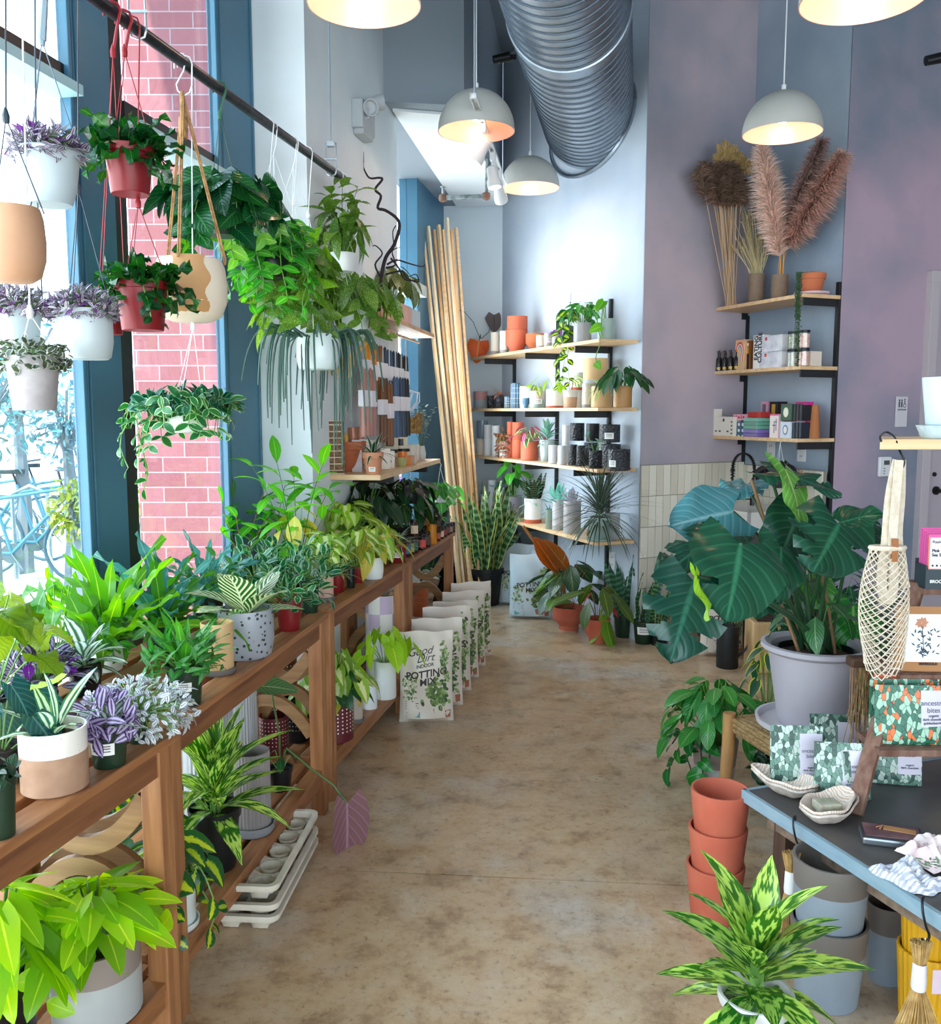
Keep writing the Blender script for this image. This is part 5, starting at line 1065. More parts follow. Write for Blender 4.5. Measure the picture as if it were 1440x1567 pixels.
# taper candles hung in pairs
ct = T('candle_rail', 'wooden peg rail under the upper shelf carrying the hanging taper candles', 'rail', lsp(.1, .12, 1.93)); b = MB(); b.tube([V((0, 0, 0)), ld*1.35], .008, 8)
for s_ in (.2, .9): b.tube([ld*s_, ld*s_+ln*.14+V((0, 0, .06))], .006, 6)
b.build('rail', sw, ct)
bandm = M('#e3dfe6', .6)
def tapers(s_, o_, ztop, L, n, col, label, w=.030):
    t = T('taper_candles', label, 'candle', lsp(s_, o_, ztop), -WR+pi/2, 'hanging taper candle bundles')
    for i in range(n):
        x = (i-(n-1)/2)*w; b = MB(); b.lathe([(.002, -.005), (.009, -.02), (.0155, -L), (0, -L)], 12, (x, (i % 2)*.006, 0)); b.build('taper', M(col, .45), t)
    b = MB(); W2 = n*w; b.box((0, .003, -L*.46), (W2, .034, .08)); b.build('paper_band', bandm, t, bevel=.004)
    b = MB(); b.tube([(-W2*.3, 0, -.012), (-W2*.1, 0, .05), (0, 0, 1.93-ztop+.01 if ztop < 1.9 else .05), (W2*.1, 0, .05), (W2*.3, 0, -.012)], .0011, 4); b.build('wick', M('#e6e2da', .8), t)
cols = [(.10, 1.62, '#b98478', 'dusty pink'), (.24, 1.62, '#a9766c', 'rose pink'), (.33, 1.86, '#dd8a14', 'bright orange'), (.45, 1.84, '#cf7a10', 'deep orange'), (.46, 1.58, '#6a4020', 'dark brown'), (.56, 1.86, '#8a5628', 'caramel brown'), (.60, 1.56, '#7a4a26', 'chestnut'), (.67, 1.86, '#3a4652', 'slate'), (.74, 1.60, '#3f5a78', 'steel blue'), (.80, 1.85, '#34506e', 'denim blue'), (.88, 1.60, '#2f3f58', 'navy'), (.93, 1.85, '#22344c', 'dark navy'), (1.0, 1.60, '#16181e', 'black lower'), (1.06, 1.85, '#15171c', 'black upper'), (1.2, 1.84, '#101216', 'farthest black')]
for i, (s_, zt, c_, nm) in enumerate(cols): tapers(s_, .15-.05*(zt < 1.8), zt-(.0 if zt > 1.8 else -.10), .30 if zt > 1.8 else .34, 3, c_, 'bundle of %s taper candles hanging above the wall shelf' % nm)
# straw hand broom fan behind the needle plant
t = T('straw_fan', 'pale straw whisk spread like a fan behind the needle-leaved plant', 'broom', atd(545, 540, 4.35)); b = MB(); g = random.Random(9)
for i in range(120):
    a = radians(g.uniform(195, 265)); l_ = g.uniform(.16, .22); b.tube([(0, g.uniform(-.01, .01), 0), (cos(a)*l_, g.uniform(-.02, .02), sin(a)*l_*.6)], .0016, 3)
b.build('straw', M('#dcbf7a', .8), t); b = MB(); b.tube([(0, 0, 0), (.05, .0, .05)], .01, 6); b.tube([V((.05, .0, .05)), lsp(.1, .12, 1.93)+ld*.25-t.location], .002, 5); b.build('handle', M('#c79a58', .7), t)
# ================================================================ THINGS ON THE TWO WALL SHELVINGS
UA = V((-.375, .927, 0)); NA = V((-.927, -.375, 0)); RA = Matrix.Rotation(math.atan2(UA.y, UA.x), 3, 'Z'); AZ = math.atan2(UA.y, UA.x)
def onshelf(px, z, wpx, o=.04, line=WA):
    r = .05
    for _ in range(3):
        q = atl(px, 600, line[0]-(.30-o-r)*1.0787, line[1]); r = wpx/2*q.y/FPX
    q.z = z; return q, r
def sp(px, lv, w, h, kind, mats, label, fol=None, o=.04, dz=0.0, line=WA, LV=LVA, name=None, **kw):
    q, r = onshelf(px, LV[lv]+dz, w, o, line); hh = h*q.y/FPX; pk = kw.pop('pk', {})
    return plant(label, q, (kind, r, hh, mats, pk), fol, name=name or ('potted_plant' if fol else 'plant_pot'), cat='plant' if fol else 'pot', **kw), hh
crm = M('#e9e1cf', .5); gb = M('#a7a9a8', .6); terr2 = M('#c9694a', .7, 0, '#bb5c40', 5); wsp = M('#e9e7e2', .4, 0, '#a39a92', 80, 'speckle', lo=.04, hi=.12); cel = M('#9fb5ac', .35, 0, '#8aa098', 4); gv = M('#93919b', .3, 0, '#b4b2b4', 5, stretch=(1, 1, .2)); ink_ = M('#12151b', .4, 0, '#2c3440', 60, 'speckle', bump=.5); bl = M('#35607e', .35); whg = M('#d7dade', .35)
# --- top shelf
t, h_ = sp(735, 0, 26, 28, 'cyl', M('#dcd0c4', .5), 'white pot with one orange leaf folding over the shelf end and a grey heart leaf', [dict(k='rosette', leaf=L_dark, n=2, L=.04, W=.01, H=0, e0=85, e1=70)], o=.05)
q_ = t.location
def rel(px, py, d): return atd(px, py, d)-q_
dd_ = q_.y; lg = LM('#6f6462', '#4a4142', 'veins', .45, .3); lo_ = LM('#e0682a', '#f2b06a', 'veins', .4, .4)
e1 = rel(708, 474, dd_); e2 = rel(756, 482, dd_); e3 = rel(733, 522, dd_-.1)
b = MB(); b.tube([V((0, 0, h_)), e1*.6+V((.03, 0, .06)), e1], .003, 6); b.tube([V((0, 0, h_)), e2*.6, e2], .003, 6); b.tube([V((0, 0, h_)), V((0, -.05, h_+.04)), e3], .003, 6); b.build('stems', stemd, t)
b = MB(); b.leaf(e1, V((-1, .1, -.25)), V((.2, -.5, 1)), .11, .03, 'arrow', .05, .2, 6, .4); b.build('thin_leaf', LM('#4a5a5a', '#7a8a86', 'rib'), t, ang=3)
b = MB(); b.leaf(e2, V((.02, -.1, -1)), V((.3, -1, .1)), .15, .15, 'heart', .05, .12, 8, .4); b.build('grey_leaf', lg, t, ang=3)
b = MB(); b.leaf(e3, V((-.12, -.1, -1)), V((.1, -1, .2)), .19, .19, 'begonia', .12, .06, 9, .4, wave=.05, cup=.25); b.build('orange_leaf', lo_, t, ang=3)
sp(757, 0, 13, 34, 'cyl', [gb, crm], 'slim cream cylinder pot with grey foot, left of the twin pair on the top shelf', pk=dict(split=.18)); sp(771, 0, 13, 34, 'cyl', [gb, crm], 'slim cream cylinder pot with grey foot, right of the twin pair on the top shelf', pk=dict(split=.18))
t, h_ = sp(790, 0, 33, 34, 'step', terr2, 'lower big terracotta pot of the stack on the top back shelf', o=.03); sp(791, 0, 31, 20, 'cyl', terr2, 'upper terracotta pot stacked on the big one on the top back shelf', o=.035, dz=h_)
sp(820, 0, 32, 27, 'bowl', terra, 'wide dark terracotta bowl on the top back shelf', o=.12)
sp(826, 0, 12, 20, 'cyl', [gb, crm], 'tiny cream pot in front of the terracotta bowl', pk=dict(split=.2)); sp(839, 0, 14, 21, 'cyl', greyc, 'tiny grey pot with a white price tag on the top back shelf', stk=(1, .35, dict(w=.05, h=.03)))
sp(853, 0, 18, 17, 'cyl', M('#b3a3a3', .5), 'low pinkish pot with a purple bloom on the top back shelf', [dict(k='stalks', leaf=LM('#a93ac0', '#e9c9f0', 'rib'), n=7, L=.04, W=.035, H=.06, R=.06, shape='round'), dict(k='stalks', leaf=L_dark, n=4, L=.04, W=.02, H=.06, R=.05)])
sp(868, 0, 17, 28, 'cyl', M('#7f8a7c', .3), 'moss grey glazed pot with bare twigs and a trailing vine on the top shelf', [dict(k='stalks', leaf=L_varieg, n=8, L=.06, W=.035, H=.10, R=.06, shape='heart'), dict(k='vines', leaf=L_brasil, n=3, L=.07, W=.055, ln=.5, R=.06, step=.055, az0=220, azr=60), dict(k='stems', leaf=stemd if False else L_dark, n=3, L=.02, W=.01, H=.24, R=.12, sm=M('#3a3340', .7), step=.12)])
sp(890, 0, 27, 30, 'cyl', gv, 'streaky grey-mauve glazed pot with a bushy green plant on the top shelf', [dict(k='stalks', leaf=L_mid, n=26, L=.09, W=.05, H=.16, R=.12, shape='oval', bend=.4), dict(k='stems', leaf=L_dark, n=3, L=.02, W=.01, H=.2, R=.2, sm=M('#3a3340', .7), step=.12)])
t, _h = sp(926, 0, 27, 31, 'cyl', cel, 'celadon glazed pot at the right end of the top shelf with one vine hanging', [dict(k='vines', leaf=LM('#5fa82c', '#a8d858', 'veins'), n=2, L=.09, W=.075, ln=.55, R=.10, step=.2, az0=235, azr=60, stem=.004, shape='heart')])
# --- second shelf
sp(735, 1, 20, 26, 'cyl', [M('#8fa0ac', .4), M('#b98a8c', .5)], 'pot dipped blue-grey below and dusty pink above at the left end of the second shelf', pk=dict(split=.5))
sp(751, 1, 11, 19, 'cyl', ink_, 'tiny charcoal speckled pot beside the pink-dipped one'); sp(764, 1, 15, 20, 'cyl', ink_, 'charcoal speckled pot with a reddish arching plant on the second shelf', [dict(k='rosette', leaf=LM('#9a5a4a', '#c99a7a', 'stripe'), n=10, L=.14, W=.02, shape='strap', e0=85, e1=20, H=0, bend=.6)])
def gridpot(px, w, h, lb):
    t, hh = sp(px, 1, w, h, 'cyl', bl, lb); q, r = onshelf(px, 0, w); b = MB()
    for i in range(1, 5):
        b.tube([(cos(a*pi/12)*(r+.0006), sin(a*pi/12)*(r+.0006), hh*i/5) for a in range(25)], .0012, 3)
    for i in range(10): a = i*pi/5; b.tube([(cos(a)*(r+.0006), sin(a)*(r+.0006), .004), (cos(a)*(r+.0006), sin(a)*(r+.0006), hh-.004)], .0012, 3)
    b.build('grid_lines', whg, t)
gridpot(777, 9, 18, 'short blue pot with white grid lines on the second shelf'); gridpot(789, 14, 38, 'tall blue pot with white grid lines on the second shelf')
sp(806, 1, 22, 33, 'soft', whitep, 'white round pot with a single strap leaf on the second shelf', [dict(k='rosette', leaf=L_lime, n=4, L=.15, W=.05, shape='strap', e0=60, e1=10, H=0, bend=.3)], o=.08)
b = MB(); q, r = onshelf(805, LVA[1], 11, .01); b.lathe([(0, 0), (r*.5, 0), (r*.6, .02), (r, .035), (r, .075), (r*.9, .075), (0, .07)], 20); tag(b.build('cup', [M('#3f6a86', .4)], loc=q), 'small blue banded cup in front of the white round pot', 'cup')
sp(822, 1, 23, 26, 'cyl', [cel, M('#c6b4b0', .5)], 'celadon and pink pot with a white price tag and a seedling leaf', [dict(k='stalks', leaf=L_syn, n=3, L=.07, W=.045, H=.09, R=.04, shape='heart')], pk=dict(split=.5), stk=(1, .25, dict(w=.07, h=.035)))
sp(849, 1, 26, 28, 'cyl', [terr2, wsp], 'speckled white pot with terracotta saucer foot on the second shelf', [dict(k='stalks', leaf=L_lime, n=4, L=.11, W=.05, H=.12, R=.10, shape='oval')], pk=dict(split=.12))
sp(873, 1, 23, 27, 'tap', [M('#c79f80', .6), M('#ded9d2', .5)], 'white and tan pot with red-stalked leaves on the second shelf', [dict(k='stalks', leaf=LM('#4f9a3c', '#dfe8c0', 'stripe'), n=5, L=.10, W=.055, H=.12, R=.08, shape='oval', sm=stemr)], pk=dict(split=.6))
t, h_ = sp(884, 1, 20, 27, 'cyl', wsp, 'speckled pot at the bottom of a stack behind the tan pot', o=.16); sp(884, 1, 22, 26, 'cyl', [terr2, wsp], 'speckled pot with terracotta foot on top of the stack', o=.15, dz=h_, pk=dict(split=.15))
t, h_ = sp(898, 1, 14, 36, 'cyl', [gb, crm], 'narrow cream cylinder with grey foot under the big ochre pot', o=.08, pk=dict(split=.14)); t, h2_ = sp(918, 1, 22, 36, 'cyl', [gb, crm], 'cream cylinder hidden behind the spider plant, under the big ochre pot', o=.16)
sp(911, 1, 38, 38, 'cyl', [gb, ochre], 'large ochre pot with grey foot stacked high on two cream cylinders', o=.08, dz=h_, pk=dict(split=.16))
sp(921, 1, 32, 32, 'cyl', ochre, 'ochre pot holding a lime and silver spider plant on the second shelf', [dict(k='rosette', leaf=LM('#6fae2c', '#dfeac0', 'center'), n=30, L=.13, W=.02, shape='grass', e0=75, e1=-20, H=0, bend=.6), dict(k='rosette', leaf=L_succ, n=18, L=.12, W=.018, shape='grass', e0=70, e1=0, H=.02, bend=.5, az0=-60, azr=140)], o=.02)
sp(953, 1, 28, 32, 'cyl', M('#b98a52', .5, 0, '#a3753f', 3), 'brown-gold pot with a dark glossy philodendron at the end of the second shelf', [dict(k='stalks', leaf=L_deep, n=22, L=.14, W=.065, H=.15, R=.14, shape='lance', droop=.3)], o=.02)
# --- third shelf
sp(727, 2, 9, 24, 'cyl', M('#b38a66', .5), 'slim tan pot at the far left of the third shelf', o=.14); t, h_ = sp(736, 2, 13, 25, 'cyl', crm, 'cream pot under the blue-grey glass pot', o=.05); sp(738, 2, 17, 27, 'soft', M('#7f94a3', .2), 'blue-grey glass pot stacked on the cream one', o=.04, dz=h_)
for px, nm in ((747, 'left'), (759, 'right')):
    t, h_ = sp(px, 2, 13, 27, 'cyl', whg, 'white pot at the bottom of the %s stack on the third shelf' % nm); sp(px, 2, 13, 20, 'cyl', whg, 'white pot on top of the %s stack on the third shelf' % nm, dz=h_)
sp(772, 2, 15, 25, 'cyl', whg, 'white pot with a rusty brown trailing plant on the third shelf', [dict(k='vines', leaf=LM('#7a4a34', '#c08a6a', 'stripe'), n=12, L=.05, W=.02, ln=.26, R=.07, step=.02, H=.1), dict(k='bush', leaf=LM('#7a4a34', '#c08a6a', 'stripe'), n=30, L=.05, W=.02, H=.14, R=.07)], o=.02)
for px, w, nm in ((781, 10, 'slimmer'), (793, 18, 'thicker')):
    t, h_ = sp(px, 2, w, 29, 'cyl', terr2, 'terracotta cylinder at the bottom of the %s stack' % nm, o=.07); sp(px, 2, w, 26, 'cyl', terr2, 'terracotta cylinder on top of the %s stack' % nm, dz=h_, o=.07)
sp(811, 2, 27, 29, 'cyl', terr2, 'terracotta cylinder with a magenta and cream striped plant', [dict(k='stalks', leaf=L_red, n=12, L=.11, W=.04, H=.15, R=.10, shape='lance'), dict(k='stalks', leaf=L_varieg, n=8, L=.10, W=.04, H=.13, R=.09, shape='lance')], o=.01)
sp(838, 2, 24, 33, 'tap', M('#a3aeac', .2, 0, '#8f9f9c', 5), 'grey glass pot with a pale green leafy succulent on the third shelf', [dict(k='rosette', leaf=L_succ, n=36, L=.10, W=.032, shape='oval', e0=85, e1=-10, H=.09, bend=.2)], o=.07)
sp(847, 2, 13, 27, 'cyl', whg, 'white textured pot, left of the pair before the black pots', saucer=(1.1, whg), o=.01); sp(861, 2, 13, 28, 'cyl', whg, 'white textured pot, right of the pair before the black pots', saucer=(1.1, whg), o=.01)
t, h_ = sp(867, 2, 12, 30, 'cyl', whg, 'white pot hidden behind the textured pair', o=.14); sp(867, 2, 12, 28, 'cyl', whg, 'white pot stacked beside the black crackled pots', o=.13, dz=h_)
for px, w, h1, nm in ((878, 13, 30, 'first'), (890, 13, 30, 'second')):
    sp(px, 2, w, h1, 'cyl', blackc, 'small black crackled pot, %s from the left on the third shelf' % nm, o=.05, saucer=(1.1, blackc))
sp(884, 2, 22, 27, 'cyl', blackc, 'black crackled pot stacked over the two small black ones', o=.09, dz=.165); sp(908, 2, 20, 28, 'cyl', M('#0e1014', .5), 'plain matte black pot in the upper black row', o=.15, dz=.16); sp(906, 2, 22, 34, 'cyl', blackc, 'black crackled pot under the matte black one', o=.16)
sp(934, 2, 32, 27, 'cyl', blackc, 'wide black crackled pot with price tag on top at the right of the third shelf', o=.12, dz=.165, stk=(1, .2, dict(w=.06, h=.04, az=-pi/2-.2))); sp(936, 2, 30, 35, 'cyl', blackc, 'black crackled pot hidden under the wide tagged one', o=.15)
sp(913, 2, 20, 26, 'cyl', blackc, 'black crackled pot with a jointed succulent in front on the third shelf', [dict(k='stems', leaf=L_succ, n=5, L=.05, W=.028, H=.14, R=.11, step=.03, az0=150)], o=.01, saucer=(1.1, blackc)); sp(949, 2, 34, 31, 'cyl', blackc, 'widest black crackled pot at the right end of the third shelf', o=.01, stk=(1, .15, dict(w=.05, h=.04, az=-pi/2-.8)), saucer=(1.05, blackc))
# --- lowest shelf
sp(731, 3, 18, 30, 'cyl', M('#8a8f8f', .4), 'dark grey pot at the left end of the lowest back shelf', o=.1); sp(741, 3, 12, 27, 'cyl', M('#c3cfcb', .3), 'pale celadon cup with a red mark on the lowest back shelf', o=.02)
t, h_ = sp(754, 3, 13, 50, 'cyl', whg, 'tall white ribbed vase under a blue fan leaf', [dict(k='rosette', leaf=LM('#a9c9cc', '#d9ecec', 'veins'), n=3, L=.12, W=.10, shape='round', e0=30, e1=0, H=0, bend=.2)], o=.04)
sp(762, 3, 9, 32, 'cyl', M('#d9a93a', .5), 'slim mustard yellow vase on the lowest back shelf', o=.0)
sp(786, 3, 28, 33, 'cyl', M('#86828c', .5), 'mauve-grey pot with a tall climbing pothos on the lowest back shelf', [dict(k='stalks', leaf=LM('#3f9a2c', '#8fc45a', 'rib'), n=9, L=.12, W=.08, H=.34, R=.12, shape='heart', droop=.4), dict(k='stalks', leaf=L_deep, n=8, L=.11, W=.06, H=.22, R=.1, shape='lance')], o=.02)
sp(817, 3, 27, 38, 'cyl', [terr2, wsp], 'speckled pot with terracotta foot full of grey-green succulents', [dict(k='rosette', leaf=L_succ, n=26, L=.13, W=.03, shape='spoon', e0=85, e1=-10, H=.05, bend=.2), dict(k='snake', leaf=LM('#1f2f20', '#5a6a4a', 'bands'), n=16, H=.26, W=.045), dict(k='rosette', leaf=LM('#b9683a', '#d99a6a', 'rib'), n=7, L=.05, W=.03, e0=80, e1=30, H=.10, shape='spoon')], o=.02, pk=dict(split=.16))
sp(843, 3, 14, 30, 'cyl', M('#8f9a8a', .4), 'small mossy pot between the speckled and the tall grey pots', [dict(k='rosette', leaf=L_blue, n=18, L=.10, W=.016, shape='grass', e0=70, e1=-20, H=0)], o=.01)
sp(856, 3, 18, 48, 'cyl', [gb, M('#c3bfc0', .5)], 'tall grey pot with a blue rosette succulent', [dict(k='rosette', leaf=LM('#7fc0b4', '#b4e0d4', 'rib', .45, .2), n=26, L=.12, W=.035, shape='spoon', e0=85, e1=0, H=.03, bend=-.15)], o=.03, pk=dict(split=.15)); sp(878, 3, 27, 50, 'cyl', [gb, M('#a9a4a4', .5)], 'wide grey pot with a pale rosette succulent, left of the spiky dracaena', [dict(k='rosette', leaf=LM('#a9a8b4', '#d0d4dc', 'rib', .5, .15), n=24, L=.11, W=.03, shape='spoon', e0=80, e1=0, H=.02, bend=-.1)], o=.02, pk=dict(split=.15))
sp(921, 3, 34, 35, 'tap', cel, 'celadon pot on a deep saucer with a spiky thin-leaved dracaena', [dict(k='rosette', leaf=LM('#2c3f34', '#8f9f8c', 'edge', .4, .15), n=170, L=.38, W=.017, shape='grass', e0=88, e1=-25, H=.12, bend=.4, nseg=8), dict(k='stems', leaf=L_succ, n=3, L=.05, W=.035, H=.36, R=.04, step=.05, az0=150)], o=.0, saucer=(1.2, cel)); sp(941, 3, 22, 40, 'cyl', greyc, 'grey pot tucked behind the spiky dracaena', o=.14)
# ---------------- right shelving
def spB(px, lv, w, h, kind, mats, label, fol=None, **kw): return sp(px, lv, w, h, kind, mats, label, fol, line=WB, LV=LVB, **kw)
brn = M('#8f7a68', .8, 0, '#82705f', 30)
pl = LM('#d9c3b4', None, 'plain', .9, .25)
def plume(ml, ms, base, tip, rad, g, n, lens=.06, w=.0022, up=.35, foot=None, nf=.0):
    base = V(base); tip = V(tip); ax = tip-base; L = ax.length; a_ = ax.normalized()
    if foot is not None: ms.tube([foot, base.lerp(foot, .4)+V((.0, 0, .0)), base, base+ax*.9], .0025, 5)
    else: ms.tube([base, tip], .002, 4)
    e = a_.orthogonal().normalized(); f_ = a_.cross(e)
    for i in range(n):
        t_ = g.random()**.9; az = g.uniform(0, 6.28); o = e*cos(az)+f_*sin(az); env = sin(pi*min(1, .12+.86*t_))**.7
        P = base+ax*t_+o*rad*.25*env*g.random(); D = (o*g.uniform(.5, 1.1)+a_*(up+g.uniform(0, .8))).normalized()
        l_ = lens*g.uniform(.5, 1.2)*(.4+.6*env); q = P+D*l_*.5; q2 = P+D*l_-V((0, 0, 1))*l_*.25
        s_ = D.cross(V((g.uniform(-1, 1), g.uniform(-1, 1), g.uniform(-1, 1))))
        if s_.length < .1: continue
        s_.normalize(); w_ = w*g.uniform(.7, 1.3)
        ml.add([P-s_*w_, P+s_*w_, q+s_*w_*1.1, q-s_*w_*1.1, q2], [(0, 1, 2, 3), (3, 2, 4)], 0, None, g.random())
def pm(c, tint=.5): return LM(c, None, 'plain', .9, .3, tint=tint)
g = random.Random(21)
def vase(px, w, h, lb):
    q, r = onshelf(px, LVB[0], w, .09, WB); t = T('dried_grass_vase', lb, 'vase', q); b, sr, sz = pot_mesh('cyl', r, h*q.y/FPX, brn, hollow=True); b.build('vase', brn, t); return t, q, h*q.y/FPX
t, q, hh = vase(1152, 24, 45, 'brown cylinder vase on the left holding bleached wheat and oat grasses'); ml, ms = MB(), MB()
for i in range(60):
    top = atd(1150+g.gauss(0, 17), 350+g.uniform(-50, 45), q.y+g.uniform(-.08, .08))-q; f0 = V((g.uniform(-.03, .03), g.uniform(-.03, .03), hh*.8)); plume(ml, ms, f0.lerp(top, .75), top, .012, g, 16, .03, .0016, 1.5, foot=f0)
ml.build('grass_heads', pm('#b5a878'), t); ms.build('stalks', M('#c9bb90', .8), t)
t, q, hh = vase(1187, 25, 38, 'brown cylinder vase on the right holding three tall pampas plumes')
for nm, c, bs, tp, rd, n_, ln_ in (('cream_plume', '#d9c8bc', (1193, 392), (1166, 228), .09, 5200, .13), ('tan_plume', '#bfa294', (1205, 378), (1288, 238), .09, 5200, .13), ('brown_plume', '#96807a', (1204, 350), (1258, 216), .06, 2400, .11)):
    ml, ms = MB(), MB(); B_ = atd(*bs, q.y-.04)-q; T_ = atd(*tp, q.y-(.12 if 'cream' in nm else .50))-q; plume(ml, ms, B_, T_, rd, g, n_, ln_, .0024, .35, foot=V((g.uniform(-.02, .02), 0, hh*.7))); ml.build(nm, pm(c), t); ms.build('stalk', M('#b98a6a', .8), t)
b = MB(); 
for dx_ in (-.01, .008): b.tube([V((dx_, -.03, hh*.6)), V((dx_*1.2, -.03, hh+.24))], .004, 6)
b.build('yellow_stick', M('#d99a2a', .5), t)
q, r = onshelf(1114, LVB[0], 14, .0, WB); t = T('reed_bundle', 'bundle of reeds with dark brown seed heads standing on the shelf end', 'dried grass', q); ml, ms, m2 = MB(), MB(), MB()
for i in range(34):
    f0 = V((g.uniform(-.03, .03), g.uniform(-.03, .02), 0)); top = atd(1114+g.gauss(0, 15), 262+g.uniform(-15, 25), q.y-.16+g.uniform(-.08, .04))-q; plume(ml, ms, f0.lerp(top, .80), top, .04, g, 330, .10, .0026, .05, foot=f0)
ml.build('seed_heads', pm('#86705f'), t); ms.build('stalks', M('#c2a684', .8), t)
for i in range(11):
    bx = 1098+i*5.2; top = atd(bx+g.uniform(-3, 3), 212+abs(i-3)*4+g.uniform(0, 16), q.y-.14)-q; plume(m2, MB(), atd(bx, 268, q.y-.14)-q, top, .02, g, 420, .055, .0024, 1.4)
m2.build('pale_tips', pm('#c3b07c'), t)
spB(1236, 0, 40, 30, 'terra', terra, 'terracotta pot with a long string of pearls hanging past the shelf edge', [dict(k='bush', leaf=L_mid, n=50, L=.014, W=.012, H=.02, R=.07, nseg=3)], saucer=(1.25, M('#c9b0b8', .4)), o=.05, dz=.0)
tt = [o for o in bpy.data.objects if 'string of pearls' in o.get('label', '')][0]; b = MB(); ms = MB()
for k_ in range(7):
    x0 = -.09-.004*k_; pts = [V((-.04, -.05, .13)), V((x0, -.09+.01*(k_ % 3), .12)), V((x0-.012, -.10, .02)), V((x0-.012+.006*sin(k_), -.10, -.38+.05*(k_ % 4)))]; ms.tube(pts, .001, 3)
    for i in range(46):
        z_ = .12-.012*i*(1 if k_ < 3 else .5); p_ = V((x0-.012+g.uniform(-.008, .008), -.10+g.uniform(-.008, .008), z_)); s_ = .0055
        b.add([p_+V(v)*s_ for v in ((1, 0, 0), (-1, 0, 0), (0, 1, 0), (0, -1, 0), (0, 0, 1), (0, 0, -1))], [(0, 2, 4), (2, 1, 4), (1, 3, 4), (3, 0, 4), (2, 0, 5), (1, 2, 5), (3, 1, 5), (0, 3, 5)], 0, None, g.random())
b.build('pearls', LM('#4a6a4a', None, 'plain'), tt); ms.build('strings', stemd, tt)
# boxes: standing parallel to the wall, front turned to the room
def sbox(px, lv, w, h, dep, mats, label, name='box', cat='box', o=.03, dz=0.0, line=WB, LV=LVB, group=None, tilt=0.0):
    wm = w; q = atl(px, 600, line[0]-(.30-o-dep/2)*1.0787, line[1]); k = q.y/FPX; q.z = LV[lv]+dz
    W_ = w*k/.70; t = T(name, label, cat, q, AZ, group); b = MB(); b.box((0, 0, h*k/2), (W_, dep, h*k), R=Matrix.Rotation(tilt, 3, 'X')); b.build('carton', mats, t, smooth=False, bevel=.0015); t['_w'] = W_; 
    del t['_w']; return t, W_, h*k
def deco(t, dep, W_, H_, rects, nm='print', side=1):     # printed shapes on the room-facing side (+Y locally is the room side)
    for mt, rs_ in rects:
        b = MB()
        for (x0, z0, x1, z1) in rs_: b.box(((x0+x1-1)/2*W_*side, side*(dep/2+.0007), (z0+z1)/2*H_), (abs(x1-x0)*W_, .0012, (z1-z0)*H_))
        b.build(nm, mt, t, smooth=False)
FR = Matrix.Rotation(pi, 3, 'Z')@Matrix.Rotation(pi/2, 3, 'X')
bott = M('#0d0f12', .12, spec=.9); goldl = M('#c9a54a', .4)
for i, px in enumerate((1099, 1108, 1117, 1126)):
    q, r = onshelf(px, LVB[1], 9, .004+.012*(i % 2), WB); k = q.y/FPX; t = T('spray_bottle', 'black spray bottle, %s from the left on the middle shelf' % ('first', 'second', 'third', 'fourth')[i], 'bottle', q, 0, 'black spray bottles'); b = MB(); b.lathe([(0, 0), (r, 0), (r, 18*k), (r*.4, 22*k), (r*.4, 24*k), (0, 24*k)], 18); b.build('bottle', bott, t)
    b = MB(); b.lathe([(r*.45, 22*k), (r*.5, 27*k), (r*.25, 28*k), (r*.25, 31*k), (0, 31*k)], 14); b.box((-r*.4, 0, 29*k), (r*.8, r*.35, 1.6*k)); b.build('sprayer', blackm, t); label_sticker(t, r, 2*k, -pi/2-.4, r*1.2, 4*k, 0, goldl, False)
t, W_, H_ = sbox(1136, 1, 15, 45, .06, M('#d9b48c', .7), 'tan box with a rainbow swirl print on the middle shelf'); 
for j, c_ in enumerate(('#3f8fd0', '#e9e2d0', '#d9402a', '#e8963a', '#e9a9b4')):
    b = MB(); rr = (.016+.007*j); pts = [V((cos(a*pi/10)*rr-.0, .0312, .14+sin(a*pi/10)*rr)) for a in range(-2, 11)]+[V((-rr-.006*sin(s*.8), .0312, .14-.012*s)) for s in range(1, 8)]; b.tube([p for p in pts if abs(p.x) < W_/2-.003], .003, 4); b.build('rainbow_stripe', M(c_, .6), t)
deco(t, .06, W_, H_, [(ink, [(.3, .86, .7, .93)])])
t, W_, H_ = sbox(1149, 1, 11, 43, .08, M('#7a4a20', .5), 'brown box printed with an amber bottle beside the rainbow box', o=.05); deco(t, .08, W_, H_, [(M('#efe2c8', .5), [(.3, .82, .8, .92)]), (M('#2a1a12', .2), [(.2, .0, .85, .55)]), (M('#d99a2a', .5), [(.3, .55, .75, .8)])])
t, W_, H_ = sbox(1163, 1, 16, 50, .05, M('#ece9e4', .5), 'tall white slipcase with two lines of bold black lettering read sideways', o=.02); tx = text('EATING\nCULTURE', .046, (0, .0262, H_*.62), FR@Matrix.Rotation(pi/2, 3, 'Z'), ink, t, bold=True, sp=.8, xs=.95)
mb_ = M('#e2e2e8', .4, 0, '#b9bcc8', 7, lo=.42, hi=.58)
for j in range(2):
    for i, (px, w_) in enumerate(((1178, 12), (1195, 22))):
        t, W_, H_ = sbox(px, 1, w_, 24, .12, mb_, 'white marbled box, %s %s of the block of four' % (('lower', 'upper')[j], ('left', 'right')[i]), o=.02, dz=.1*j, group='marbled boxes'); 
        if i == 0: deco(t, .12, W_, H_, [(M('#c94a4a', .5), [(.08, .7, .35, .9)])])
gj = glassmat((.93, .97, .95, 1), .12, 'jar_glass'); salt = M('#e0a090', .8, 0, '#f2cfc4', 70, bump=.6); herb = M('#6a7a5a', .9, 0, '#c9c9b4', 60, bump=.6); wsal = M('#dcd9d0', .8, 0, '#c4c0b4', 60)
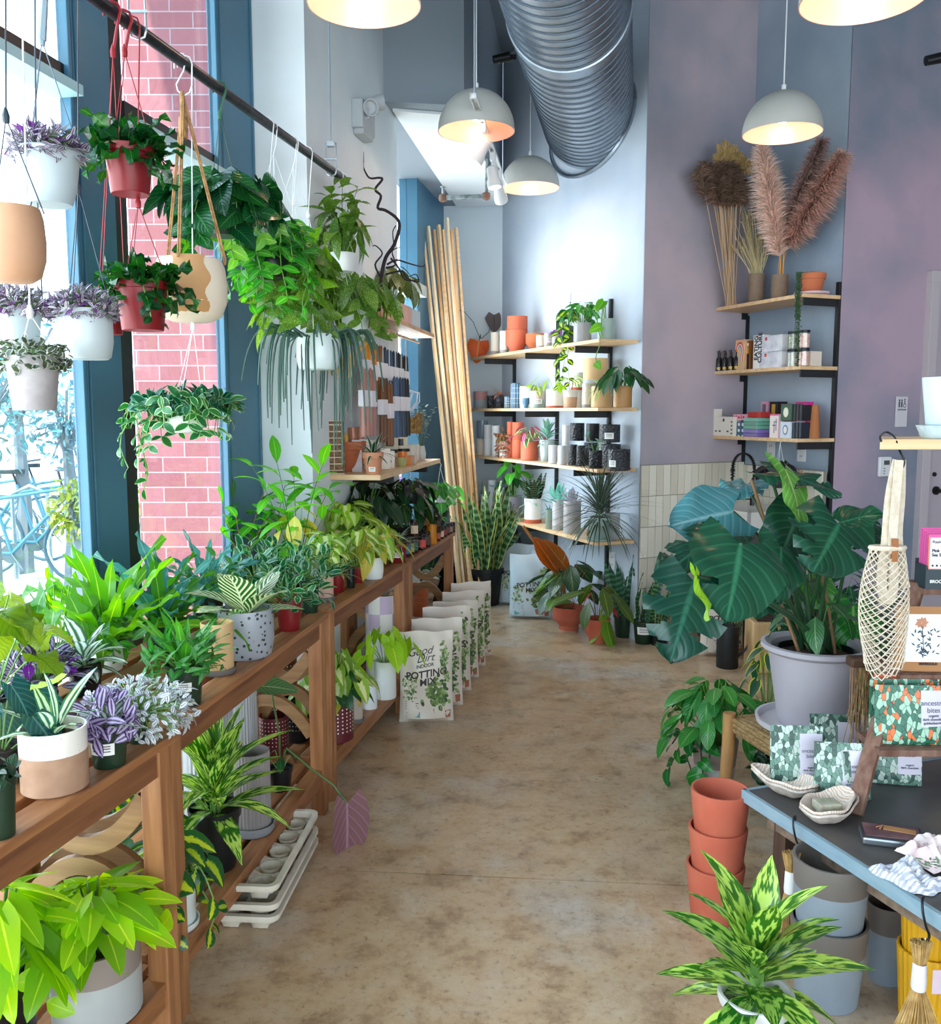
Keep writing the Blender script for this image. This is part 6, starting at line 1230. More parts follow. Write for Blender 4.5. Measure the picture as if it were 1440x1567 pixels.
for px, m_, nm in ((1211, (wsal, herb), 'herb'), (1228, (salt, salt), 'pink salt')):
    for j in range(2):
        q, r = onshelf(px, LVB[1]+.106*j, 16, .02, WB); t = T('spice_jar', 'clear jar of %s with black lid, %s of its pair' % (nm, ('lower', 'upper')[j]), 'jar', q); b = MB(); b.lathe([(r, 0), (r, .088), (r*.94, .09), (0, .09)], 24, close=False); b.lathe([(0, 0), (r, .001)], 24); b.build('glass', gj, t)
        b = MB(); b.lathe([(0, .003), (r*.94, .003), (r*.94, .082), (0, .084)], 24); b.build('filling', m_[j], t); b = MB(); b.lathe([(0, .09), (r*1.0, .09), (r*1.0, .104), (0, .104)], 24); b.build('lid', blackm, t)
sbox(1240, 1, 14, 22, .08, M('#d9cbbc', .6), 'plain cream carton right of the pink salt jars', o=.08)
cw = M('#e3dccf', .6)
for i, (px, w_, h_, dz) in enumerate(((1096, 10, 40, 0), (1103, 7, 29, 0), (1109, 8, 29, 0), (1115, 8, 29, 0), (1121, 8, 29, 0), (1127, 6, 29, 0))):
    t, W_, H_ = sbox(px, 2, w_, h_, .06, cw, 'cream soap carton, %s from the left on the lowest right shelf' % ('first and tallest', 'second', 'third', 'fourth', 'fifth', 'sixth')[i], name='soap_carton', group='cream soap cartons', o=.005)
    deco(t, .06, W_, H_, [(M('#5a4a40', .7), [(.4, .75, .75, .9)] if i in (3,) else [(.3, z_, .7, z_+.08) for z_ in ((.1, .3, .5, .7) if i == 5 else (.2,))])])
t, W_, H_ = sbox(1141, 2, 20, 22, .09, M('#3f5f78', .5, 0, '#e8eef0', 26, 'dots', lo=.3, hi=.34), 'blue tea box with white oval pattern under the pink script box')
t, W_, H_ = sbox(1141, 2, 20, 9, .09, M('#e9a3b8', .5), 'pink box with red script edge on the blue tea box', dz=.105); text('girl girl', .035, (0, .0465, H_/2), FR, M('#b02a4a', .5), t) if False else deco(t, .09, W_, H_, [(M('#b02a4a', .5), [(.08, .3, .2, .7), (.3, .25, .36, .8), (.45, .3, .6, .6), (.7, .2, .76, .8), (.82, .3, .92, .6)])])
for i, (c_, nm) in enumerate((('#8a7ad0', 'lavender, lowest'), ('#9a8ae0', 'lilac, second'), ('#7fc9b4', 'mint, third'), ('#6fbfa8', 'teal, fourth'), ('#8fd4c0', 'pale mint, topmost'))):
    t, W_, H_ = sbox(1163, 2, 22, 5.2, .14, M(c_, .5), '%s book of the flat stack on the lowest right shelf' % nm, name='book', cat='book', dz=.0245*i, o=.02, group='flat book stack'); b = MB(); b.box((0, -.001, H_/2), (W_*.98, .142, H_*.6)); b.build('pages', M('#efe9dc', .7), t, smooth=False)
sbox(1160, 2, 14, 8, .08, M('#b8322c', .5), 'small red box lying on top of the flat book stack', dz=.124, o=.04); sbox(1170, 2, 6, 8, .08, M('#c8403a', .5), 'second red box at the right on the flat book stack', dz=.124, o=.04)
t, W_, H_ = sbox(1177, 2, 11, 27, .07, M('#d99ab4', .5), 'pink card box behind the botanical cards', o=.17, dz=.11); deco(t, .07, W_, H_, [(M('#6a6a74', .5), [(.25, .15, .75, .85)])]); sbox(1177, 2, 12, 26, .07, M('#8a7a90', .6), 'mauve box under the pink card box', o=.17)
t, W_, H_ = sbox(1192, 2, 12, 27, .08, M('#1c1c22', .4), 'black box with a golden dancer picture at the back', o=.17, dz=.11); deco(t, .08, W_, H_, [(M('#c9a03a', .4), [(.25, .2, .7, .85)])]); sbox(1192, 2, 12, 26, .08, M('#3a3038', .6), 'dark box under the golden dancer box', o=.17)
t, W_, H_ = sbox(1189, 2, 15, 36, .02, M('#efe2dc', .5), 'leaning botanical card pack with pink border', o=.01); deco(t, .02, W_, H_, [(M('#d96a8a', .5), [(0, .93, 1, 1), (0, 0, .06, .93)]), (M('#6a6a7a', .5), [(.3, .3, .36, .8), (.5, .2, .56, .7), (.4, .5, .7, .55), (.25, .65, .5, .69)])])
t, W_, H_ = sbox(1202, 2, 9, 34, .05, M('#a86a74', .5), 'dusty rose notebook behind the botanical cards', o=.03)
for j, (c_, c2_, nm) in enumerate((('#cfd8e4', '#5a7aa0', 'lower blue-framed'), ('#3a5a4a', '#dfe0b0', 'upper green-framed'))):
    t, W_, H_ = sbox(1213, 2, 16, 25, .09, M(c_, .5), '%s card box with an oval portrait' % nm, dz=.106*j, o=.01); b = MB(); b.lathe([(.030, 0), (.030, .001), (0, .001)], 24, (0, .0455, H_/2), R=Matrix.Rotation(-pi/2, 3, 'X')@Matrix.Diagonal((.75, 1, 1))); b.build('oval', M(c2_, .5), t)
    b = MB(); b.lathe([(.022, 0), (.022, .0014), (0, .0014)], 24, (0, .0455, H_/2), R=Matrix.Rotation(-pi/2, 3, 'X')@Matrix.Diagonal((.7, 1, 1))); b.build('portrait', M('#efeae0', .5), t)
for j, nm in enumerate(('lower', 'upper')):
    for i in range(3): sbox(1226+i*5, 2, 4.5, 24, .10, M('#16202e' if j == 0 else '#15161a', .4), 'slim dark card box, %s row, %s' % (nm, ('left', 'middle', 'right')[i]), dz=.106*j, o=.02+.005*i, group='dark card boxes')
t, W_, H_ = sbox(1206, 2, 15, 50, .03, M('#c8304a', .5), 'crimson book standing at the back of the lowest right shelf', name='book', cat='book', o=.2); deco(t, .03, W_, H_, [(M('#f0b4bc', .5), [(.15, .75, .85, .92)])])
t, W_, H_ = sbox(1232, 2, 18, 54, .05, M('#d02a8a', .5), 'magenta book standing at the back of the lowest right shelf', name='book', cat='book', o=.19); deco(t, .05, W_, H_, [(M('#f4a4cc', .5), [(.1, .4, .8, .92)])])
b = MB(); q, r = onshelf(1248, LVB[2], 14, .1, WB); b.lathe([(0, 0), (.035, 0), (.03, .08), (.022, .2), (0, .2)], 20); tag(b.build('cork_cone', M('#a9683a', .7), loc=q), 'orange-brown cone vase behind the dark card boxes', 'vase')
# wall sockets, thermostat, washroom sign
def plate(line_pt, u, n, w, h, mats, nm, label, cat):
    t = T(nm, label, cat, line_pt, math.atan2(u.y, u.x)); b = MB(); b.box((0, 0, 0), (w, .008, h)); b.build('plate', mats, t, bevel=.002); return t
ivory = M('#d9dbde', .4)
for px, py, lb in ((1181, 688, 'white wall socket under the right shelving, left one'), (1228, 692, 'white wall socket under the right shelving, right one')):
    p = atl(px, py, *WB)+NA*.006; t = plate(p, UA, NA, .075, .12, ivory, 'wall_socket', lb, 'socket'); b = MB()
    for z_ in (-.025, .025):
        for x_ in (-.008, .008): b.box((x_, .0045, z_), (.003, .002, .010))
    b.build('slots', ink, t, smooth=False)
def rwall(px, py, off=.006): p = atl(px, py, cB1.x-cB1.y*(.927/.375), .927/.375); return p+dn*off
def rwall2(px, py, off=.006):
    r0 = ray(px, py); s_ = (r0[0]*cB1.y-cB1.x)/(dd.x-r0[0]*dd.y); p = cB1+dd*s_; return V((p.x, p.y, CH+r0[1]*p.y))+dn*off
aR = math.atan2(.375, .927)
t = T('washroom_sign', 'grey washroom sign with person and wheelchair symbols on the lavender wall', 'sign', rwall2(1378, 630), aR); b = MB(); b.box((0, 0, 0), (.095, .008, .19)); b.build('plate', M('#c9c6cc', .4), t, bevel=.002)
b = MB()
for x_ in (-.024, -.004): b.box((x_, -.0048, .045), (.011, .002, .036)); b.lathe([(.006, 0), (.006, .002), (0, .002)], 12, (x_, -.004, .071), R=Matrix.Rotation(pi/2, 3, 'X'))
b.tube([(.02+.011*cos(a*.5), -.005, .038+.011*sin(a*.5)) for a in range(13)], .0022, 4); b.box((.02, -.0048, .058), (.006, .002, .024)); b.lathe([(.005, 0), (.005, .002), (0, .002)], 12, (.02, -.004, .076), R=Matrix.Rotation(pi/2, 3, 'X')); b.build('pictogram', M('#4a4a52', .5), t, smooth=False)
text('RESTROOM', .0135, (0, -.0045, .012), face(0), M('#4a4a52', .5), t, bold=True)
t = T('thermostat', 'white wall thermostat with a small dark screen beside the door', 'thermostat', rwall2(1351, 714, .012), aR); b = MB(); b.box((0, 0, 0), (.10, .024, .125)); b.build('housing', ivory, t, bevel=.008); b = MB(); b.box((.006, -.0125, .026), (.045, .002, .028)); b.build('screen', M('#4a5248', .3), t, smooth=False); b = MB(); 
for i in range(3): b.box((-.012, -.0125, -.01-.016*i), (.012, .002, .006))
b.build('buttons', greyd, t, smooth=False)
p = atl(938, 858, *WA)+NA*.006; t = plate(p, UA, NA, .075, .12, ivory, 'wall_socket', 'white wall socket low on the back wall under the lowest shelf', 'socket'); b = MB(); [b.box((x_, .0045, z_), (.003, .002, .010)) for z_ in (-.025, .025) for x_ in (-.008, .008)]; b.build('slots', ink, t, smooth=False)
# sink against the shelf wall with a black spring tap
sk = V((atl(1196, 800, *WB).x, atl(1196, 800, *WB).y, 0))+NA*.27; t = T('utility_sink', 'pale utility sink with black spring tap behind the monstera leaves', 'sink', sk, AZ)
b = MB(); 
for a, c, d_ in (((0, 0, .42), (.80, .46, .84), 0),): b.box((0, 0, .38), (.46, .40, .76))
b.build('cabinet', M('#4a4644', .6), t, smooth=False); b = MB(); b.box((0, .20, .82), (.52, .02, .13)); b.box((0, -.20, .82), (.52, .02, .13)); b.box((-.25, 0, .82), (.02, .42, .13)); b.box((.25, 0, .82), (.02, .42, .13)); b.box((0, 0, .765), (.50, .42, .02)); b.build('basin', M('#c9c6c0', .35), t, smooth=False, bevel=.004)
k0 = V((.20, -.02, .88)); arc = [k0, k0+V((0, 0, .16)), k0+V((.0, .0, .22))]+[k0+V((-.12+.12*cos(a*pi/8), .02*a/8, .24+.11*sin(a*pi/8))) for a in range(9)]+[k0+V((-.24, .03, .12))]
b = MB(); b.tube(smooth_pts(arc), .007, 8); 
cpt = smooth_pts(arc, 10); b.tube([p+V((0, cos(i*1.6)*.013, 0))+(V((1, 0, 0)) if 0 else V((sin(i*1.6)*.013, 0, 0))) for i, p in enumerate(cpt)], .0035, 5); b.tube([k0+V((-.24, .03, .13)), k0+V((-.24, .03, .02))], .014, 8); b.tube([k0+V((0, 0, .04)), k0+V((-.22, .03, .06))], .005, 6); b.build('spring_tap', blackm, t)
# ================================================================ POTTING MIX BAGS
bagm = M('#e6dccf', .35, 0, '#dacfc1', 3, bump=.3); leafc = [M('#5f7a3a', .6), M('#8fa86a', .6), M('#3f5a30', .6), M('#b4bf94', .6)]; potc = M('#a5654a', .6); tealc = M('#5fa8a8', .6); inkb = M('#3a3632', .6)
def bag(loc, rz, label, w=.27, h=.44, th=.10, detail=2, tint=bagm, seed=1, lean=0.0, group=None):
    t = T('potting_mix_bag', label, 'bag', loc, rz, group); g = random.Random(seed)
    def prof(v): return th*.5*(min(1, v/.06)**.5)*(1-max(0, (v-.55)/.45)**1.5)
    def pt(u, v, off=0.0, s=-1):
        e = max(0, 1-abs(u)**2.6)**.55; ww = w/2*(1-.05*sin(pi*v))*(1 if v < .9 else 1-.02)
        y = s*(prof(v)*e+.002+off)+.006*sin(u*5+v*9+seed)*e*(v > .1)+lean*v*h; return V((u*ww, y, v*h+(0.003*cos(u*5+seed) if v > .95 else 0)))
    b = MB(); n, m = 16, 18
    for s in (-1, 1):
        vs = [pt(-1+2*i/n, j/m, 0, s) for j in range(m+1) for i in range(n+1)]; q_ = [(j*(n+1)+i, j*(n+1)+i+1, (j+1)*(n+1)+i+1, (j+1)*(n+1)+i) for j in range(m) for i in range(n)]
        b.add(vs, q_ if s < 0 else [f_[::-1] for f_ in q_])
    b.add([pt(-1+2*i/n, 0, 0, s) for s in (-1, 1) for i in range(n+1)], [(i, i+1, i+n+2, i+n+1) for i in range(n)]); b.add([pt(-1+2*i/n, 1, 0, s) for s in (-1, 1) for i in range(n+1)], [(i, i+1, i+n+2, i+n+1) for i in range(n)])
    b.build('pouch', tint, t)
    def dec(shape_pts, mat_i, bb): bb.add([pt(u, v, .0012) for u, v in shape_pts], [tuple(range(len(shape_pts)))], mat_i)
    if detail:
        bb = MB()
        def lf(u, v, a, l, wd, mi):
            p = [];
            for k in range(8): q = 2*pi*k/8; x = cos(q)*l/2; y_ = sin(q)*wd/2; p.append((u+(x*cos(a)-y_*sin(a))/(w/2), v+(x*sin(a)+y_*cos(a))/h))
            if all(-.94 < p_[0] < .94 and .01 < p_[1] < .96 for p_ in p): dec(p, mi, bb)
        for i in range(60): lf(g.uniform(-.9, -.35), g.uniform(.28, .52), g.uniform(0, 3), g.uniform(.012, .022), .009, g.randrange(4))
        for i in range(70): lf(g.gauss(.45, .2), g.gauss(.32, .08), g.uniform(0, 3), g.uniform(.02, .04), .018, g.randrange(3))
        for i in range(36): lf(g.gauss(.72, .13), g.gauss(.72, .09), g.uniform(0, 3), g.uniform(.014, .03), .014, g.randrange(4))
        for i in range(26): lf(g.gauss(.75, .08), g.gauss(.5, .06), g.uniform(0, 3), g.uniform(.014, .026), .012, g.randrange(4))
        bb.build('leaf_print', leafc, t, smooth=False)
        bb = MB(); dec([(.3, .05), (.62, .05), (.68, .17), (.24, .17)], 0, bb); dec([(.70, .06), (.88, .06), (.9, .14), (.68, .14)], 0, bb); bb.build('pot_print', potc, t, smooth=False)
        bb = MB(); dec([(-.75, .07), (-.25, .07), (-.25, .13), (-.75, .13)], 0, bb); bb.build('teal_print', tealc, t, smooth=False)
        bb = MB(); [dec([(-.8, z_), (-.8+wd_, z_), (-.8+wd_, z_+.008), (-.8, z_+.008)], 0, bb) for z_, wd_ in ((.17, .5), (.195, .45), (.22, .5), (.245, .3))]; bb.build('small_print', inkb, t, smooth=False)
        for s_, sz, u0, v0, bo, it in (('POTTING', .048, .0, .55, True, 0), ('MIX', .048, .05, .465, True, 0))+((('INDOOR', .022, -.05, .64, True, 0), ('Good', .052, -.2, .79, False, .35), ('Dirt', .052, .0, .72, False, .35)) if detail > 1 else ()):
            o = text(s_, sz, (0, 0, 0), Matrix.Identity(3), inkb, None, 'lettering', ext=0, bold=bo); me = o.data
            for v_ in me.vertices:
                x, y_ = v_.co.x+v_.co.y*it, v_.co.y; p = pt(u0+x/(w/2), v0+y_/h+x*.12/h, .0016); v_.co = p
            o.matrix_basis = Matrix.Identity(4); o.parent = t
    return t
a0, a1 = atz(652, 1108, 0), atz(722, 1008, 0)
bl_ = ['front potting mix bag of the row beside the bench, all its lettering readable', 'second potting mix bag, showing only the edge behind the front one', 'third potting mix bag in the row beside the bench', 'fourth potting mix bag in the row beside the bench', 'fifth potting mix bag, last but one of the row', 'rearmost potting mix bag of the row beside the bench']
for i in range(6):
    p = a0.lerp(a1, i/5)+V((0, .045, 0)); bag(p, .08+.06*i-.02*(i % 2), bl_[i], detail=2, seed=i+1, w=.265, h=.445+.01*(i % 3), th=.085, lean=.03, group='potting mix bags by the bench')
icy = M('#ccd9df', .25, 0, '#b4c9d4', 3, bump=.3)
p = atz(812, 948, 0); bag(p+V((0, .05, 0)), -.12, 'front icy-looking potting mix bag against the back shelf wall', seed=11, w=.31, h=.47, th=.12, tint=icy, detail=1)
p = atz(795, 930, 0); bag(p+V((-.02, .1, 0)), -.3, 'potting mix bag behind the icy-looking one, leaning left', seed=12, w=.30, h=.48, th=.10, tint=icy, detail=1, lean=.05); p = atz(842, 935, 0); bag(p+V((.0, .1, 0)), .25, 'potting mix bag half hidden by the bronze-leaved plant', seed=13, w=.30, h=.46, th=.10, tint=icy, detail=1)
bag(atz(1105, 1008, 0)+V((.02, .10, 0)), .1, 'potting mix bag standing behind the watering can', seed=14, w=.28, h=.45, th=.10, detail=1)
# ================================================================ FLOOR PLANTS AT THE BACK
def fl(px, py, w, h, kind, mats, label, fol, **kw): return on(px, py, w, h, kind, mats, label, fol, z=0.0, **kw)
fl(742, 930, 62, 58, 'nurs', nurs_k, 'big clump of yellow-edged snake plant in a black pot on the floor', [dict(k='snake', leaf=L_snake, n=60, H=.74, W=.080, nseg=6, shape='strap')], name='potted_snake_plant')
fl(700, 905, 40, 40, 'nurs', nurs_k, 'slender yellow-edged snake plant at the foot of the timber planks', [dict(k='snake', leaf=L_snake, n=16, H=.85, W=.05, shape='strap')], name='potted_snake_plant')
fl(788, 905, 36, 40, 'nurs', nurs_k, 'dark calathea peeping out between snake plant and lowest back shelf', [dict(k='stalks', leaf=LM('#2a2f38', '#8fa0ac', 'stripe'), n=12, L=.15, W=.06, H=.36, R=.14, shape='lance')], name='potted_calathea')
fl(655, 925, 60, 50, 'nurs', nurs_k, 'dark broad bush on the floor behind the far bench legs', [dict(k='bush', leaf=LM('#1c3a2c', '#a9bcae', 'stripe'), n=110, L=.12, W=.035, H=.45, R=.26, shape='lance', out=.7)])
t = fl(870, 968, 50, 36, 'bowl', terra_r, 'tall bronze and green philodendron in a wide footed terracotta bowl', [dict(k='stalks', leaf=L_rubber, n=15, L=.24, W=.12, H=.36, R=.20, shape='oval', bend=.2, sm=stemr), dict(k='stalks', leaf=LM('#5a8a3c', '#b4b45a', 'veins'), n=3, L=.20, W=.10, H=.30, R=.20, shape='oval', az0=180, azr=60)], name='potted_philodendron')
b = MB(); b.leaf(V((-.08, 0, .40)), V((-.55, 0, .8)), V((.0, -1, .2)), .30, .12, 'oval', -.1, .5, 8, .6); b.leaf(V((.0, -.02, .40)), V((-.6, -.1, .75)), V((.2, -1, .2)), .30, .11, 'oval', -.05, .5, 8, .2); b.build('bronze_leaf', L_bronze, t, ang=3); b = MB(); b.tube([(0, 0, .1), (-.04, 0, .3), (-.25, 0, .62), (-.32, 0, .72)], .012, 6); b.build('new_shoot', M('#9a6a34', .5), t)
fl(914, 987, 40, 38, 'step', terra_r, 'red-stalked philodendron in a footed terracotta pot nearest the aisle', [dict(k='stalks', leaf=LM('#3f5a26', '#8a9a4a', 'veins'), n=12, L=.19, W=.09, H=.26, R=.20, shape='oval', sm=stemr, bend=.25), dict(k='stalks', leaf=LM('#a9483a', '#d07a5a', 'rib'), n=2, L=.16, W=.05, H=.22, R=.10, shape='lance', az0=160), dict(k='stalks', leaf=LM('#6a9a2a', '#b4c45a', 'rib'), n=2, L=.22, W=.10, H=.10, R=.10, shape='oval', az0=-60, azr=30, droop=1.4)], name='potted_philodendron')
fl(955, 978, 36, 36, 'nurs', nurs_g, 'banded dark snake plant in a green pot beside the terracotta pots', [dict(k='snake', leaf=LM('#1f4a34', '#4f7a5a', 'bands', .35, .1), n=18, H=.46, W=.075, shape='strap')], name='potted_snake_plant')
fl(984, 988, 34, 36, 'nurs', nurs_g, 'small snake plant in a green pot with a white label by the tiles', [dict(k='snake', leaf=LM('#1f4a34', '#5a8a5a', 'bands', .35, .1), n=14, H=.38, W=.055, shape='strap')], stk=(.84, .45, dict(w=.10, h=.05, taper=.12)), name='potted_snake_plant')
fl(1008, 990, 34, 34, 'nurs', nurs_k, 'yellow-edged snake plant in a black pot behind the hanging monstera leaf', [dict(k='snake', leaf=L_snake, n=12, H=.34, W=.045, shape='strap')], name='potted_snake_plant')
# watering can, wooden planter box
p = atz(1111, 1024, 0)+V((.02, .05, 0)); t = T('watering_can', 'matte black cylinder watering can with long spout on the floor', 'watering can', p); b = MB(); r_ = 17*p.y/FPX; hh = 66*p.y/FPX
b.lathe([(0, 0), (r_*.97, 0), (r_, .005), (r_, hh-.004), (r_*.97, hh), (r_*.8, hh), (r_*.78, hh-.01), (0, hh-.012)], 32); b.build('body', M('#101215', .55), t); b = MB(); b.tube(smooth_pts([V((r_*.9, 0, .06)), V((r_+.05, 0, .12)), V((r_+.10, 0, hh+.01)), V((r_+.14, 0, hh+.03))]), .007, 8); b.build('spout', M('#101215', .5), t)
b = MB(); b.tube(smooth_pts([V((r_*.5, 0, hh-.005)), V((r_*.3, 0, hh+.05)), V((-r_*.2, 0, hh+.09)), V((-r_*.9, 0, hh+.05)), V((-r_*.9, 0, hh-.02))]), .005, 6); b.build('handle', M('#101215', .5), t)
p = atz(1190, 1020, 0); t = boxthing('planter_box', 'natural wood planter box on the floor behind the big monstera pot', 'planter', p+V((.02, -.05, 0)), (.42, .24, .30), [lightwd], -.1); b = MB(); b.box((0, 0, .302), (.36, .18, .01)); b.build('soil', soilm, t)
add_foliage(t, .30, .2, [dict(k='stalks', leaf=LM('#1f4a34', '#4a7a5a', 'veins'), n=22, L=.16, W=.09, H=.45, R=.30, shape='oval')], 55)
# ================================================================ RIGHT FOREGROUND
ZT = .42
C0 = atz(1135, 1208, ZT); C1 = atz(1440, 1402, ZT); e1_ = (C1-C0).normalized(); e2_ = V((-e1_.y, e1_.x, 0)); 
if e2_.x < 0: e2_ = -e2_
aT = math.atan2(e1_.y, e1_.x); RT = Matrix.Rotation(aT, 3, 'Z')
def tp(a, b_, z=0.0): q = e1_*a+e2_*b_; return V((q.x, q.y, z))
t = T('display_table', 'low dark-topped table with pale blue-grey edge at the bottom right', 'table', (C0.x, C0.y, 0)); TLn, TWd = 1.45, 1.3
b = MB(); b.prism([tp(.004, .004)[:2], tp(TLn, .004)[:2], tp(TLn, TWd)[:2], tp(.004, TWd)[:2]][::1], ZT-.026, ZT); b.build('tabletop', M('#4c4a4a', .45, 0, '#7a6a5a', 3.5, bump=.1, lo=.4, hi=.75), t, smooth=False)
b = MB(); b.prism([tp(0, 0)[:2], tp(TLn, 0)[:2], tp(TLn, .012)[:2], tp(0, .012)[:2]], ZT-.034, ZT+.001); b.prism([tp(0, 0)[:2], tp(.012, .012)[:2], tp(.012, TWd)[:2], tp(0, TWd)[:2]], ZT-.034, ZT+.001); b.build('edge_strip', M('#8fa3ae', .5, 0, '#7f9aa8', 14, stretch=(1, 1, 4)), t, smooth=False)
b = MB(); b.box(tp(TLn/2, .07, ZT-.07), (TLn-.1, .03, .05), R=RT); b.box(tp(.07, TWd/2, ZT-.07), (.03, TWd-.1, .05), R=RT); b.build('apron', wood('#6a5444', '#8f7a68', 1, .7), t, smooth=False)
for a, c in ((.09, .09), (TLn-.09, .09), (.09, TWd-.09), (TLn-.09, TWd-.09)): b = MB(); b.box(tp(a, c, (ZT-.03)/2), (.05, .05, ZT-.03), R=RT); b.build('leg', wood('#3f2c22', '#5a4232', 1, .7, 'Z'), t, smooth=False)
b = MB(); 
for i in range(6): b.box(tp(TLn/2, .55+.13*i, .12), (TLn-.2, .11, .02), R=RT)
b.build('lower_shelf', wood('#33251e', '#4a382c', 1, .7), t, smooth=False)
# ---- monstera in its pot on a rope stool
D0 = 3.05; pb = atd(1243, 1112, D0); rimz = atd(1243, 985, D0).z; mr = 76*D0/FPX; zs = pb.z
st_ = T('rope_stool', 'log-legged stool with woven rope seat carrying the big monstera', 'stool', (pb.x, pb.y, 0), .25); logm = wood('#8a6238', '#b98a54', 1, .7, 'Z'); ropem = M('#a98a5c', .9, 0, '#7a5f3a', 60, bump=.6, stretch=(1, 1, 3))
for sx in (-1, 1):
    for sy in (-1, 1):
        b = MB(); x, y = sx*.21, sy*.19; b.tube([(x*1.08, y*1.08, 0), (x*1.03, y*1.03, zs*.3), (x, y, zs*.7), (x, y, zs+.005)], [.024, .022, .024, .023], 10); b.build('leg', logm, st_)
b = MB()
for i in range(17):
    x = -.19+.38*i/16; b.tube([(x, -.19, zs-.025), (x, -.1, zs-.012), (x, .1, zs-.012), (x, .19, zs-.025)], .011, 6)
for s_ in (-1, 1):
    for z_ in (0, 1, 2): b.tube([(-.2, s_*.19, zs-.02-.016*z_), (.2, s_*.19, zs-.02-.016*z_)], .012, 6); b.tube([(s_*.2, -.19, zs-.02-.016*z_), (s_*.2, .19, zs-.02-.016*z_)], .012, 6)
b.build('rope_seat', ropem, st_)
mo = T('potted_monstera', 'huge split-leaf monstera in a large pale grey rimmed pot', 'plant', (pb.x, pb.y, zs+.002)); greyp = M('#b3aeb6', .55, 0, '#a49fa8', 3, bump=.04)
s = saucer_mesh(mr*1.12, .03); s.build('saucer', M('#c9c4ca', .5), mo)
b = MB(); r0 = mr; H0 = rimz-zs-.012; b.lathe([(0, 0), (r0*.66, 0), (r0*.70, .01), (r0*.93, H0-.03), (r0*1.02, H0-.024), (r0*1.08, H0-.015), (r0*1.08, H0), (r0*1.0, H0+.003), (r0*.88, H0-.01), (r0*.85, H0-.04)], 64); b.build('pot', greyp, mo, loc=(0, 0, .012))
b = MB(); b.lathe([(r0*.78, H0-.03), (r0*.78, H0-.008), (r0*.74, H0-.006), (r0*.73, H0-.035), (0, H0-.03)], 48, close=False); b.build('inner_pot', nurs_k, mo); b = MB(); b.lathe([(r0*.73, H0-.028), (r0*.4, H0-.022), (0, H0-.02)], 32, close=False); b.build('soil', soilm, mo)
MO = V((pb.x, pb.y, zs+.002)); soilz = H0-.02
def bigleaf(b, P, tip, N, W, slits=(), bend=.12, fold=.12, r=.5, wave=.012, cup=.15, holes=()):
    P = V(P); D = V(tip)-P; L = D.length; D.normalize(); N = V(N); N = N-D*N.dot(D); N.normalize(); S_ = D.cross(N); n, c = 30, 7; vs = []; uv = []
    for i in range(n+1):
        tt = i/n; w_ = W/2*max(.01, (1-tt)**.58*(.70+.62*min(1, tt*3.5)))
        for j in range(-c, c+1):
            a = j/c; A = abs(a); lob = .30*L*(A**1.3)*max(0, 1-tt*2.6); sw = .14*L*A*A*(tt if tt < .6 else .6)
            q = P+D*(L*tt-lob+sw*(1-tt))+S_*(a*w_)+N*(fold*w_*A-cup*w_*A*A-bend*L*tt*tt+wave*sin(tt*11+a*3+r*9)*A); uv.append((.5+a*.5, tt)); vs.append(q)
    k = 2*c+1; fs = []
    for i in range(n):
        tm = (i+.5)/n
        for j in range(k-1):
            am = (j+.5)/c-1; cut = False
            for (s_, t0, t1, a0) in slits:
                if (am > 0) == (s_ > 0) and abs(am) > a0:
                    f_ = (abs(am)-a0)/(1-a0); c0 = (t0+t1)/2; hw = (t1-t0)/2*(.35+.65*f_)
                    if abs(tm-c0) < hw: cut = True
            for (s_, t0, t1, a0, a1) in holes:
                if (am > 0) == (s_ > 0) and a0 < abs(am) < a1 and t0 < tm < t1: cut = True
            if not cut: fs.append((i*k+j, i*k+j+1, (i+1)*k+j+1, (i+1)*k+j))
    b.add(vs, fs, 0, uv, r)
SL = ((1, .26, .40, .42), (1, .54, .66, .38), (-1, .30, .44, .42), (-1, .58, .70, .38)); SL3 = ((1, .18, .34, .40), (1, .46, .62, .32), (1, .74, .82, .3), (-1, .24, .40, .42), (-1, .54, .68, .34))
L_monb = LM('#3f7a80', '#a9cdd2', 'veins', .3, .15); L_monl = LM('#7fae2a', '#b4d04a', 'veins', .2, .35)
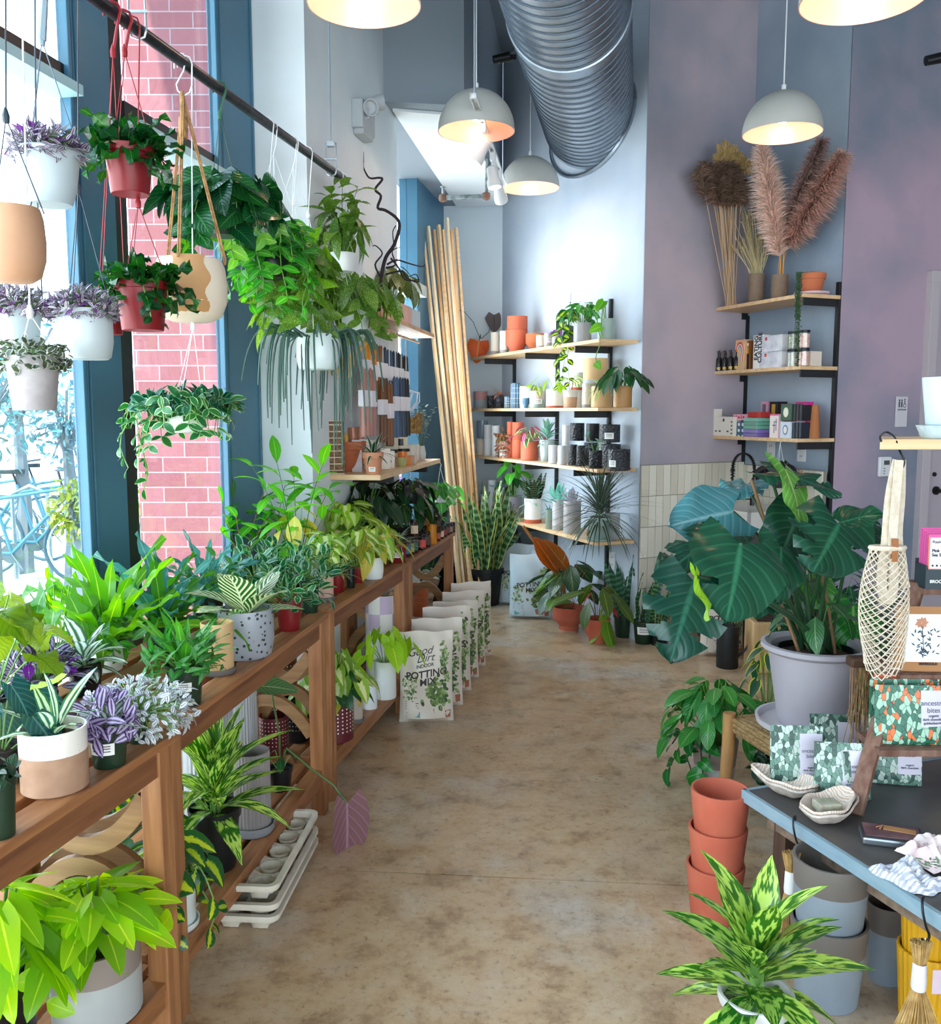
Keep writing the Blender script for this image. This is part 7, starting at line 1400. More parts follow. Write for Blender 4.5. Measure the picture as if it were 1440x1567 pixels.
#  attach px, tip px, depth attach, depth tip, width px, normal, slits, finish
ML = [((1122, 783), (1028, 800), 2.95, 2.85, 96, (-.1, -1, .55), (), LM('#4f8f94', '#8fc0c4', 'veins', .25, .15), 'pale leaf'), ((1102, 822), (1008, 868), 2.80, 2.62, 92, (-.1, -.55, 1), SL[:2], L_mons, ''),  # first leaf: bluish sheen is put into its base colour
      ((1133, 833), (1122, 938), 2.62, 2.42, 142, (.1, -1, .55), (SL[1], ), L_mons, ''), ((1063, 890), (1026, 1010), 2.55, 2.42, 128, (-.25, -1, .45), SL3, L_mons, ''),
      ((1178, 722), (1290, 742), 3.0, 2.85, 70, (0, -.35, 1), SL, L_mons, ''), ((1200, 716), (1243, 795), 2.95, 2.75, 56, (.6, -1, .3), (), LM('#4f8a3a', '#9fc070', 'veins', .22, .25), ''),
      ((1222, 785), (1190, 868), 2.9, 2.78, 84, (.15, -1, .5), (), LM('#17402f', '#3f6a52', 'veins', .2, .12), ''), ((1284, 802), (1250, 868), 2.72, 2.58, 128, (.15, -.9, .8), SL3[:4], L_mons, ''),
      ((1286, 800), (1352, 778), 2.85, 2.8, 62, (.0, -.6, 1), (), L_mons, ''), ((1312, 800), (1350, 855), 2.9, 2.82, 60, (.2, -1, .4), SL[:2], LM('#17402f', '#3f6a52', 'veins', .2, .12), ''),
      ((1142, 742), (1112, 750), 3.2, 3.1, 60, (0, -.5, 1), SL[:1], L_monb, ''), ((1140, 742), (1172, 738), 3.2, 3.1, 60, (0, -.5, 1), SL[:1], L_monb, ''), ((1064, 882), (1092, 946), 2.5, 2.42, 24, (1, -.6, .3), (), L_monl, ''),
      ((1195, 838), (1198, 915), 2.72, 2.58, 88, (.5, -1, .3), SL[1:2], L_mons, ''), ((1305, 925), (1312, 1010), 3.2, 3.05, 84, (.2, -1, .4), (), L_mid, ''), ((1240, 880), (1262, 930), 3.1, 3.0, 60, (0, -1, .5), (), LM('#3f8a3a', '#8fc45a', 'veins', .25, .3), ''),
      ((1165, 900), (1160, 940), 3.0, 2.9, 60, (0, -1, .5), (), LM('#17402f', '#3f6a52', 'veins', .2, .12), ''), ((1230, 800), (1200, 770), 3.15, 3.2, 90, (0, -.4, 1), (), L_mons, '')]
for i, (pa, pt_, d0, d1, w, N_, sl, lm, nm) in enumerate(ML):
    A_ = atd(*pa, d0)-MO; B_ = atd(*pt_, d1)-MO; b = MB(); W_ = w*(d0+d1)/2/FPX*1.08
    bigleaf(b, A_, B_, N_, W_, sl, r=(i*.37) % 1, bend=.10+.05*(i % 3)); b.build('leaf', lm, mo, ang=3.1)
    b = MB(); f0 = V((.05*cos(i*2.1), .05*sin(i*2.1), soilz)); m = f0.lerp(A_, .55)+V((0, 0, .06))-V((A_.x-f0.x, A_.y-f0.y, 0))*.12; pts = [f0.lerp(m, k/6).lerp(m.lerp(A_, k/6), k/6) for k in range(7)]; b.tube(pts, [.0075-.0004*k for k in range(7)], 7); b.build('petiole', LM('#2f5a34', None, 'plain', .35, .05), mo)
for x, y, px, py in ((-.07, -.05, 1187, 900), (.06, -.02, 1247, 800), (.02, .03, 1225, 720), (-.02, .04, 1150, 735)):
    b = MB(); b.tube([V((x, y, soilz)), atd(px, py, D0+y)-MO], .006, 6); b.build('stake', M('#8a6a4a', .8), mo)
add_foliage(mo, soilz, .06, [dict(k='stalks', leaf=LM('#2f6a3a', '#8ab87a', 'veins', .25, .25), n=10, L=.12, W=.06, H=.22, R=.14, shape='lance')], 31)
b = MB(); b.tube([V((.0, -.03, soilz)), V((.02, 0, soilz+.12)), V((-.02, 0, soilz+.25))], .018, 8); b.build('stem', LM('#3a5a34', None, 'plain', .5, .05), mo)
# bushy plants behind the pot
on(1325, 1141, 90, 60, 'nurs', nurs_k, 'leafy dark fern behind the big grey pot, beside the net bag', [dict(k='bush', leaf=LM('#24503a', '#7fa88f', 'rib'), n=240, L=.11, W=.03, H=.62, R=.30, shape='lance', out=.7)], z=.0)
on(1265, 1075, 80, 60, 'nurs', nurs_k, 'tall dark foliage plant directly behind the monstera stems', [dict(k='bush', leaf=LM('#1c4a34', '#5f8f74', 'rib'), n=200, L=.12, W=.045, H=.55, R=.30, shape='lance', out=.6)], z=.0)
on(1172, 1137, 52, 50, 'nurs', nurs_k, 'yellow-edged heart-leaf plant left of the big grey pot', [dict(k='stalks', leaf=LM('#24503a', '#c9c84a', 'edge'), n=22, L=.09, W=.05, H=.34, R=.13, shape='heart', droop=.7)], z=.0)
on(1188, 1248, 60, 50, 'nurs', nurs_k, 'dark small-leaved plant under the rope stool', [dict(k='bush', leaf=L_dark, n=90, L=.05, W=.03, H=.16, R=.12)], z=.0)
# pothos on the floor left of the stool
on(1092, 1212, 72, 74, 'tap', [M('#b9b6ba', .5), M('#8f8078', .6)], 'glossy pothos spilling from a grey swirled pot beside the log-legged stool', [dict(k='stalks', leaf=LM('#2a7a30', '#6fb058', 'veins', .2, .25), n=60, L=.125, W=.065, H=.27, R=.21, shape='oval', droop=.2, bend=.3, nseg=7), dict(k='vines', leaf=LM('#1f6a2c', '#5fa04a', 'rib', .2, .2), n=5, L=.08, W=.055, ln=.36, R=.14, az0=170, azr=90, step=.06, H=.06, shape='heart', sm=M('#3a2c24', .6), stem=.003)], z=0.0, pk=dict(split=.45), name='potted_pothos')
# terracotta stack at the table corner
q, r = stand(1092, 1421, 0, 80)
for k_ in range(3):
    hh = .165; t = emptypot('smooth terracotta pot, %s of the stack at the table corner' % ('lowest', 'middle', 'topmost')[k_], q+V((.004*k_, 0, .115*k_+.001)), ('tap', r*1.16, hh, terra_r), group='smooth terracotta stack')
# two-tone grey pots under the table edge
def twotone(px, py, w, k, lb, col='#8f9aa4'):
    q, r = stand(px, py, 0, w); hh = .215
    for i in range(k): emptypot(lb % ('upper' if i else 'lower'), q+V((0, 0, .165*i+.001)), ('tap', r*1.12, hh, [M(col, .5, 0, '#7f8a96', 5), M('#6f665f', .6)], dict(split=.66)))
twotone(1262, 1556, 108, 2, '%s two-tone grey and brown pot under the table edge'); twotone(1352, 1512, 56, 1, '%s small two-tone pot deeper in the shade under the table')
q, r = stand(1362, 1440, 0, 60); emptypot('blue glazed pot in the shade under the table', q, ('tap', r, .26, M('#2f6f9a', .35)))
q, r = stand(1412, 1592, 0, 92); yel = M('#d9a01c', .4)
for i in range(2): emptypot('mustard yellow ribbed planter under the table, %s one' % ('lower', 'upper')[i], q+V((0, 0, .17*i+.001)), ('tap', r, .20, yel, dict(rib=26, ribd=.025)), name='ribbed_planter')
# aglaonema in front
P_ = atz(1157, 1522, .235); r = 58*P_.y/FPX
plant('silver-splashed aglaonema in a pale two-tone rimmed pot, closest plant on the right', V((P_.x, P_.y, .012)), ('rimmed', r, .225, [M('#c9b4a8', .6, 0, '#b9a498', 20), M('#d5d2d4', .4)], dict(split=.70)), [
    dict(k='rosette', leaf=LM('#2a641c', '#a4c85c', 'mottle', .22, .16, tint=.5), n=27, L=.225, W=.078, shape='lance', e0=84, e1=-22, H=.13, bend=.34, fold=.2, nseg=10, stem=.006, jit=.12)], name='potted_aglaonema', saucer=(1.15, M('#c9b4a8', .6)))
# ---- things on the table
cer = M('#cdbfb4', .6, 0, '#a99a8e', 50, bump=.2)
def dish(loc, rz, label, s=1.0, tilt=0.0, m_=cer):
    b = MB(); n, m = 28, 6; vs = []
    def pt(a, f_): 
        k = (1+.55*max(0, cos(a))**6); rr = .052*s*f_*k; z = .030*s*f_**2.5*(1+.25*max(0, cos(a))**4)+.003*sin(a*5)*f_; return V((cos(a)*rr*1.15, sin(a)*rr*.85, z))
    for j in range(m+1):
        for i in range(n): vs.append(pt(2*pi*i/n, max(.02, j/m)))
    for j in range(m+1):
        for i in range(n): v_ = pt(2*pi*i/n, max(.02, 1-j/m)); vs.append(v_-V((0, 0, .005))+V((v_.x, v_.y, 0))*.05)
    b.add(vs, [(j*n+i, j*n+(i+1) % n, (j+1)*n+(i+1) % n, (j+1)*n+i) for j in range(2*m+1) for i in range(n)]); o = tag(b.build('soap_dish', [M('#d2b49a', .6, 0, '#e3d9d2', 40, 'wave', coord='Object', bump=.2) if 'top' in label else m_], loc=loc, rz=rz), label, 'dish'); return o
q = atz(1212, 1222, ZT); dish(q+V((0, .02, .006)), 2.3, 'lower leaf-shaped ceramic soap dish of the left stack', 1.25); dish(q+V((.002, .022, .016)), 2.35, 'leaf-shaped soap dish on top of the left stack, ring pattern inside', 1.25)
q = atz(1268, 1262, ZT); dish(q+V((0, .02, .006)), .6, 'lower leaf-shaped ceramic soap dish of the right stack', 1.3); dish(q+V((-.002, .022, .016)), .65, 'leaf-shaped soap dish at the top of the right stack, under the soap', 1.25)
b = MB(); b.box((0, 0, .014), (.062, .046, .028)); b.build; t = tag(b.build('soap_bar', M('#b4b09e', .7, 0, '#8f8a70', 30, bump=.3), loc=q+V((.002, .02, .028)), rz=.15, smooth=False, bevel=.004), 'greenish grey soap block resting in the right-hand soap dish', 'soap')
q = atz(1368, 1292, ZT); t = T('metal_tin', 'flat silver tin with glossy purple-brown lid and a paper band', 'tin', q+V((0, .015, .001)), aT+1.05-.1); b = MB(); b.box((0, 0, .0105), (.145, .085, .021)); b.build('tin_body', M('#9aa0a6', .3, .8), t, smooth=False, bevel=.006)
b = MB(); b.box((0, 0, .0225), (.146, .086, .003)); b.build('rim', M('#2a2830', .4), t, smooth=False, bevel=.001); b = MB(); b.box((0, 0, .0245), (.132, .072, .002)); b.build('picture_lid', M('#5a3f48', .15, 0, '#8a6a6a', 14), t, smooth=False); b = MB(); b.box((.02, .012, .0265), (.075, .022, .002), rz=-.15); b.tube([(-.035, .01, .028), (-.02, .015, .032), (-.028, .0, .029)], .002, 5); b.build('paper_band', M('#a9784a', .7), t, smooth=False)
# crumpled striped cloths
def cloth(loc, label, sx, sy, hgt_, m_, seed, nm='folded_cloth', rz=0):
    b = MB(); g = random.Random(seed); n = 26; ph = [g.uniform(0, 6) for _ in range(6)]; vs = []
    for j in range(n+1):
        for i in range(n+1):
            u, v = i/n*2-1, j/n*2-1; rr = max(abs(u), abs(v)); e = 1+.12*sin(3*math.atan2(v, u)+ph[0])+.07*sin(7*math.atan2(v, u)+ph[1])
            z = hgt_*(1-rr**4)*(.6+.25*sin(u*5+ph[2]+v*2)+.2*sin(v*9+ph[3]+u*3))+.004*sin(u*23+ph[4])*(1-rr**4); vs.append(V((u*sx*e, v*sy*e, max(.0, z)+.002)))
    b.add(vs, [(j*(n+1)+i, j*(n+1)+i+1, (j+1)*(n+1)+i+1, (j+1)*(n+1)+i) for j in range(n) for i in range(n)]); return tag(b.build(nm, m_, loc=loc, rz=rz), label, 'cloth')
stripe = M('#e9e4e6', .9, 0, '#b0b4c4', 26, 'wave', lo=.45, hi=.6); q = atz(1392, 1345, ZT)
cloth(q, 'crumpled white and blue gauze cloth at the table edge, lower right', .068, .055, .035, stripe, 3, rz=aT); cloth(atz(1428, 1318, ZT)+V((0, 0, .012)), 'pink embroidered cloth lying on the gauze cloth', .07, .06, .045, M('#d9bcbc', .9, 0, '#e9dcd8', 12), 5, rz=.4)
b = MB(); g = random.Random(8); o_ = atz(1422, 1322, ZT+.055)
for i in range(34): b.leaf((g.uniform(-.02, .03), g.uniform(-.02, .02), 0), (g.uniform(-1, 1), g.uniform(-1, 1), .1), (0, 0, 1), .014, .006, 'oval', 0, .1, 3, g.random())
tag(b.build('embroidered_sprig', M('#7f9a7a', .8), loc=o_), 'stitched leaf sprig badge on the pink cloth', 'embroidery')
# pouches
def pouchmat(c1, c2, c3, sc=16):
    key = ('pouch', c1, c2, c3, sc)
    if key in _mc: return _mc[key]
    m = bpy.data.materials.new('printed_pouch'); m.use_nodes = True; N = m.node_tree.nodes; Lk = m.node_tree.links; b = N['Principled BSDF']; tc = N.new('ShaderNodeTexCoord'); mp = N.new('ShaderNodeMapping'); mp.inputs['Scale'].default_value = (1, 1, .6); Lk.new(tc.outputs['Object'], mp.inputs[0])
    v = N.new('ShaderNodeTexVoronoi'); v.inputs['Scale'].default_value = sc; Lk.new(mp.outputs[0], v.inputs['Vector']); r = N.new('ShaderNodeValToRGB'); r.color_ramp.interpolation = 'CONSTANT'; e = r.color_ramp.elements
    while len(e) < 5: e.new(.5)
    for q_, (p_, c_) in zip(e, ((0, c1), (.3, c2), (.5, c1), (.62, c3), (.82, c2))): q_.position = p_; q_.color = hx(c_)
    sp_2 = N.new('ShaderNodeSeparateColor'); Lk.new(v.outputs['Color'], sp_2.inputs[0]); Lk.new(sp_2.outputs[0], r.inputs[0])
    v2 = N.new('ShaderNodeTexVoronoi'); v2.feature = 'DISTANCE_TO_EDGE'; v2.inputs['Scale'].default_value = sc; Lk.new(mp.outputs[0], v2.inputs['Vector']); r2 = N.new('ShaderNodeValToRGB'); r2.color_ramp.elements[0].position = .0; r2.color_ramp.elements[1].position = .06; r2.color_ramp.elements[0].color = hx('#20342a'); Lk.new(v2.outputs[0], r2.inputs[0])
    mx = N.new('ShaderNodeMix'); mx.data_type = 'RGBA'; mx.blend_type = 'MULTIPLY'; mx.inputs[0].default_value = 1; Lk.new(r.outputs[0], mx.inputs[6]); Lk.new(r2.outputs[0], mx.inputs[7]); Lk.new(mx.outputs[2], b.inputs['Base Color']); b.inputs['Roughness'].default_value = .4; _mc[key] = m; return m
pmA = pouchmat('#5f8474', '#b4c6ba', '#2f4f44', 95); pmB = pouchmat('#2f6a54', '#9fc4ac', '#d9703a', 90); lilc = M('#cfc8d6', .5); tinky = M('#4a4a5a', .6)
def pouch(loc, rz, w, h, label, mt, tilt=.1, txt=True, lab=(.1, .2, .95, .85), th=.03, sub='organic\ndark chocolate'):
    t = T('snack_pouch', label, 'pouch', loc, rz); R = Matrix.Rotation(-tilt, 3, 'X'); b = MB(); n = 12
    def pt(u, v, s_, off=0): return R@V((u*w/2, s_*(th*.5*(1-abs(u)**3)*(1-v)**.7*min(1, v*8+.3)+.001+off), v*h))
    for s_ in (-1, 1):
        vs = [pt(-1+2*i/n, j/n, s_) for j in range(n+1) for i in range(n+1)]; q_ = [(j*(n+1)+i, j*(n+1)+i+1, (j+1)*(n+1)+i+1, (j+1)*(n+1)+i) for j in range(n) for i in range(n)]; b.add(vs, q_ if s_ < 0 else [f_[::-1] for f_ in q_])
    b.build('pouch_body', mt, t); u0, v0, u1, v1 = lab; b = MB(); vs = [pt(u0+(u1-u0)*i/6, v0+(v1-v0)*j/6, -1, .0012) for j in range(7) for i in range(7)]; b.add(vs, [(j*7+i, j*7+i+1, (j+1)*7+i+1, (j+1)*7+i) for j in range(6) for i in range(6)]); b.build('paper_label', lilc, t)
    if txt:
        for s_, sz, uu, vv, bo in (('ancestral\nbites', .0165, (u0+u1)/2, v0+(v1-v0)*.55, False), (sub, .0085, (u0+u1)/2, v0+(v1-v0)*.2, True)):
            o = text(s_, sz*w/.16, (0, 0, 0), Matrix.Identity(3), tinky, None, 'lettering', ext=0, bold=bo)
            for v_ in o.data.vertices: v_.co = pt(uu+v_.co.x/(w/2), vv+v_.co.y/h, -1, .0026)
            o.matrix_basis = Matrix.Identity(4); o.parent = t
    return t
for px, py, w, h, lb, rz in ((1222, 1212, 82, 98, 'snack pouch leaning behind the left soap dishes', -.1), (1288, 1232, 78, 92, 'snack pouch in the middle, standing nearest behind the right soap dishes', -.15), (1372, 1205, 84, 90, 'snack pouch right of the ladder rail, in shade', -.2), (1318, 1232, 50, 80, 'snack pouch tucked behind the ladder rail', .3)):
    p = atz(px, py, ZT); k = p.y/FPX; pouch(p+V((0, .02, .002)), rz, w*k, h*k*1.03, lb, pmA, .12, lab=(.1, .2, .97, .88) if w > 60 else (.2, .3, .9, .8))
p = atz(1296, 1185, ZT); k = p.y/FPX; pouch(p+V((0, .1, .002)), -.1, 80*k, 78*k, 'snack pouch at the back of the table group, only its top edge showing', pmA, .05, txt=False)
# ladder display
ladm = wood('#5f3a2c', '#8a6a5a', 1, .8, 'Z'); la = atz(1307, 1246, ZT); lt = atd(1402, 900, 2.62); ld_ = T('step_ladder', 'weathered wooden step ladder used as a display stand on the table', 'ladder', la)
dv = lt-la; dv = dv*1.02; b = MB(); R = dv.normalized().to_track_quat('Z', 'X').to_matrix(); b.box(dv*.5, (.022, .042, dv.length), R=R); b.build('rail', ladm, ld_, smooth=False, bevel=.002)
b = MB(); b.box(dv*.5+V((.52, -.02, 0)), (.022, .042, dv.length), R=R); b.build('rail', ladm, ld_, smooth=False, bevel=.002)
def lev(y): f_ = (y-1246)/(900-1246); return dv*f_
SH = {}
for nm, y in (('low', 1152), ('mid', 1042), ('top', 908)):
    c = lev(y); b = MB(); b.box(c+V((.27, .03, 0)), (.54, .15, .018)); b.build('step', ladm, ld_, smooth=False, bevel=.002); SH[nm] = la+c+V((0, 0, .009))
b = MB(); b.tube([lev(1190)+V((0, .02, 0)), lev(1120)+V((.12, .10, 0))], .005, 6); b.build('brace', blackm, ld_)
g = random.Random(2); t = T('broom_bundle', 'brown bristle brooms hanging behind the ladder steps', 'broom', SH['mid']+V((.1, .16, -.03))); b = MB()
for i in range(420): x = g.uniform(-.14, .45); b.tube([(x, g.uniform(-.03, .03), .0), (x+g.uniform(-.04, .02), g.uniform(-.04, .04), -g.uniform(.16, .26))], .0012, 3)
b.build('bristles', M('#7a5634', .9, 0, '#a9855a', 50), t); b = MB(); b.box((.15, 0, .012), (.62, .05, .03)); b.build('binding', M('#4a3020', .7), t, bevel=.008)
# packs on the lowest step
p = SH['low']; k = p.y/FPX
t = pouch(V((p.x, p.y, p.z))+V((.10, .0, .001)), -.05, .19, .165, 'wide green and orange leaf-print snack pouch on the lowest ladder step', pmB, .06, lab=(.28, .32, 1.0, .92), sub='organic\ndark chocolate\ngoldenberries')
pouch(V((p.x, p.y, p.z))+V((.28, .0, .001)), -.05, .18, .165, 'second leaf-print pouch on the lowest step, mostly beyond the right edge', pmB, .06, txt=False)
for i in range(2): pouch(p+V((.10+.02*i, .035+.02*i, .001)), -.05, .19, .172+.005*i, 'leaf-print pouch behind the wide one on the lowest ladder step, %s' % ('next', 'rearmost')[i], pmB if i == 0 else M('#c9502a', .5), .06, txt=False, th=.012)
# botanical card on the middle step
p = SH['mid']+V((.062, -.01, .001)); t = T('botanical_print', 'kraft-mounted marigold botanical print on the middle ladder step, cut by the right edge', 'print', p, -.05); b = MB(); R = Matrix.Rotation(-.1, 3, 'X'); b.box(R@V((.02, 0, .092)), (.16, .006, .184), R=R); b.build('kraft_mount', M('#a9774a', .7), t, smooth=False)
b = MB(); b.box(R@V((.024, -.0042, .095)), (.115, .002, .135), R=R); b.build('card', M('#e9eaee', .5), t, smooth=False); b = MB(); g = random.Random(6)
for i in range(26): a = i*2.4; b.leaf(R@V((.012+.012*cos(a)*(i/26), -.006, .138+.010*sin(a)*(i/26))), R@V((cos(a), 0, sin(a))), (0, -1, 0), .009, .006, 'oval', 0, .1, 3, g.random())
b.build('flower_drawing', M('#c98a6a', .7), t); b = MB(); b.tube([R@V((.012, -.0062, .13)), R@V((.018, -.0062, .05))], .0009, 4)
for i in range(46): x, z_ = g.gauss(.02, .018), g.uniform(.045, .115); b.leaf(R@V((x, -.006, z_)), R@V((g.uniform(-1, 1), 0, g.uniform(-.2, 1))), (0, -1, 0), .013, .004, 'lance', 0, .1, 3, g.random())
b.build('stem_drawing', M('#3f4a58', .7), t); text('MARIGOLD', .010, R@V((.03, -.0062, .022)), Matrix.Rotation(pi/2-.1, 3, 'X'), ink, t, bold=True)
# chocolate bars on top
p = SH['top']+V((.0, -.02, .001)); pinkm = M('#e05aa0', .5); coral = M('#f2897a', .5); whp = M('#e9e6f0', .5); tray = M('#22343c', .5)
t = T('display_tray', 'dark teal cardboard tray lettered with a city name on the top ladder step', 'tray', p+V((.06, .0, 0)), -.05); b = MB(); b.box((0, -.035, .028), (.118, .003, .056)); b.box((0, .035, .04), (.118, .003, .08)); b.box((-.0575, 0, .034), (.003, .07, .068)); b.box((.0575, 0, .034), (.003, .07, .068)); b.box((0, 0, .0015), (.118, .07, .003)); b.build('carton', tray, t, smooth=False); text('BROOKLYN, NY', .0125, (-.002, -.0372, .022), face(0), M('#e9e9e4', .5), t, bold=True)
for i in range(5):
    t = T('chocolate_bar', 'pink and white wrapped sea salt chocolate bar, %s in the tray' % ('front', 'second', 'third', 'fourth', 'rearmost')[i], 'chocolate bar', p+V((.0495, -.022+.012*i, .005)), -.05, 'sea salt chocolate bars'); b = MB(); hh = .150+.004*i; b.box((0, 0, hh/2), (.080, .008, hh)); b.build('wrapper', pinkm if i else coral, t, smooth=False, bevel=.001)
    if i == 0:
        b = MB(); b.box((-.002, -.0045, .098), (.070, .001, .090)); b.build('white_panel', whp, t, smooth=False); b = MB(); b.box((0, -.0046, .1475), (.08, .0012, .008)); b.box((.037, -.0046, .105), (.006, .0012, .08)); b.build('pink_edge', pinkm, t, smooth=False)
        text('Raaka', .0125, (-.032, -.0055, .131), face(0), ink, t, ax='LEFT'); text('Pink\nSea Salt', .0125, (-.032, -.0055, .099), face(0), ink, t, bold=True, ax='LEFT'); b = MB()
        for j in range(3): b.lathe([(.003, 0), (.003, .001), (0, .001)], 10, (-.028+.012*j, -.005, .062), R=Matrix.Rotation(pi/2, 3, 'X'))
        b.build('seals', ink, t)
t = T('display_tray', 'second dark tray of dark-wrapped bars, cut by the right edge', 'tray', p+V((.19, .0, 0)), -.05); b = MB(); b.box((0, 0, .028), (.118, .07, .056)); b.build('carton', M('#3a1c20', .5), t, smooth=False)
# wall-hung shelf at the right edge with net bag
ZS = atd(1350, 672, 2.42).z; sx0 = atd(1347, 672, 2.42).x; t = T('display_shelf', 'pale wooden shelf end entering at the right edge with a net bag hung from it', 'shelf', (sx0, 2.42, 0)); b = MB(); b.prism([(0, 0), (.9, -.01), (1.02, .27), (.125, .27)], ZS-.028, ZS); b.build('shelf_board', pal, t, smooth=False, bevel=.002)
for x in (.36, .86): b = MB(); b.box((x, .14, (ZS-.028)/2), (.03, .03, ZS-.028)); b.build('post', black, t, smooth=False)
q = V((sx0+.195, 2.50, ZS)); emptypot('pale blue-white tapered pot at the right edge of the photo', q+V((.03, 0, .036)), ('tap', .075, .13, M('#c6d9e2', .35))); emptypot('speckled pale bowl under the blue-white pot', q+V((.03, 0, 0)), ('tap', .085, .036, M('#bfd0d4', .4, 0, '#a9babf', 40)))
# net bag
o_ = atd(1376, 706, 2.44); t = T('net_bag', 'natural cotton net bag with long handles hanging from the shelf end', 'bag', o_); cot = M('#ddd0bd', .9, 0, '#cbbca6', 60, bump=.4); tanl = M('#9a5f34', .7)
def N2(px, py, d=2.44): return atd(px, py, d)-o_
b = MB(); b.tube(smooth_pts([N2(1349, 676, 2.40), N2(1347, 668, 2.41), N2(1356, 661, 2.45), N2(1368, 668, 2.44), N2(1372, 676, 2.42), N2(1377, 690), N2(1384, 706), N2(1380, 716), N2(1373, 711)]), .0028, 6); b.build('s_hook', blackm, t)
def strap(b, pts, w):
    pts = smooth_pts(pts, 5); n = len(pts); vs = []
    for i, p_ in enumerate(pts):
        tt = (pts[min(n-1, i+1)]-pts[max(0, i-1)]).normalized(); s_ = tt.cross(V((0, -1, .1))).normalized()*w/2; f_ = V((0, .003, 0)); vs += [p_-s_-f_, p_+s_-f_, p_+s_+f_, p_-s_+f_]
    b.add(vs, [(i*4+k, i*4+(k+1) % 4, i*4+4+(k+1) % 4, i*4+4+k) for i in range(n-1) for k in range(4)])
b = MB(); strap(b, [N2(1374, 704), N2(1362, 760), N2(1356, 830), N2(1350, 870), N2(1350, 905), N2(1358, 918), N2(1366, 905), N2(1368, 870)], .026); b.build('handle', cot, t); b = MB(); strap(b, [N2(1379, 704, 2.46), N2(1378, 760, 2.46), N2(1374, 820, 2.46), N2(1380, 870, 2.46), N2(1386, 900, 2.46)], .024); strap(b, [N2(1376, 704, 2.43), N2(1370, 770, 2.43), N2(1366, 830, 2.43), N2(1369, 880, 2.43)], .022); b.build('handle', cot, t)
b = MB(); b.box(N2(1369, 842, 2.42), (.016, .008, .062)); b.build('leather_tab', tanl, t, smooth=False)
b = MB(); nu, nv = 28, 34
def netp(i, j):
    v = j/nv; a = 2*pi*i/nu; cx = 1358-6*sin(v*2.2); hw = (26+13*sin(min(1, v*1.1)*pi*.85)); py = 838+v*(188-14*cos(a*2+.6)); c_ = N2(cx, py, 2.44); rr = hw*2.44/FPX; return c_+V((cos(a)*rr, sin(a)*rr*.45*(1-v*.5), 0))
for i in range(nu):
    for j in range(nv):
        if (i+j) % 2 == 0:
            b.tube([netp(i, j), netp(i+1, j+1) if j < nv else netp(i, j)], .0016, 4)
            if i >= 0: b.tube([netp(i+1, j), netp(i, j+1)][::1] if 0 else [netp(i, j), netp(i-1, j+1)], .0016, 4)
for k_ in range(20): a = 2*pi*k_/20; 
b.build('net', cot, t); b = MB(); b.tube([netp(i, 0) for i in range(nu+1)], .007, 6); b.build('mouth_band', cot, t)
# hooks and brushes on the table edge
def brush(hp, px, py0, py1, label, wrap, tag_=False):
    q = atz(hp[0], hp[1], ZT); q.y -= .012; t = T('straw_brush', label, 'brush', q+V((-.004, 0, 0))); b = MB(); b.tube(smooth_pts([V((.012, .03, .004)), V((.008, .018, .022)), V((-.004, .0, .022)), V((-.008, -.012, .004)), V((.0, -.014, -.03)), V((.008, -.014, -.05)), V((.004, -.014, -.064)), V((-.008, -.014, -.058))]), .0028, 6); b.build('s_hook', blackm, t)
    k = q.y/FPX; top = -.06; L_ = (py1-py0)*k; b = MB(); g = random.Random(py0); xo = (px-hp[0])*k
    for i in range(170): a = g.uniform(0, 6.28); r_ = g.random()**.5; b.tube([(xo+cos(a)*.024*r_, -.02+sin(a)*.016*r_, top), (xo+cos(a)*.012*r_, -.02+sin(a)*.01*r_, top-.055), (xo+cos(a)*.014*r_, -.02+sin(a)*.01*r_, top-.11), (xo+cos(a)*.05*r_, -.02+sin(a)*.02*r_, top-L_*g.uniform(.85, 1))], .0011, 3)
    b.build('bristles', M('#c9a468', .85, 0, '#a9824a', 50), t); b = MB(); b.lathe([(.015, -.11), (.016, -.10), (.0145, -.055), (.013, -.05)], 16, (xo, -.02, top), close=False); b.build('binding', wrap, t)
    b = MB(); b.tube([(xo, -.02, top-.03), (0, -.014, -.055), (xo+.01, -.02, top-.02)], .0012, 4); b.build('loop', cot, t)
    if tag_: b = MB(); b.box((xo+.035, -.034, top-.085), (.026, .001, .055)); b.build('paper_tag', M('#cdb6c0', .6), t, smooth=False)
brush((1216, 1262), 1208, 1312, 1490, 'long straw whisk hanging from a black hook on the table edge', M('#e6e2dc', .6)); brush((1412, 1388), 1403, 1440, 1600, 'short straw brush with white wrapped handle and pink tag at the bottom right', M('#e2dee4', .6), True)
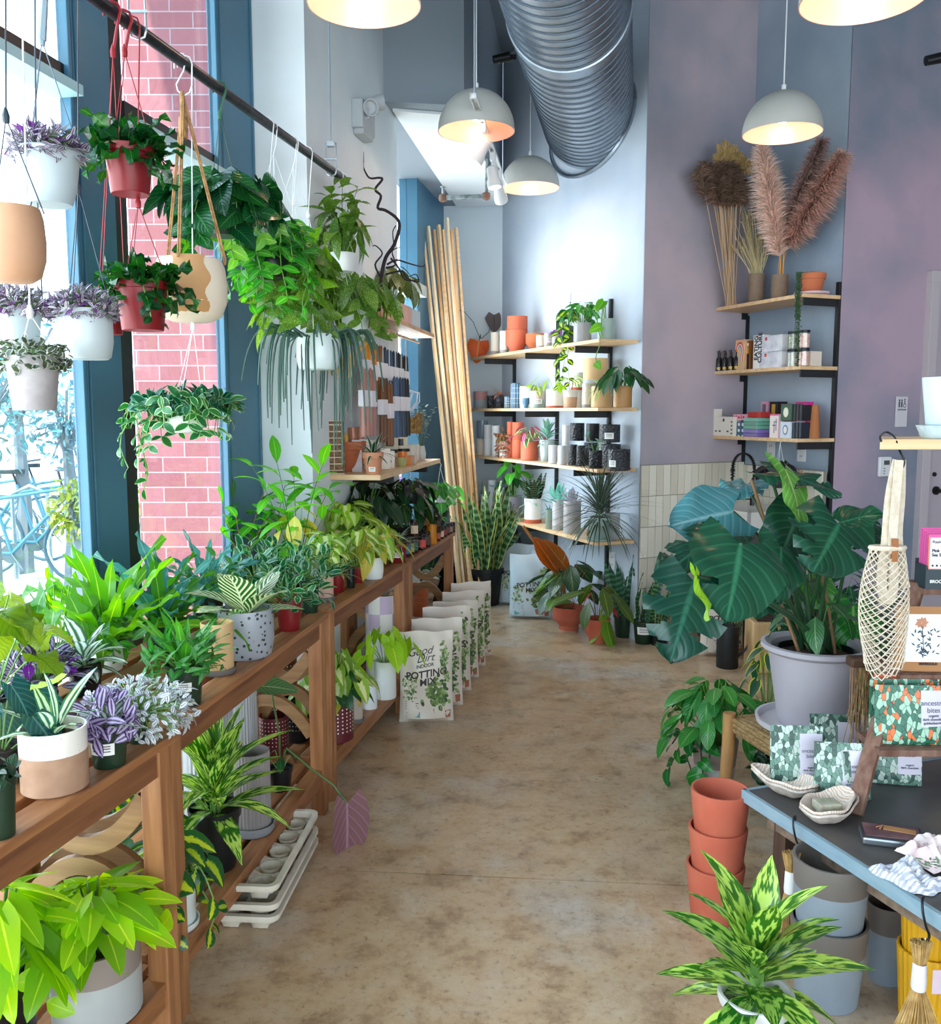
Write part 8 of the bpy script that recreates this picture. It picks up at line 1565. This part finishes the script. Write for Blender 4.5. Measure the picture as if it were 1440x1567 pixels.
# ================================================================ SEEN THROUGH THE WINDOWS
blue_l = LM('#4f7f8c', '#86a9b0', 'rib', .5, .2); yg = LM('#71882a', '#9cab48', 'rib', .5, .3)
def tree(px, d, z0, R_, n, lm, label, cat='tree', L_=.22, trunk=True, nm='tree'):
    p = atd(px, 630, d); t = T(nm, label, cat, (p.x, p.y, -.04)); g = random.Random(int(px*7+d)); ml, ms = MB(), MB()
    for i in range(n):
        a, u_ = g.uniform(0, 6.28), g.uniform(-1, 1); rr = R_*g.random()**.4; s_ = sqrt(1-u_*u_); P = V((cos(a)*s_*rr, sin(a)*s_*rr, z0+R_*1.2+u_*rr*1.2)); D = V((g.uniform(-1, 1), g.uniform(-1, 1), g.uniform(-1, .5))); ml.leaf(P, D, (g.uniform(-1, 1), g.uniform(-1, 1), 1), L_*g.uniform(.6, 1.2), L_*.45, 'oval', .2, .15, 3, g.random())
        if i % 12 == 0: ms.tube([V((0, 0, z0+.1)), P*.5+V((0, 0, z0*.5+.2)), P], .012, 4)
    if trunk: ms.tube([(0, 0, 0), (.03, 0, z0*.5), (0, 0, z0+R_)], [.09, .07, .04], 8)
    ml.build('foliage', lm, t); ms.build('trunk', M('#6f7f88', .9), t)
tree(25, 8.6, 1.3, .55, 420, blue_l, 'bluish loose tree beyond the parked bicycles', L_=.09); tree(-30, 7.0, 1.0, .5, 260, blue_l, 'bluish tree at the left edge seen through the glass', L_=.10)
tree(106, 7.2, .5, .22, 420, yg, 'yellow-green shrub beside the first teal post', 'shrub', .07, nm='shrub'); tree(100, 7.6, 1.05, .30, 260, blue_l, 'pale blue-green young tree above the yellow shrub', L_=.08)
tree(205, 6.2, .3, .4, 260, yg, 'yellow-green hedge seen in the slit beside the brick column', 'shrub', .07, nm='shrub')
def bike(px, py, d, rz, label, s=1.0):
    p = atd(px, py, d); t = T('bicycle', label, 'bicycle', (p.x, p.y, -.04), rz); fr = M('#3f7f96', .4); tyre = M('#3a5f70', .7); rm = M('#b4c6cc', .3, .6)
    for x in (-.52, .52):
        b = MB(); c = V((x, 0, .34)); 
        for R_, r_, in ((.33, .016),): b.tube([c+V((cos(a*pi/16)*R_, 0, sin(a*pi/16)*R_)) for a in range(33)], r_, 6)
        w_ = b.build('wheel', tyre, t); b = MB(); b.tube([c+V((cos(a*pi/16)*.305, 0, sin(a*pi/16)*.305)) for a in range(33)], .008, 5)
        for a in range(14): b.tube([c, c+V((cos(a*pi/7), 0, sin(a*pi/7)))*.3], .0016, 3)
        b.tube([c-V((0, .05, 0)), c+V((0, .05, 0))], .02, 8); b.build('spokes', rm, w_)
    b = MB(); bb, st2, hd, rw, fw = V((-.08, 0, .30)), V((-.22, 0, .86)), V((.36, 0, .86)), V((-.52, 0, .34)), V((.52, 0, .34))
    for a, c in ((bb, st2), (bb, hd-V((0, 0, .1))), (st2-V((-.02, 0, .08)), hd), (bb, rw), (rw, st2-V((0, 0, .06))), (hd, fw)): b.tube([a, c], .016, 8)
    b.build('frame', fr, t); b = MB(); b.tube([hd, hd+V((-.03, 0, .16))], .013, 6); b.tube([hd+V((.06, -.24, .18)), hd+V((-.03, -.1, .17)), hd+V((-.03, .1, .17)), hd+V((.06, .24, .18))], .012, 6); b.build('handlebar', M('#2c4450', .5), t)
    b = MB(); b.tube([st2, st2+V((-.03, 0, .1))], .012, 6); b.box(st2+V((-.04, 0, .12)), (.24, .12, .04)); b.build('saddle', M('#22343e', .5), t, bevel=.015); b = MB(); b.lathe([(.09, -.006), (.09, .006)], 20, bb, R=Matrix.Rotation(pi/2, 3, 'X')); b.tube([bb+V((0, -.02, 0)), bb+V((.1, -.08, -.14)), bb+V((.1, -.16, -.14))], .008, 5); b.tube([bb+V((0, .02, 0)), bb+V((-.1, .08, .14)), bb+V((-.1, .16, .14))], .008, 5); b.build('crank', M('#5a6f78', .4, .5), t)
bike(22, 640, 7.9, .25, 'nearest blue-grey bicycle parked outside the window'); bike(60, 640, 8.6, .35, 'second parked bicycle, behind the nearest one'); bike(-20, 640, 9.2, .2, 'third parked bicycle at the left edge'); bike(80, 640, 9.6, .5, 'farthest parked bicycle, by the yellow-green shrub')
b = MB(); p = atd(30, 640, 8.3); 
for i in range(5): b.tube([(-1.1+.5*i, 0, -.04), (-1.1+.5*i, 0, .75), (-.95+.5*i, 0, .82), (-.8+.5*i, 0, .75), (-.8+.5*i, 0, -.04)], .02, 6)
tag(b.build('bicycle_rack', M('#7f9aa6', .4, .5), loc=(p.x, p.y, 0), rz=.25), 'row of metal hoops the bicycles are parked at', 'bicycle rack')
tree(668, 9.2, .9, .5, 500, LM('#3f8a4a', '#8ac07a', 'rib', .5, .4), 'green bush outside the recess window', 'shrub', .10, nm='shrub')
p = atd(648, 735, 8.9); t = T('lilac_bush', 'lilac flowers blooming outside the recess window', 'shrub', (p.x, p.y, -.04)); b = MB(); g = random.Random(3)
for i in range(420): c = V((g.gauss(0, .16), g.gauss(0, .15), p.z+.04+g.gauss(0, .13))); b.leaf(c, (g.uniform(-1, 1), g.uniform(-1, 1), g.uniform(-1, 1)), (g.uniform(-1, 1), -1, .5), .05, .04, 'round', .1, .1, 3, g.random())
b.build('blossoms', LM('#8a5ad0', '#c9a9f0', 'rib', .5, .4), t); b = MB(); 
for i in range(10): b.tube([(g.uniform(-.05, .05), 0, 0), (g.uniform(-.2, .2), g.uniform(-.1, .1), p.z)], .01, 4)
b.build('branches', M('#5a4a3a', .9), t)

# small plants hung under the shelves
def undershelf(P, drop, label, fol, mats, r=.045, h=.06, wire=wirew):
    t = plant(label, V((P.x, P.y, P.z-drop)), ('tap', r, h, mats), fol, name='hanging_planter', cat='hanging plant'); b = MB()
    for i in range(3): a = i*2.09; b.tube([(cos(a)*r, sin(a)*r, h*.95), (0, 0, drop-.03)], .0014, 4)
    b.tube([(0, 0, drop-.03), (.008, 0, drop-.012), (0, 0, drop-.001)], .0022, 5); b.build('hanger_strings', wire, t); return t
undershelf(lsp(.62, -.004, 1.174), .17, 'dark purple-black plant hanging from the front of the wall shelf', [dict(k='stalks', leaf=LM('#141a16', '#2c3a2c', 'rib', .3, .05), n=26, L=.10, W=.05, H=.09, R=.12, shape='lance', droop=.4)], blackm)
undershelf(lsp(LL-.03, -.004, 1.174), .25, 'green plant in a white hanger at the far corner of the wall shelf', [dict(k='stalks', leaf=L_mid, n=22, L=.09, W=.06, H=.07, R=.12, shape='heart', droop=.4)], whitep)
q = atl(1197, 600, WB[0]-.30*1.0787, WB[1]); q.z = LVB[2]-.003
undershelf(q, .30, 'black-leaved plant in a white hanger below the right shelving, above the monstera', [dict(k='stalks', leaf=LM('#1c1420', '#4a3a4a', 'rib', .3, .05), n=30, L=.10, W=.055, H=.12, R=.14, shape='oval', droop=.5)], M('#2a2a2c', .5))

# ---- leaves rest against walls and glass instead of passing through them
def keep_inside():
    for o in bpy.data.objects:
        if o.type != 'MESH' or o.get('kind') == 'structure': continue
        r = o; 
        while r.parent: r = r.parent
        nm = r.name.split('.')[0]
        if not (nm.startswith('potted') or nm.startswith('hanging') or nm in ('dried_eucalyptus', 'curly_willow')) or nm == 'potted_monstera': continue
        if abs(r.rotation_euler.z) > 1e-6: continue
        off = V(r.location)+(V(o.location) if o.parent else V((0, 0, 0))); me = o.data; n = len(me.vertices); co = [0.0]*(3*n); me.vertices.foreach_get('co', co); ch = False
        for i in range(n):
            x = co[3*i]+off.x; y = co[3*i+1]+off.y; lim = (-1.7185+.185*y if (y < 4.12 or y > 5.6) else -1.477+.185*y)+.012
            if x < lim: co[3*i] = lim-off.x+.02*((lim-x)/(1+lim-x)); ch = True; x = lim
            c_ = 3.45 if x < 1.1 else 4.45
            e_ = x+.404*y-c_+.012
            if e_ > 0 and y > 5.2: co[3*i] -= e_*.86; co[3*i+1] -= e_*.35; ch = True
        if ch: me.vertices.foreach_set('co', co); me.update()
keep_inside()
